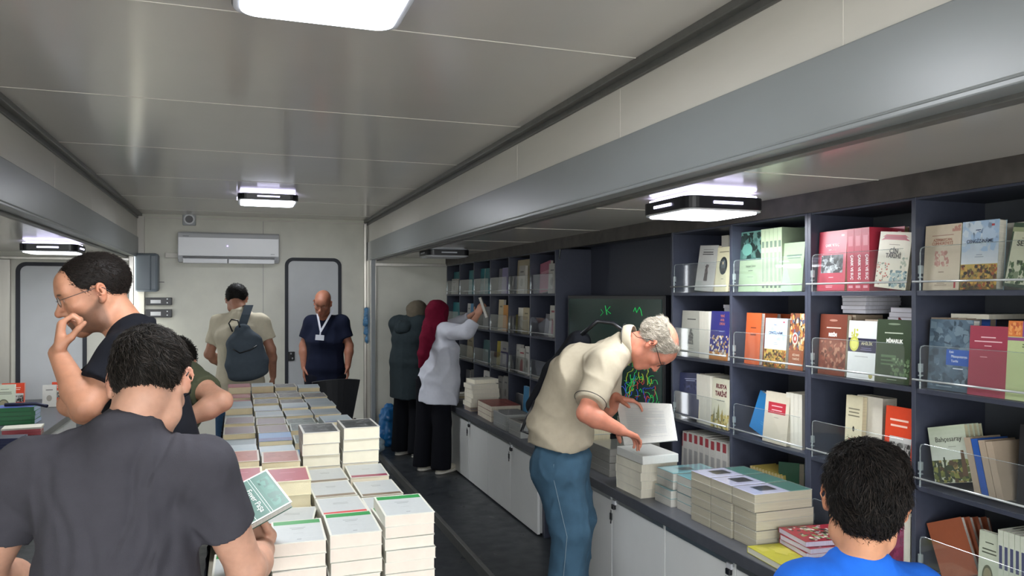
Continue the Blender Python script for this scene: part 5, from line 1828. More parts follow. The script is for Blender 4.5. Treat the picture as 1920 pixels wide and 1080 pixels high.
def figure(label, J, head, build=1.0, fine_z=(), step=.006, base=None, arm_w=1.0):
    """skin of the whole body as one mesh; J holds world joints"""
    base = np.asarray(base if base is not None else [J['pelvis'][0], J['pelvis'][1], J['floor']], float)
    t = thing('person', label, 'person', tuple(base))
    S_ = Shape()
    b = build
    sh = nrm(J['shR'] - J['shL'])
    hp = nrm(J['hipR'] - J['hipL'])
    ch = (J['shR'] + J['shL']) / 2
    rings = [(J['pelvis'] - V(0, 0, .02), .160 * b, .105 * b), (J['pelvis'] + (J['waist'] - J['pelvis']) * .5, .150 * b, .105 * b), (J['waist'], .135 * b, .100 * b), (J['chest'], .155 * b, .112 * b), (ch + (J['neck'] - ch) * .15 - nrm(J['neck'] - J['waist']) * .05, .135 * b, .088 * b)]
    S_.loft(rings, [hp, hp, hp * .5 + sh * .5, sh, sh], .05)
    S_.cone(J['shL'], J['shR'], .050 * b, .050 * b, .05)
    S_.cone(J['neck'] + (ch - J['neck']) * .3, ch + (J['shL'] - ch) * .75, .045 * b, .040 * b, .04)
    S_.cone(J['neck'] + (ch - J['neck']) * .3, ch + (J['shR'] - ch) * .75, .045 * b, .040 * b, .04)
    # neck
    nk = head.w(0, -.030, -.055)
    S_.cone(J['neck'] + (ch - J['neck']) * .2, nk, .056 * b, .052 * head.k * b ** .5, .02)
    S_.cone(J['neck'] + (ch - J['neck']) * .2 + head.f * .015, head.w(0, .0, -.06), .048 * b, .046 * head.k * b ** .5, .02)
    head.build(S_)
    for s_ in 'LR':
        a = J['sh' + s_]
        e = J['el' + s_]
        w_ = J['wr' + s_]
        S_.cone(a, a + (e - a) * .45, .050 * b * arm_w, .045 * b * arm_w, .03)
        S_.cone(a + (e - a) * .45, e, .044 * b * arm_w, .036 * b * arm_w, .02)
        S_.cone(e, e + (w_ - e) * .3, .037 * b * arm_w, .040 * b * arm_w, .02)
        S_.cone(e + (w_ - e) * .3, w_, .040 * b * arm_w, .0255 * b * arm_w ** .5, .02)
        h = J['hand' + s_]
        hand(S_, w_, h['f'], h['n'], h['t'], h.get('size', b ** .5 * .98), h.get('curls', (.4, .45, .5, .55)), h.get('spread', .05), h.get('thumb', (.75, .5, .3)), h.get('tcurl', .3))
        hpj, kn, an = J['hip' + s_], J['kn' + s_], J['an' + s_]
        S_.cone(hpj, kn, .085 * b, .055 * b, .05)
        S_.cone(kn, an, .055 * b, .038 * b, .03)
        S_.cone(an, an + J['foot'] * .11 - V(0, 0, .03), .036, .028, .02)
    sk = head.skin
    def color(P):
        c = np.tile(sk, (len(P), 1)) * (1 + .05 * noise3(P, 30, 2))[:, None]
        rl = np.clip((np.abs(head.loc(P)).max(1) - .14) / .02, 0, 1)[:, None]
        return head.color(P, c) * (1 - rl) + c * rl
    pts = [J[k] for k in J if isinstance(J[k], np.ndarray) and k not in ('foot',)] + [head.c]
    pts += [J['wr' + q] + nrm(J['hand' + q]['f']) * .18 for q in 'LR'] + [J['wr' + q] + nrm(J['hand' + q]['n']) * .12 for q in 'LR']
    pts = np.array(pts)
    lo = pts.min(0) - .17
    hi = pts.max(0) + .17
    lo[2] = J['floor'] + .005
    o, v, f = sdf_obj('body', S_, lo, hi, .009, M_SKIN, t, fine=(J.get('fx', ()), J.get('fy', ()), fine_z), color=color, origin=base)
    t['_b'] = 0
    del t['_b']
    return t, S_, base

def clothes_bounds(pts, m=.14):
    pts = np.array(pts)
    return pts.min(0) - m, pts.max(0) + m

def shirt(t, base, J, b, material, name='t_shirt', step=.007, infl=.014, sleeve=.55, hem=.0, disp=None, collar=True, loose=0.0, long_to=None, color=None, arm_w=1.0, neckc=None, lower=None, cut=None):
    S_ = Shape()
    sh = nrm(J['shR'] - J['shL'])
    hp = nrm(J['hipR'] - J['hipL'])
    ch = (J['shR'] + J['shL']) / 2
    i = infl
    l_ = loose
    ax = nrm(J['neck'] - J['waist'])
    low = lower if lower is not None else J['pelvis'] - V(0, 0, .02 + hem)
    rings = [(low, .172 * b + i + l_, .118 * b + i + l_), (J['pelvis'] + (J['waist'] - J['pelvis']) * .5, .158 * b + i + l_, .112 * b + i + l_), (J['waist'], .142 * b + i + l_, .106 * b + i + l_), (J['chest'], .160 * b + i + l_ * .6, .114 * b + i + l_ * .6), (ch + (J['neck'] - ch) * .15 - ax * .05, .140 * b + i, .088 * b + i)]
    S_.loft(rings, [hp, hp, hp * .5 + sh * .5, sh, sh], .05)
    S_.cone(J['shL'], J['shR'], .050 * b + i, .050 * b + i, .05)
    S_.cone(J['neck'] + (ch - J['neck']) * .3, ch + (J['shL'] - ch) * .75, .042 * b + i, .042 * b + i, .04)
    S_.cone(J['neck'] + (ch - J['neck']) * .3, ch + (J['shR'] - ch) * .75, .042 * b + i, .042 * b + i, .04)
    pts = [J['shL'], J['shR'], J['neck'], J['waist'], low, J['pelvis']]
    ends = []
    for s_ in 'LR':
        a, e, w_ = J['sh' + s_], J['el' + s_], J['wr' + s_]
        if long_to:
            en = e + (w_ - e) * long_to
            S_.cone(a, e, .052 * b * arm_w + i, .044 * b * arm_w + i, .03)
            S_.cone(e, en, .044 * b * arm_w + i, .036 * b * arm_w + i * .8, .02, cut=(en, nrm(w_ - e)))
            pts += [e, en]
        else:
            en = a + (e - a) * sleeve
            S_.cone(a, a + (e - a) * (sleeve + .15), .050 * b * arm_w + i, (.051 - .010 * sleeve) * b * arm_w + i + .003, .035, cut=(en, nrm(e - a)))
            pts += [en]
            ends.append((en, nrm(e - a), (.050 - .010 * sleeve) * b * arm_w + i - .004))
    # hem
    dn = nrm(low - J['waist'])
    S_.add(lambda P: (P - low) @ dn, .004, 'i')
    for en, ax_, r_ in ends:      # hollow the sleeve mouths
        S_.cone(en - ax_ * (.006 - r_), en + ax_ * .09, r_, r_, .003, 's')
    if cut is not None:
        for c_ in cut:
            S_.add(lambda P, c_=c_: (P - c_[0]) @ c_[1], .004, 'i')
    if collar:
        n_ = neckc if neckc is not None else nrm(J['neck'] - ch * .6 - J['chest'] * .4)
        S_.cone(J['neck'] - n_ * .06, J['neck'] - n_ * .008, .075 * b, .062 * b, .02)
        S_.torus(J['neck'] + n_ * .002, n_, .066 * b, .0075, .008, flat=1.6, wide=sh, asp=.97)
    if disp is not None:
        S_.disp = disp
    lo, hi = clothes_bounds(pts, .20)
    o, v, f = sdf_obj(name, S_, lo, hi, step, material, t, origin=base, color=color)
    return o, S_

def trousers(t, base, J, b, material, name='trousers', step=.009, infl=.014, disp=None, flare=.0, top=None):
    S_ = Shape()
    hp = nrm(J['hipR'] - J['hipL'])
    i = infl
    tp = top if top is not None else J['pelvis'] + (J['waist'] - J['pelvis']) * .55
    S_.loft([(J['pelvis'] - V(0, 0, .05), .165 * b + i * .6, .115 * b + i * .6), (J['pelvis'], .162 * b + i * .6, .112 * b + i * .6), (tp, .146 * b + i * .5, .106 * b + i * .5)], hp, .04)
    pts = [tp, J['pelvis']]
    for s_ in 'LR':
        h, k_, a = J['hip' + s_], J['kn' + s_], J['an' + s_]
        e = a + V(0, 0, -.02)
        S_.cone(h, k_, .090 * b + i, .062 * b + i + flare * .5, .05)
        S_.cone(k_, e, .060 * b + i + flare * .5, .048 * b + i + flare, .02)
        pts += [k_, e]
    zmin = min(J['anL'][2], J['anR'][2]) - .035
    S_.add(lambda P: zmin - P[:, 2], .004, 'i')
    S_.add(lambda P: (P - tp) @ nrm(J['waist'] - J['pelvis']), .004, 'i')
    if disp is not None:
        S_.disp = disp
    lo, hi = clothes_bounds(pts, .2)
    lo[2] = zmin - .02
    return sdf_obj(name, S_, lo, hi, step, material, t, origin=base)[0]

def shoes(t, base, J, upper='#d8d6d0', sole='#e8e6e0', L=.26):
    mu = mat('shoe_upper' + upper, upper, .6, noise=.08, nscale=40)
    ms = mat('shoe_sole' + sole, sole, .6)
    for s_ in 'LR':
        a = J['an' + s_]
        d = nrm(np.array([J['foot'][0], J['foot'][1], 0]))
        sd = np.cross(d, V(0, 0, 1))
        z0 = J['floor']
        R = np.stack([sd, d, V(0, 0, 1)])
        c = np.array([a[0], a[1], z0]) + d * .06
        S_ = Shape()
        S_.ell(c + V(0, 0, .04) + d * .04, R, (.047, .10, .035), .03)
        S_.ell(c + V(0, 0, .045) - d * .06, R, (.040, .055, .045), .03)
        S_.cone(np.array([a[0], a[1], z0 + .05]), np.array([a[0], a[1], z0 + .10]), .044, .046, .03)
        S_.add(lambda P: z0 + .022 - P[:, 2], .004, 'i')
        S_.add(lambda P: P[:, 2] - z0 - .105, .004, 'i')
        o, _, _ = sdf_obj('shoe', S_, c - .18, c + .18, .007, mu, t, origin=base)
        T = Shape()
        T.ell(c + V(0, 0, .015) + d * .04, R, (.052, .106, .05), .03)
        T.ell(c + V(0, 0, .015) - d * .06, R, (.045, .062, .05), .03)
        T.add(lambda P: np.maximum(z0 + .001 - P[:, 2], P[:, 2] - z0 - .026), .004, 'i')
        so, _, _ = sdf_obj('shoe_sole', T, c - .18, c + .18, .008, ms, o, origin=base)

def stand(x, y, yaw, H, floor, lean=0.0, feet=.10):
    """default upright joints; yaw in degrees, 0 = facing +Y, positive turns left"""
    s = H / 1.75
    a = math.radians(yaw)
    f = V(-math.sin(a), math.cos(a), 0)
    r = V(math.cos(a), math.sin(a), 0)
    B = V(x, y, floor)
    p = lambda X, Y, Z: B + r * X * s + f * Y * s + V(0, 0, Z * s)
    J = dict(floor=floor, f=f, r=r, s=s,
             pelvis=p(0, 0, .95), waist=p(0, .0, 1.10), chest=p(0, .01, 1.29), neck=p(0, -.01, 1.475),
             shL=p(-.175, -.01, 1.425), shR=p(.175, -.01, 1.425),
             elL=p(-.225, -.02, 1.14), elR=p(.225, -.02, 1.14), wrL=p(-.235, .05, .89), wrR=p(.235, .05, .89),
             hipL=p(-.085, 0, .90), hipR=p(.085, 0, .90), knL=p(-.09 - feet * .2, .01, .50), knR=p(.09 + feet * .2, .01, .50),
             anL=p(-.09 - feet * .3, -.02, .085), anR=p(.09 + feet * .3, -.02, .085), foot=f.copy())
    for q, sg in (('L', 1), ('R', -1)):
        J['hand' + q] = dict(f=V(0, 0, -1) + f * .2, n=r * sg, t=f, size=s)
    J['p'] = p
    return J

def folds(seed, amp=.004, s=22, stretch=(1, 1, .35), amp2=.0015, extra=None):
    st = np.array(stretch)
    def d(P):
        n = noise3(P * st, s, seed)
        m = noise3(P * st, s * 2.7, seed + 7)
        out = -amp * (1 - np.abs(n)) ** 3 * 1.6 + amp * .5 + amp2 * m
        if extra is not None:
            out = out + extra(P)
        return out
    return d
# ================================================================ the people
def glasses(t, base, H, color='#16161a', r=.020, rim=.0012, half=False, temple_drop=0):
    m = mat('spectacle_frame' + color, color, .3)
    b = MB()
    W_ = lambda x, y, z: tuple(H.w(x, y, z) - base)
    rims = []
    for q in (-1, 1):
        pts = []
        for i in range(17):
            a = 2 * PI * i / 16
            x = q * (.032 + .023 * math.cos(a))
            z = .002 + .016 * math.sin(a)
            pts.append(W_(x, .106 - abs(x) * .12, z))
        b.tube(pts, rim * H.k, 5)
        b.tube([W_(q * .055, .099, .007), W_(q * .074, .080, .008), W_(q * .083, .0, .012), W_(q * .086, -.022, .006), W_(q * .084, -.034, -.010)], rim * 1.1 * H.k, 5)
    b.tube([W_(-.009, .105, .004), W_(0, .109, .007), W_(.009, .105, .004)], rim * H.k, 5)
    g = b.obj('eyeglasses', m, t, smooth=True)
    for q in (-1, 1):
        l = MB()
        l.poly([W_(q * (.032 + .022 * math.cos(2 * PI * i / 16)), .106 - abs(.032 + .022 * math.cos(2 * PI * i / 16)) * .12, .002 + .0155 * math.sin(2 * PI * i / 16)) for i in range(16)])
        l.obj('lens', M_LENS, g)
    return g

# ---------------------------------------------------------------- man in the dark grey T-shirt (front, from behind)
FL = ZF
J = stand(-.245, 1.86, 0, 1.70, FL)
f_, r_ = J['f'], J['r']
J['neck'] = at(240, 800, 1.69)
J['chest'] = at(222, 905, 1.70)
J['waist'] = at(220, 1070, 1.68)
J['shL'] = at(56, 882, 1.66)
J['shR'] = at(380, 878, 1.70)
J['elR'] = at(462, 1068, 1.80)
J['wrR'] = at(497, 1026, 2.03)
J['handR'] = dict(f=V(-.55, .10, .80), n=V(-.2, -.9, .15), t=V(.75, -.3, .45), curls=(.3, .3, .35, .4), thumb=(.25, .60, .75), tcurl=.45, size=1.0)
J['elL'] = at(-28, 1075, 1.72)
J['wrL'] = at(110, 1110, 2.05)
J['handL'] = dict(f=V(.7, .5, .1), n=V(0, .2, 1), t=V(-.3, .8, 0), size=.98)
hd = Head(at(282, 716, 1.75), V(.12, .80, -.56), V(.02, .56, .83), .98, skin='#bd9079')
hc = hd.c
fz = [(hc[2] - .16, hc[2] + .14, .004), (.93, 1.15, .0045)]
J['fx'] = [(hc[0] - .13, hc[0] + .13, .004), (.0, .13, .0045)]
J['fy'] = [(hc[1] - .13, hc[1] + .13, .004), (2.05, 2.25, .0045)]
man, _, base = figure('person in dark grey T-shirt, back turned, holding a green book in front', J, hd, 1.0, fine_z=fz, arm_w=1.12)
gm_ = cloth('tshirt_charcoal', '#3e3d43', .05, bump=.45, bscale=700)
def back_folds(P):
    x, y, z = P[:, 0] + .04, P[:, 1], P[:, 2] + .06
    d = 0
    for x0, z0, sl, w_, a in ((-.175, 1.25, .55, .010, .007), (-.14, 1.12, .35, .012, .006), (-.25, 1.1, .1, .014, .005), (-.30, 1.2, -.35, .012, .005), (-.09, 1.2, .5, .012, .005), (-.21, 1.0, .25, .012, .006), (-.13, 1.3, .6, .008, .005), (-.345, 1.12, -.2, .012, .005)):
        u = (x - x0) - sl * (z - z0) * .45 + .01 * np.sin(z * 30 + x0 * 40)
        d = d + a * np.exp(-(u / w_) ** 2) * np.exp(-((z - z0) / .14) ** 2)
        d = d - a * .6 * np.exp(-((u - w_ * 1.8) / w_) ** 2) * np.exp(-((z - z0) / .14) ** 2)
    return d
shirt(man, base, J, 1.0, gm_, step=.005, infl=.010, sleeve=.56, hem=.05, disp=folds(3, .003, 24, (1, 1, .3), .0012, back_folds), arm_w=1.10, neckc=nrm(V(.03, .45, .9)))
trousers(man, base, J, 1.0, cloth('jeans_dark', '#232a3a'), step=.012)
shoes(man, base, J, '#2a2a2c', '#3a3a3c')
HS = head_hair(hd, 'short', .005, 2, wave=.0025)
hair_mesh(hd, HS, .0035, 15000, .020, .00075, ['#17130f', '#1f1a16', '#2a241f', '#3a3531', '#12100e'], 4, comb=(.15, .5, -.7), lift=.32, parent=man, origin=base, roughm=M_HAIR, curl=1.3)
glasses(man, base, hd, '#1c1c20')

# the green book in his hand: axes read off the photograph, then placed at real depth
design('enver', hx('#225a4a'), [('g', 0, 0, 1, 1, hx('#215a4b'), hx('#286353'), 3), ('r', 0, .70, 1, .705, hx('#cfe0d8')), ('r', 0, .50, 1, .506, hx('#cfe0d8')), ('r', 0, .735, 1, .74, hx('#cfe0d8')), ('r', .15, .79, .9, .95, hx('#2f6a5a')), ('n', .15, .79, .9, .95, [hx('#3a7565'), hx('#2a5c4e')], 20, .08), ('e', .20, .40, .17, .10, hx('#93ab62')), ('e', .22, .44, .10, .07, hx('#c5cf9a')), ('n', .06, .30, .34, .50, [hx('#8fae5c'), hx('#cddb98'), hx('#5f8a54')], 26, .05), ('r', 0, 0, .03, 1, hx('#d8dccf')), ('r', .97, 0, 1, 1, hx('#d8dccf')), ('r', 0, .975, 1, 1, hx('#d8dccf'))],
       [('Enver Paşa', .56, .635, .021, '#e6ece6', .078)], page=hx('#dcdad2'))
def held_book(key, w_, h, t_, P0, xdir, updir, label, **kw):
    """P0 = top left corner of the front cover in the world"""
    bd = bk(key, w_, h, t_)
    xd = nrm(xdir)
    ud = nrm(np.asarray(updir) - xd * (np.asarray(updir) @ xd))
    yd = np.cross(ud, xd)      # local y = z cross x
    o = np.asarray(P0) + xd * w_ / 2 - ud * h
    M = Matrix(((xd[0], yd[0], ud[0], o[0]), (xd[1], yd[1], ud[1], o[1]), (xd[2], yd[2], ud[2], o[2]), (0, 0, 0, 1)))
    return put_book(bd, M, label)
A = at(500, 880, 2.06)
Bp = at(557, 953, 1.98)
Cp = at(428, 930, 1.98)
held_book('enver', .130, .195, .022, A, Bp - A, A - Cp, 'green Enver Paşa book held in the hand of the man in dark grey')

# ---------------------------------------------------------------- man in black T-shirt, left, profile
c = at(178, 548, 2.42)
left = -nrm(V(.977, .20, 0))
J = stand(-.33, 2.66, 78, 1.80, FL)
J['neck'] = at(252, 618, 2.42)
J['chest'] = at(262, 705, 2.46)
J['waist'] = V(-.22, 2.68, 1.08)
J['pelvis'] = V(-.20, 2.68, .93)
J['shL'] = at(232, 668, 2.28)
J['shR'] = at(246, 662, 2.62)
J['elL'] = at(160, 765, 2.16)
J['wrL'] = at(108, 662, 2.24)
J['elR'] = at(132, 758, 2.52)
J['wrR'] = at(222, 800, 2.36)
J['handL'] = dict(f=V(.10, .1, 1.0), n=nrm(V(.9, .2, .1)), t=V(.2, -.9, .1), curls=(1.15, 1.1, 1.1, 1.05), spread=.02, thumb=(.30, .75, .6), tcurl=.25, size=.98)
J['handR'] = dict(f=V(.9, -.1, -.1), n=V(.1, -.9, .3), t=V(-.1, .1, 1), curls=(.5, .55, .6, .6), size=1.0)
hd = Head(c, V(-.93, -.20, -.33), V(-.30, -.05, .93), 1.0, skin='#b98468', beard=.62)
hd.hair = np.array(hx('#2e2620'))
lo_ = c - .14
J['fx'] = [(c[0] - .14, c[0] + .12, .0035)]
J['fy'] = [(c[1] - .12, c[1] + .12, .0035)]
man, _, base = figure('person in black T-shirt and glasses, in profile, hand at the mouth', J, hd, .98, fine_z=[(1.40, 1.80, .0035)])
shirt(man, base, J, .98, cloth('tshirt_black', '#15171e', .05, bump=.35), step=.007, infl=.015, sleeve=.60, hem=.06, disp=folds(9, .004, 20, (1, 1, .5)), neckc=nrm(V(-.45, -.05, .9)))
trousers(man, base, J, .98, cloth('jeans_black', '#1b1e26'), step=.012)
shoes(man, base, J, '#2a2a2c', '#3a3a3c')
HS = head_hair(hd, 'crop', .0025, 6, wave=.001)
hair_mesh(hd, HS, .0035, 11000, .009, .0006, ['#1a1512', '#241d19', '#2f2722', '#171310'], 8, comb=(0, -.6, -.5), lift=.5, parent=man, origin=base, roughm=M_HAIR, curl=.3)
glasses(man, base, hd, '#3a3a3e', rim=.0009)

# ---------------------------------------------------------------- man in olive, bent over, elbow out
J = stand(-.25, 3.02, -25, 1.75, FL)
J = stand(-.36, 3.22, -20, 1.75, FL)
J['pelvis'] = V(-.36, 3.20, .92)
J['waist'] = V(-.34, 3.25, 1.05)
J['chest'] = V(-.30, 3.30, 1.17)
J['neck'] = V(-.26, 3.42, 1.29)
J['shL'] = V(-.42, 3.38, 1.27)
J['shR'] = at(350, 712, 3.05)
J['elR'] = at(416, 752, 2.90)
J['wrR'] = at(330, 797, 2.85)
J['elL'] = V(-.52, 3.50, 1.05)
J['wrL'] = V(-.38, 3.68, .98)
J['handR'] = dict(f=V(-.8, .3, -.2), n=V(-.1, .9, .1), t=V(0, 0, 1))
J['handL'] = dict(f=V(.5, .6, 0), n=V(0, 0, -1), t=V(.6, -.5, 0))
hd = Head(V(-.25, 3.54, 1.325), V(.2, .8, -.55), V(.05, .5, .8), .97, skin='#b98a72')
man, _, base = figure('person in olive green T-shirt bending with bare elbow out, mostly hidden', J, hd, 1.0)
shirt(man, base, J, 1.0, cloth('tshirt_olive', '#474b39', .05), step=.008, infl=.014, sleeve=.55, hem=.05, disp=folds(19, .004, 20))
trousers(man, base, J, 1.0, cloth('jeans_night', '#161a26'), step=.012)
shoes(man, base, J, '#2a2a2c', '#3a3a3c')
hair_mesh(hd, head_hair(hd, 'short', .010, 12, wave=.002), .005, 2500, .02, .0009, ['#17130f', '#221c18'], 14, parent=man, origin=base, roughm=M_HAIR)

# ---------------------------------------------------------------- bent elderly man in cream polo shirt
FS = 0.0
fd = nrm(V(.84, -.54, 0))
rd = nrm(np.cross(fd, V(0, 0, 1)))
pel = at(1052, 858, 3.86)
J = dict(floor=FS, foot=fd, s=1.0)
J['pelvis'] = pel
J['waist'] = at(1050, 795, 3.86)
J['chest'] = at(1086, 700, 3.80)
J['neck'] = at(1176, 642, 3.72)
J['shR'] = at(1130, 690, 3.56)      # near shoulder
J['shL'] = at(1142, 668, 3.90)
J['elR'] = at(1098, 775, 3.42)
J['wrR'] = at(1163, 806, 3.46)
J['elL'] = at(1138, 770, 4.02)
J['wrL'] = at(1155, 745, 3.90)
J['hipR'] = pel + rd * .085 - V(0, 0, .05)
J['hipL'] = pel - rd * .085 - V(0, 0, .05)
foot = np.array([pel[0] + .03, pel[1], 0])
J['knR'] = np.array([foot[0] + fd[0] * .035, foot[1] + fd[1] * .035, .48]) + rd * .10
J['knL'] = np.array([foot[0] + fd[0] * .035, foot[1] + fd[1] * .035, .48]) - rd * .10
J['anR'] = np.array([foot[0], foot[1], .085]) + rd * .11
J['anL'] = np.array([foot[0], foot[1], .085]) - rd * .11
J['handR'] = dict(f=nrm(at(1190, 818, 3.50) - at(1163, 806, 3.46)), n=V(.1, 0, -1), t=V(.1, .9, .1), curls=(.55, .55, .6, .6), thumb=(.6, .6, .4), size=.98)
J['handL'] = dict(f=V(.75, -.45, -.15), n=V(.1, -.2, -1), t=V(.3, -.8, 0), curls=(.45, .5, .5, .5), size=.98)
hc = at(1226, 646, 3.68)
hd = Head(hc, nrm(fd * .30 + V(0, 0, -.95)), nrm(fd * .95 + V(0, 0, .30)), 1.0, skin='#c07c64')
hd.hair = np.array(hx('#8d857c'))
J['fx'] = [(hc[0] - .13, hc[0] + .13, .0045)]
J['fy'] = [(hc[1] - .13, hc[1] + .13, .0045)]
man, _, base = figure('elderly person in cream polo shirt and jeans bent over an open book', J, hd, 1.04, fine_z=[(hc[2] - .14, hc[2] + .13, .0045), (.82, 1.05, .005)], base=[foot[0], foot[1], 0])
pk = cloth('polo_cream', '#aaa08c', .04, bump=.4, bscale=600)
bax = nrm(J['neck'] - J['chest'])
shirt(man, base, J, 1.04, pk, name='polo_shirt', step=.0065, infl=.022, sleeve=.80, hem=.05, loose=.018, lower=at(1046, 832, 3.86), disp=folds(23, .006, 14, (1, 1, 1), .001), collar=False)
cl = Shape()
nn_ = nrm(hd.w(0, -.03, -.055) - J['neck'])
cc_ = J['neck'] + nn_ * .012
cl.torus(cc_, nn_, .074, .008, .01, flat=3.2, wide=rd, asp=1.05)
sdf_obj('collar', cl, cc_ - .13, cc_ + .13, .0045, pk, man, origin=base)
b_ = MB()
pts = []
u1 = nrm(rd - nn_ * (rd @ nn_))
u2 = np.cross(nn_, u1)
for i in range(33):
    a = 2 * PI * i / 32
    pts.append(tuple(cc_ - nn_ * .018 + (u1 * math.cos(a) * .0865 + u2 * math.sin(a) * .0905) - base))
b_.tube(pts, .0022, 5)
b_.obj('collar_piping', M_BLACK, man, smooth=True)
shirtcuff = J['shR'] + (J['elR'] - J['shR']) * .80
ca = nrm(J['elR'] - J['shR'])
cu1 = nrm(np.cross(ca, V(0, 0, 1)))
cu2 = np.cross(ca, cu1)
b_ = MB()
rr_ = .053 * 1.04 - .008 * 1.04 + .026
b_.tube([tuple(shirtcuff - ca * .018 + (cu1 * math.cos(a) + cu2 * math.sin(a)) * (rr_ + .002) - base) for a in np.linspace(0, 2 * PI, 33)], .0018, 5)
b_.obj('sleeve_piping', M_BLACK, man, smooth=True)
trousers(man, base, J, 1.04, cloth('denim_blue', '#3a5568', .14, bump=.4, bscale=500, nscale=14), step=.008, infl=.031, disp=folds(29, .006, 20, (1, 1, .8)))
# side seam stitching
b_ = MB()
seam = [J['hipR'] + rd * .122 + V(0, 0, .06), J['hipR'] + rd * .134, (J['hipR'] + J['knR']) / 2 + rd * .120, J['knR'] + rd * .104, (J['knR'] + J['anR']) / 2 + rd * .098, J['anR'] + rd * .092]
b_.tube([tuple(p - base) for p in seam], .0016, 4)
b_.obj('side_seam', mat('seam_thread', '#73858f', .8), man)
shoes(man, base, J, '#4a3a2e', '#2a2624')
hair_mesh(hd, head_hair(hd, 'bald_ring', .009, 16, wave=.003), .004, 6500, .028, .0008, ['#b3aa9a', '#a0978a', '#cbc3b4', '#8d8577'], 18, comb=(0, -.8, -.5), lift=.3, parent=man, origin=base, roughm=M_HAIR, curl=.9)
# fine thin hair over the crown
S2 = Shape()
S2.ell(hd.w(0, -.018, .032), hd.R, (np.array([.074, .096, .082]) + .0004) * hd.k, .02)
S2.add(lambda P: np.maximum((.02 - hd.loc(P)[:, 2]), hd.loc(P)[:, 1] - .055) , .004, 'i')
hair_mesh(hd, S2, .006, 1500, .03, .0005, ['#b5ada2', '#9d958a'], 28, comb=(0, -.8, -.2), lift=.06, parent=man, origin=base, roughm=M_HAIR, curl=.5, name='thin_crown_hair')
glasses(man, base, hd, '#141417', rim=.0016)
b_ = MB()
pts = [hd.w(.086, -.030, -.006), hd.w(.084, -.045, -.035), hd.w(.072, -.060, -.06), hd.w(.04, -.085, -.075), hd.w(0, -.095, -.075), hd.w(-.04, -.085, -.075), hd.w(-.072, -.060, -.06), hd.w(-.084, -.040, -.03), hd.w(-.084, -.034, -.008)]
b_.tube([tuple(p - base) for p in pts], .0015, 5)
b_.obj('glasses_cord', M_BLACK, man, smooth=True)

# his open book on the white pile
t = thing('open_book', 'large open book with printed pages lifted by the bent man', 'book', (2.0, 3.555, z_open))
boxes('page_block', mat('page_white', '#dcdcd6', .8, noise=.03, nscale=80), [(-.105, .10, -.15, .13, .001, .045)], t, 0.004)
# lifted page half: hinge along Y at the far side, leaning back
def page_pt(u, v):
    """u along the width 0..1, v upward 0..1, on the raised half"""
    a = at(1155, 752, 3.98)
    b__ = at(1257, 757, 3.74)
    c_ = at(1170, 835, 3.86)
    d_ = at(1268, 826, 3.62)
    return (c_ * (1 - u) + d_ * u) * (1 - v) + (a * (1 - u) + b__ * u) * v - V(2.0, 3.555, z_open)
b_ = MB()
nrmv = nrm(np.cross(page_pt(1, 0) - page_pt(0, 0), page_pt(0, 1) - page_pt(0, 0)))
th_ = .012
P8 = [page_pt(0, 0), page_pt(1, 0), page_pt(1, 1), page_pt(0, 1)]
v8 = [tuple(p) for p in P8] + [tuple(p - nrmv * th_) for p in P8]
b_.mesh(v8, [(0, 1, 2, 3), (7, 6, 5, 4), (0, 4, 5, 1), (1, 5, 6, 2), (2, 6, 7, 3), (3, 7, 4, 0)])
b_.obj('raised_page', MATS['page_white'], t, 0.002)
b_ = MB()
rr2 = random.Random(4)
for i in range(26):
    v0 = .14 + i * .028
    u1_ = .86 if rr2.random() > .2 else rr2.uniform(.4, .8)
    q = [page_pt(.14, v0) + nrmv * .0006, page_pt(u1_, v0) + nrmv * .0006, page_pt(u1_, v0 + .010) + nrmv * .0006, page_pt(.14, v0 + .010) + nrmv * .0006]
    b_.poly([tuple(p) for p in q])
b_.obj('printed_lines', mat('faint_print', '#c3c5c5', .8), t)['kind'] = 'stuff'

# backpack slung on his far side
bp = thing('backpack', 'black backpack slung behind the bent man in cream, strap hanging', 'backpack', tuple(at(1012, 720, 4.1)))
o_ = np.array(bp.location)
S_ = Shape()
a1, a2 = at(1085, 640, 4.02), at(1006, 760, 4.03)
ax_ = nrm(a1 - a2)
wd = rd
S_.loft([(a2, .10, .05), ((a1 + a2) / 2, .13, .07), (a1, .10, .06)], wd, .04)
S_.disp = folds(33, .005, 20)
sdf_obj('bag', S_, np.minimum(a1, a2) - .2, np.maximum(a1, a2) + .2, .008, cloth('backpack_black', '#101218', .08), bp, origin=o_)
b_ = MB()
b_.tube([tuple(p - o_) for p in (at(1004, 752, 3.90), at(985, 790, 3.90), at(978, 808, 3.90), at(990, 812, 3.90), at(1000, 800, 3.90), at(997, 780, 3.90))], .009, 6)
b_.obj('hanging_strap', M_BLACK, bp, smooth=True)
b_ = MB()
pp = [at(988, 786, 3.885), at(1000, 792, 3.885), at(992, 806, 3.885)]
b_.poly([tuple(p - o_) for p in pp])
b_.poly([tuple(p - o_ + V(.004, .01, 0)) for p in reversed(pp)])
b_.obj('white_tag', mat('tag_white', '#c9cacc', .6), bp)
b_ = MB()
b_.tube([tuple(p - o_) for p in (at(1090, 628, 3.95), at(1120, 602, 3.93), at(1150, 606, 3.92), at(1172, 622, 3.88))], .011, 6)
b_.obj('shoulder_strap', M_BLACK, bp, smooth=True)

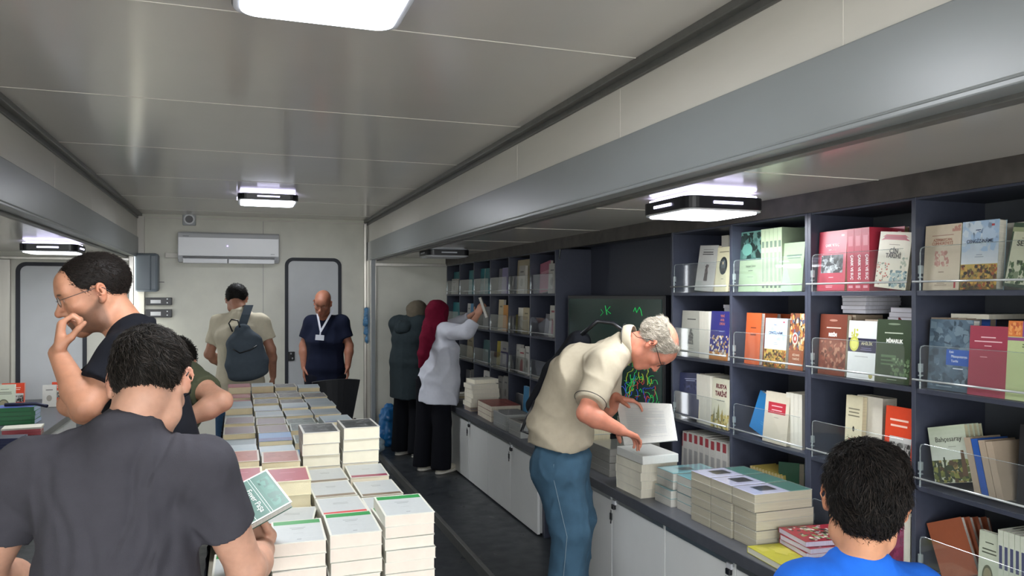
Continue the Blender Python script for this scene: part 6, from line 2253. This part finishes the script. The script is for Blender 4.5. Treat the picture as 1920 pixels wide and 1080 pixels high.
# ---------------------------------------------------------------- boy in blue
c = at(1622, 936, 1.56)
vd = nrm(V(.62, .78, 0))
Jb = stand(c[0] - vd[0] * .03, c[1] - vd[1] * .03, 0, 1.33, FS)
yaw = math.degrees(math.atan2(-vd[0], vd[1]))
J = stand(c[0] - vd[0] * .035, c[1] - vd[1] * .035, yaw, 1.33, FS)
J['neck'] = at(1612, 1052, 1.55)
J['shL'] = at(1506, 1095, 1.52) - V(0, 0, .015)
J['shR'] = at(1720, 1102, 1.57) - V(0, 0, .015)
J['chest'] = J['neck'] - V(0, 0, .14)
hd = Head(c, nrm(vd + V(0, 0, -.15)), V(.12, .02, 1), .89, skin='#c08a68', child=True)
J['fx'] = [(c[0] - .13, c[0] + .13, .004)]
J['fy'] = [(c[1] - .13, c[1] + .13, .004)]
boy, _, base = figure('child with black hair in bright blue T-shirt seen from behind', J, hd, .80, fine_z=[(c[2] - .16, c[2] + .15, .004)])
shirt(boy, base, J, .80, cloth('tshirt_blue', '#1f62c8', .04), step=.006, infl=.012, sleeve=.6, hem=.04, disp=folds(41, .002, 22), neckc=nrm(V(.1, .12, 1)))
trousers(boy, base, J, .80, cloth('shorts_navy', '#20283c'), step=.012)
shoes(boy, base, J, '#c8c8c8', '#e0e0e0')
HS = head_hair(hd, 'boy', .010, 22, wave=.004)
hair_mesh(hd, HS, .0035, 18000, .024, .0008, ['#100e0d', '#181412', '#201b18', '#2b2521', '#0d0c0b'], 24, comb=(.25, -.35, -.8), lift=.40, parent=boy, origin=base, roughm=M_HAIR, curl=1.1)

# ---------------------------------------------------------------- person with backpack at the far end
x0, y0 = at(450, 600, 6.2)[:2]
J = stand(x0, y0, -6, 1.70, FL)
J['neck'] = at(452, 586, 6.22)
J['chest'] = at(450, 630, 6.15)
J['shL'] = at(412, 606, 6.2)
J['shR'] = at(489, 606, 6.2)
J['elL'] = at(392, 664, 6.22)
J['wrL'] = at(425, 690, 6.45)
J['elR'] = at(508, 655, 6.22)
J['wrR'] = at(512, 706, 6.4)
J['handL'] = dict(f=V(.5, .7, 0), n=V(0, 0, -1), t=V(.3, .6, 0))
hd = Head(at(444, 562, 6.30), V(.12, .75, -.62), V(.05, .55, .83), .98, skin='#a97a64')
man, _, base = figure('person in cream T-shirt with back turned, wearing a grey backpack', J, hd, 1.02, fine_z=[(1.45, 1.75, .006)])
shirt(man, base, J, 1.02, cloth('tshirt_cream', '#c9c1ab', .04), step=.009, infl=.018, sleeve=.62, hem=.05, disp=folds(51, .005, 18))
trousers(man, base, J, 1.02, cloth('denim_mid', '#33506e', .1), step=.012)
shoes(man, base, J, '#2a2a2c', '#3a3a3c')
hair_mesh(hd, head_hair(hd, 'short', .010, 32), .006, 3000, .016, .0012, ['#14120f', '#1c1815'], 34, parent=man, origin=base, roughm=M_HAIR)
bp = thing('backpack', 'grey-blue backpack on the back of the person in cream T-shirt', 'backpack', tuple(at(462, 670, 5.98)))
o_ = np.array(bp.location)
bm_ = cloth('backpack_grey', '#4a545e', .06, bump=.5, bscale=300)
S_ = Shape()
cx_ = [at(455, 618, 6.0), at(458, 640, 5.99), at(463, 680, 5.98), at(466, 700, 5.98)]
S_.loft([(cx_[0], .06, .045), (cx_[1], .125, .07), (cx_[2], .155, .085), (cx_[3], .150, .08)], V(1, -.05, -.12), .04)
S_.disp = folds(37, .004, 14)
sdf_obj('bag', S_, o_ - .35, o_ + .35, .008, bm_, bp, origin=o_)
b_ = MB()
def strap(pts, hw, m, name, par, o0):
    bb = MB()
    P = [np.asarray(p) for p in pts]
    for i in range(len(P) - 1):
        w1 = V(hw, 0, 0)
        y_ = V(0, .006, 0)
        a, b2 = P[i] - o0, P[i + 1] - o0
        bb.mesh([tuple(a - w1 - y_), tuple(a + w1 - y_), tuple(b2 + w1 - y_), tuple(b2 - w1 - y_), tuple(a - w1 + y_), tuple(a + w1 + y_), tuple(b2 + w1 + y_), tuple(b2 - w1 + y_)],
                [(0, 1, 2, 3), (7, 6, 5, 4), (0, 4, 5, 1), (1, 5, 6, 2), (2, 6, 7, 3), (3, 7, 4, 0)])
    return bb.obj(name, m, par)
strap([at(462, 574, 6.21), at(467, 572, 6.12), at(461, 590, 6.055), at(453, 614, 6.03)], .033, bm_, 'shoulder_strap', bp, o_)
b_.tube([tuple(p - o_) for p in (at(436, 622, 5.96), at(429, 606, 5.96), at(434, 599, 5.97), at(446, 601, 5.97), at(450, 614, 5.96))], .006, 6)
b_.obj('carry_loop', M_BLACK, bp, smooth=True)
b_ = MB()
b_.tube([tuple(p - o_) for p in (at(437, 655, 5.885), at(450, 662, 5.875), at(470, 656, 5.875), at(482, 648, 5.89))], .005, 6)
b_.obj('pocket_zip', M_BLACK, bp, smooth=True)

# ---------------------------------------------------------------- man in navy polo with lanyard
x0, y0 = at(610, 600, 7.45)[:2]
J = stand(x0, y0, 176, 1.69, FL)
J['shL'] = at(640, 605, 7.42)
J['shR'] = at(584, 605, 7.46)
J['elL'] = at(655, 648, 7.42)
J['elR'] = at(569, 648, 7.46)
J['wrL'] = at(652, 688, 7.36)
J['wrR'] = at(570, 690, 7.40)
hd = Head(at(605, 568, 7.33), V(-.28, -.80, -.42), V(-.05, -.42, .88), .98, skin='#94604a')
hd.hair = np.array(hx('#4a3a30'))
man, _, base = figure('bald person in navy polo shirt with white lanyard standing before the door', J, hd, 1.04, fine_z=[(1.42, 1.75, .0055)])
shirt(man, base, J, 1.04, cloth('polo_navy', '#10162a', .05), name='polo_shirt', step=.009, infl=.018, sleeve=.68, hem=.06, disp=folds(61, .004, 18))
trousers(man, base, J, 1.04, cloth('trousers_navy', '#10131f'), step=.012)
shoes(man, base, J, '#1c1c1e', '#2a2a2c')
fy_ = V(0, -1, 0)
b_ = MB()
def ribbon(p, q, hw, bb, o0):
    p, q = np.asarray(p) - o0, np.asarray(q) - o0
    d = nrm(q - p)
    s_ = np.cross(d, fy_) * hw
    y_ = V(0, .003, 0)
    bb.mesh([tuple(p - s_ - y_), tuple(p + s_ - y_), tuple(q + s_ - y_), tuple(q - s_ - y_), tuple(p - s_ + y_), tuple(p + s_ + y_), tuple(q + s_ + y_), tuple(q - s_ + y_)],
            [(0, 1, 2, 3), (7, 6, 5, 4), (0, 4, 5, 1), (1, 5, 6, 2), (2, 6, 7, 3), (3, 7, 4, 0)])
ribbon(at(595, 588, 7.30), at(601, 620, 7.275), .009, b_, base)
ribbon(at(625, 580, 7.33), at(601, 622, 7.275), .009, b_, base)
ribbon(at(601, 620, 7.275), at(600, 630, 7.27), .006, b_, base)
ln = b_.obj('lanyard', mat('lanyard_white', '#c9ccd6', .7), man)
b_ = MB()
ribbon(at(600, 628, 7.265), at(599, 638, 7.265), .040, b_, base)
bd_ = b_.obj('name_badge', mat('badge_white', '#c9cdd6', .5), ln)
b_ = MB()
ribbon(at(595, 630, 7.26), at(595, 634, 7.26), .010, b_, base)
b_.obj('badge_print', mat('badge_print', '#3a3c48', .6), ln)

# ---------------------------------------------------------------- woman in maroon headscarf and white shirt
def toward(a, b, f):
    return a + (b - a) * f
fdw = nrm(V(.80, .55, 0))
yaww = math.degrees(math.atan2(-fdw[0], fdw[1]))
x0, y0 = at(812, 700, 7.138)[:2]
J = stand(x0, y0, yaww, 1.62, FS)
J['neck'] = at(822, 607, 7.119)
J['chest'] = at(828, 650, 7.119)
J['waist'] = at(826, 690, 7.138)
J['pelvis'] = at(822, 728, 7.157)
J['shR'] = at(838, 622, 6.984)
J['shL'] = at(822, 622, 7.273)
J['elR'] = at(876, 622, 6.849)
J['wrR'] = at(896, 590, 6.888)
J['elL'] = at(866, 606, 7.215)
J['wrL'] = at(893, 586, 7.100)
J['handR'] = dict(f=nrm(at(906, 562, 6.926) - at(896, 590, 6.888)), n=V(.6, .5, -.4), t=V(-.4, .8, 0), curls=(.8, .8, .8, .8), size=.95)
J['handL'] = dict(f=nrm(at(906, 562, 7.023) - at(893, 586, 7.100)), n=V(.6, -.5, -.4), t=V(-.4, -.8, 0), curls=(.7, .7, .7, .7), size=.95)
hw_ = at(822, 588, 7.119)
hd = Head(hw_, nrm(fdw + V(0, 0, -.02)), V(0, 0, 1), .93, skin='#b5836c', fem=True)
wom, _, base = figure('person in maroon headscarf and white shirt reaching up to the shelf', J, hd, .92, fine_z=[(1.38, 1.78, .006)])
shirt(wom, base, J, .92, cloth('shirt_white', '#cfd2dc', .03, bump=.2), name='shirt', step=.008, infl=.024, loose=.028, long_to=.55, lower=J['pelvis'] - V(0, 0, .12), disp=folds(71, .008, 15, (1, 1, .5)), collar=False)
trousers(wom, base, J, .92, cloth('trousers_black', '#0e0f16'), name='trousers', step=.011, flare=.035, disp=folds(73, .005, 14, (1, 1, .2)))
shoes(wom, base, J, '#c9c3b2', '#dcd8cc')
def scarf(t, base, hd, colorname, color, tail=None, back=None):
    S_ = Shape()
    S_.ell(hd.w(0, -.020, .030), hd.R, np.array([.106, .126, .108]) * hd.k, .03)
    S_.ell(hd.w(0, -.02, -.06), hd.R, np.array([.098, .108, .085]) * hd.k, .05)
    S_.ell(hd.w(0, .0, -.13), hd.R, np.array([.10, .09, .05]) * hd.k, .05)
    S_.ell(hd.w(0, .105, -.025), hd.R, np.array([.050, .075, .072]) * hd.k, .02, 's')
    if tail is not None:
        S_.loft(tail, back, .03)
    S_.disp = folds(77, .005, 26, (1, 1, .6))
    lo = hd.c - .28
    hi = hd.c + .2
    if tail is not None:
        for p in tail:
            lo = np.minimum(lo, p[0] - .12)
            hi = np.maximum(hi, p[0] + .12)
    sdf_obj('headscarf', S_, lo, hi, .007, cloth(colorname, color, .06), t, origin=base)
scarf(wom, base, hd, 'scarf_maroon', '#6a0f2a', tail=[(at(808, 605, 7.061), .07, .04), (at(800, 635, 6.965), .065, .03), (at(794, 665, 6.926), .05, .025), (at(787, 688, 6.926), .012, .01)], back=V(1, -.2, 0))
# the white book she holds
bd = bk('whitec', .12, .19, .022)
pa, pb = at(903, 573, 6.888), at(911, 596, 6.888)
up_ = nrm(pa - pb)
xd = nrm(np.cross(V(-.35, -.9, 0), up_))
yd = np.cross(up_, xd)
o_ = pb
M = Matrix(((yd[0], -xd[0], up_[0], o_[0]), (yd[1], -xd[1], up_[1], o_[1]), (yd[2], -xd[2], up_[2], o_[2]), (0, 0, 0, 1)))
put_book(bd, M, 'thin white book held up by the person in the maroon headscarf')

# ---------------------------------------------------------------- woman in grey-beige headscarf and long dark coat
fdw = nrm(V(.80, .60, 0))
yaww = math.degrees(math.atan2(-fdw[0], fdw[1]))
x0, y0 = at(768, 700, 7.85)[:2]
J = stand(x0, y0, yaww, 1.64, FS)
J['neck'] = at(772, 606, 7.85)
J['elL'] = J['shL'] + V(.10, .10, -.24)
J['wrL'] = J['elL'] + V(.2, .1, .05)
J['elR'] = J['shR'] + V(.06, -.02, -.26)
J['wrR'] = J['elR'] + V(.22, .10, .03)
hd = Head(at(784, 587, 7.88), nrm(fdw + V(0, 0, -.05)), V(0, 0, 1), .94, skin='#b5836c', fem=True)
wom, _, base = figure('person in grey-beige headscarf and long dark green-grey coat facing the shelf', J, hd, .95, fine_z=[(1.4, 1.8, .007)])
cm = cloth('coat_slate', '#2e383c', .06, bump=.3)
shirt(wom, base, J, .95, cm, name='coat', step=.009, infl=.032, loose=.028, long_to=.9, lower=J['pelvis'] - V(0, 0, .30), disp=folds(81, .007, 14, (1, 1, .4)), collar=False)
hdS = Shape()
nb = J['neck'] + V(0, 0, -.015) - fdw * .045
hdS.ell(nb, np.eye(3), (.135, .12, .055), .03)
hdS.ell(nb - fdw * .05 - V(0, 0, .04), np.eye(3), (.11, .08, .055), .03)
hdS.disp = folds(83, .008, 25)
sdf_obj('hood', hdS, nb - .25, nb + .25, .009, cm, wom, origin=base)
trousers(wom, base, J, .95, cloth('trousers_dark', '#0f1117'), name='trousers', step=.011, flare=.03, disp=folds(85, .005, 14, (1, 1, .2)))
shoes(wom, base, J, '#c6c4bd', '#dcd8cc')
scarf(wom, base, hd, 'scarf_taupe', '#6b6355')
# ================================================================ remaining things
# black plastic chair in front of the man in navy
cx0, cy0 = at(628, 740, 6.75)[:2]
t = thing('chair', 'black chair whose backrest stands before the person in navy polo', 'chair', (cx0, cy0, ZF), math.radians(8))
blk = mat('chair_black', '#16181d', .45)
boxes('seat', blk, [(-.22, .22, .0, .42, .43, .46)], t, 0.02)
b = MB()
vs = []
for i in range(9):
    u = -1 + i / 4
    vs += [(u * .15, -.03 + .05 * u * u, .55), (u * .21, -.09 + .05 * u * u, .965 - .02 * u * u)]
n_ = len(vs)
vs2 = [(x, y - .018, z) for x, y, z in vs]
fs = [(2 * i, 2 * i + 2, 2 * i + 3, 2 * i + 1) for i in range(8)]
fs2 = [tuple(n_ + q for q in reversed(f)) for f in fs]
rim = [(2 * i, n_ + 2 * i, n_ + 2 * i + 2, 2 * i + 2) for i in range(8)] + [(2 * i + 1, 2 * i + 3, n_ + 2 * i + 3, n_ + 2 * i + 1) for i in range(8)] + [(0, 1, n_ + 1, n_), (n_ - 2, 2 * n_ - 2, 2 * n_ - 1, n_ - 1)]
b.mesh(vs + vs2, fs + fs2 + rim)
b.obj('backrest', blk, t, 0.004, smooth=False)
for sx in (-1, 1):
    b = MB()
    b.tube([(sx * .19, .02, .44), (sx * .17, -.02, .60)], .014, 8)
    b.obj('back_post', blk, t, smooth=True)
    for y_ in (.03, .38):
        b = MB()
        b.tube([(sx * .19, y_, .44), (sx * .22, y_ + (.03 if y_ > .2 else -.03), .0)], .013, 8)
        b.obj('leg', blk, t, smooth=True)

# plastic bags
def crumple(name, label, c, r, m, seed, step=.012, parts=None, amp=.02):
    S_ = Shape()
    for cc, rr_ in (parts or [(c, r)]):
        S_.ell(cc, np.eye(3), rr_, .03)
    S_.disp = lambda P: amp * (1 - np.abs(noise3(P, 22, seed))) ** 2 - amp * .5 + amp * .3 * noise3(P, 60, seed + 1)
    z0 = min(cc[2] - rr_[2] for cc, rr_ in (parts or [(c, r)]))
    S_.add(lambda P: z0 + .004 - P[:, 2], .004, 'i')
    allc = np.array([cc for cc, _ in (parts or [(c, r)])])
    R_ = max(max(rr_) for _, rr_ in (parts or [(c, r)])) + .05
    lo, hi = allc.min(0) - R_, allc.max(0) + R_
    v, f = surfnet(S_.ev, axis(lo[0], hi[0], step), axis(lo[1], hi[1], step), axis(lo[2], hi[2], step))
    base_ = np.array([c[0], c[1], z0])
    me = np_mesh(name, v - base_, f, m)
    o = bpy.data.objects.new(name, me)
    COL.objects.link(o)
    o.location = tuple(base_)
    return tag(o, label, 'bag')
bx_, by_ = at(731, 820, 8.35)[:2]
mb = mat('bag_blue', '#1f6ba8', .3, spec=.6)
crumple('plastic_bag', 'blue plastic bag on the floor behind the coat of the standing woman', V(bx_, by_, .15), (.13, .12, .15), mb, 5,
        parts=[(V(bx_, by_, .13), (.14, .12, .13)), (V(bx_ - .02, by_, .30), (.10, .09, .13)), (V(bx_, by_ + .02, .40), (.06, .05, .06))], amp=.03)
mc_ = mat('bag_clear', '#a9bcc6', .25, spec=.6)
bx2, by2 = at(707, 830, 7.95)[:2]
crumple('plastic_bag', 'greyish clear plastic bag beside the blue bag on the floor', V(bx2, by2, .09), (.08, .08, .09), mc_, 9, amp=.025)
pb_ = at(688, 610, 8.95)
S_ = Shape()
for z_, q in ((.14, .035), (.05, .045), (-.06, .035), (-.16, .02)):
    S_.ell(pb_ + V(0, 0, z_), np.eye(3), (q, q * .8, .07), .03)
S_.disp = lambda P: .012 * noise3(P, 60, 4)
pb0 = pb_ + V(0, 0, .2)
v, f = surfnet(S_.ev, axis(pb_[0] - .1, pb_[0] + .1, .008), axis(pb_[1] - .1, pb_[1] + .1, .008), axis(pb_[2] - .3, pb_[2] + .3, .008))
me = np_mesh('plastic_bag', v - pb0, f, mat('bag_bluegrey', '#4b7ea6', .35, noise=.4, nscale=12))
o = bpy.data.objects.new('plastic_bag', me)
COL.objects.link(o)
o.location = tuple(pb0)
tag(o, 'small blue-grey plastic bag tied to the bright metal corner post', 'bag')

# ---------------------------------------------------------------- left side worktop with books
struct('wall_left_gap_shade', M_DARK, [(-2.319, -2.31, Y0, YS, 0, .05)])  # solid strip, no real gap: its shade is put into the dark colour
edge_board('worktop', 'dark grey worktop along the left slide-out with piles of books', 'worktop', [(-2.31, -1.36, 3.4, 8.7, .555, .608)], M_WORKTOP, 0.004)
for i, y in enumerate((3.45, 4.6, 5.75, 6.9)):
    t = thing('cabinet', '%s white cabinet below the left worktop, counted from the near end' % ORD[i], 'cabinet', (-1.4, y, 0))
    boxes('carcass', MATS['carcass_white'], [(-.85, -.022, .002, 1.12, .0, .554)], t)
    for k in range(2):
        boxes('door', M_DOOR, [(-.02, 0, .003 + k * .56, .556 + k * .56, .012, .535)], t, .002)
def lpile(px, py, n, key, w_, h, t_, lab, rot, X, ztop):
    y_ = None
    t__ = (px - 960) / 1450
    Y = X * (CY_ - SY_ * t__) / (SY_ + CY_ * t__)
    for i in range(n):
        bd = bk(key, w_, h, t_)
        M = lie_M(X + rb.uniform(-.004, .004), Y, ztop - (n - 1 - i) * (t_ + .0006), rot + rb.uniform(-2, 2)) @ Matrix.Translation((0, 0, -h / 2))
        put_book(bd, M, lab % ORD[i])
    return Y
design('greenhard', hx('#23643c'), [('r', .05, .05, .95, .95, hx('#3a4a94'))], page=hx('#b9c6de'), spine=hx('#2a7044'), spine_art=[(.1, .9, hx('#2f7c4c'))])
design('navyhard', hx('#1d2448'), [], page=hx('#c6c9d8'), spine=hx('#1d2448'))
design('pinkhard', hx('#b4474f'), [], page=hx('#cdbfae'), spine=hx('#c0525a'))
# green hardbacks
lpile(44, 785, 2, 'pinkhard', .16, .24, .022, '%s pink-red book from the bottom before the green hardbacks', 96, -1.48, ZW + .0455)
lpile(44, 785, 1, 'plain', .17, .25, .012, '%s cream book on the pink-red ones before the green hardbacks', 94, -1.48, ZW + .0585)
lpile(32, 785, 4, 'greenhard', .21, .29, .033, '%s green hardback from the bottom, left worktop', 90, -1.66, ZW + 4 * .0337)
Yn = lpile(10, 840, 5, 'navyhard', .15, .22, .017, '%s navy hardback from the bottom on the left worktop', 84, -1.44, ZW + 5 * .0177)
# standing books and red things behind the green pile
def lstand(px, py, X, w_, h, t_, key, lab, yaw=90, lean=4, z=ZW):
    t__ = (px - 960) / 1450
    Y = X * (CY_ - SY_ * t__) / (SY_ + CY_ * t__)
    bd = bk(key, w_, h, t_)
    put_book(bd, stand_M(X, Y, z + t_ * .07, yaw, lean, 0), lab)
lstand(8, 740, -1.86, .15, .26, .03, 'ovalgreen', 'pale standing book with oval picture behind the green hardbacks')
lstand(24, 755, -1.92, .18, .22, .03, 'kizil', 'red standing book behind the green hardbacks on the left')
lstand(92, 795, -1.62, .11, .20, .03, 'whitec', 'greyish book standing right of the green hardbacks')
lstand(108, 798, -1.62, .10, .19, .03, 'kizil', 'red standing book at the elbow of the man in black')
b = MB()
p0, p1 = at(36, 765, 6.15), at(88, 765, 6.05)
p0[2] = p1[2] = ZW + 4 * .0337 + .016
b.tube([tuple(p0 - V(.1, 0, 0)), tuple(p0), tuple(p0 * .4 + p1 * .6 + V(0, 0, .012)), tuple(p1)], .014, 8)
o = b.obj('umbrella', mat('umbrella_navy', '#191c38', .6), smooth=True)
o.location = (0, 0, 0)
tag(o, 'folded dark navy umbrella lying across the green hardbacks', 'umbrella')
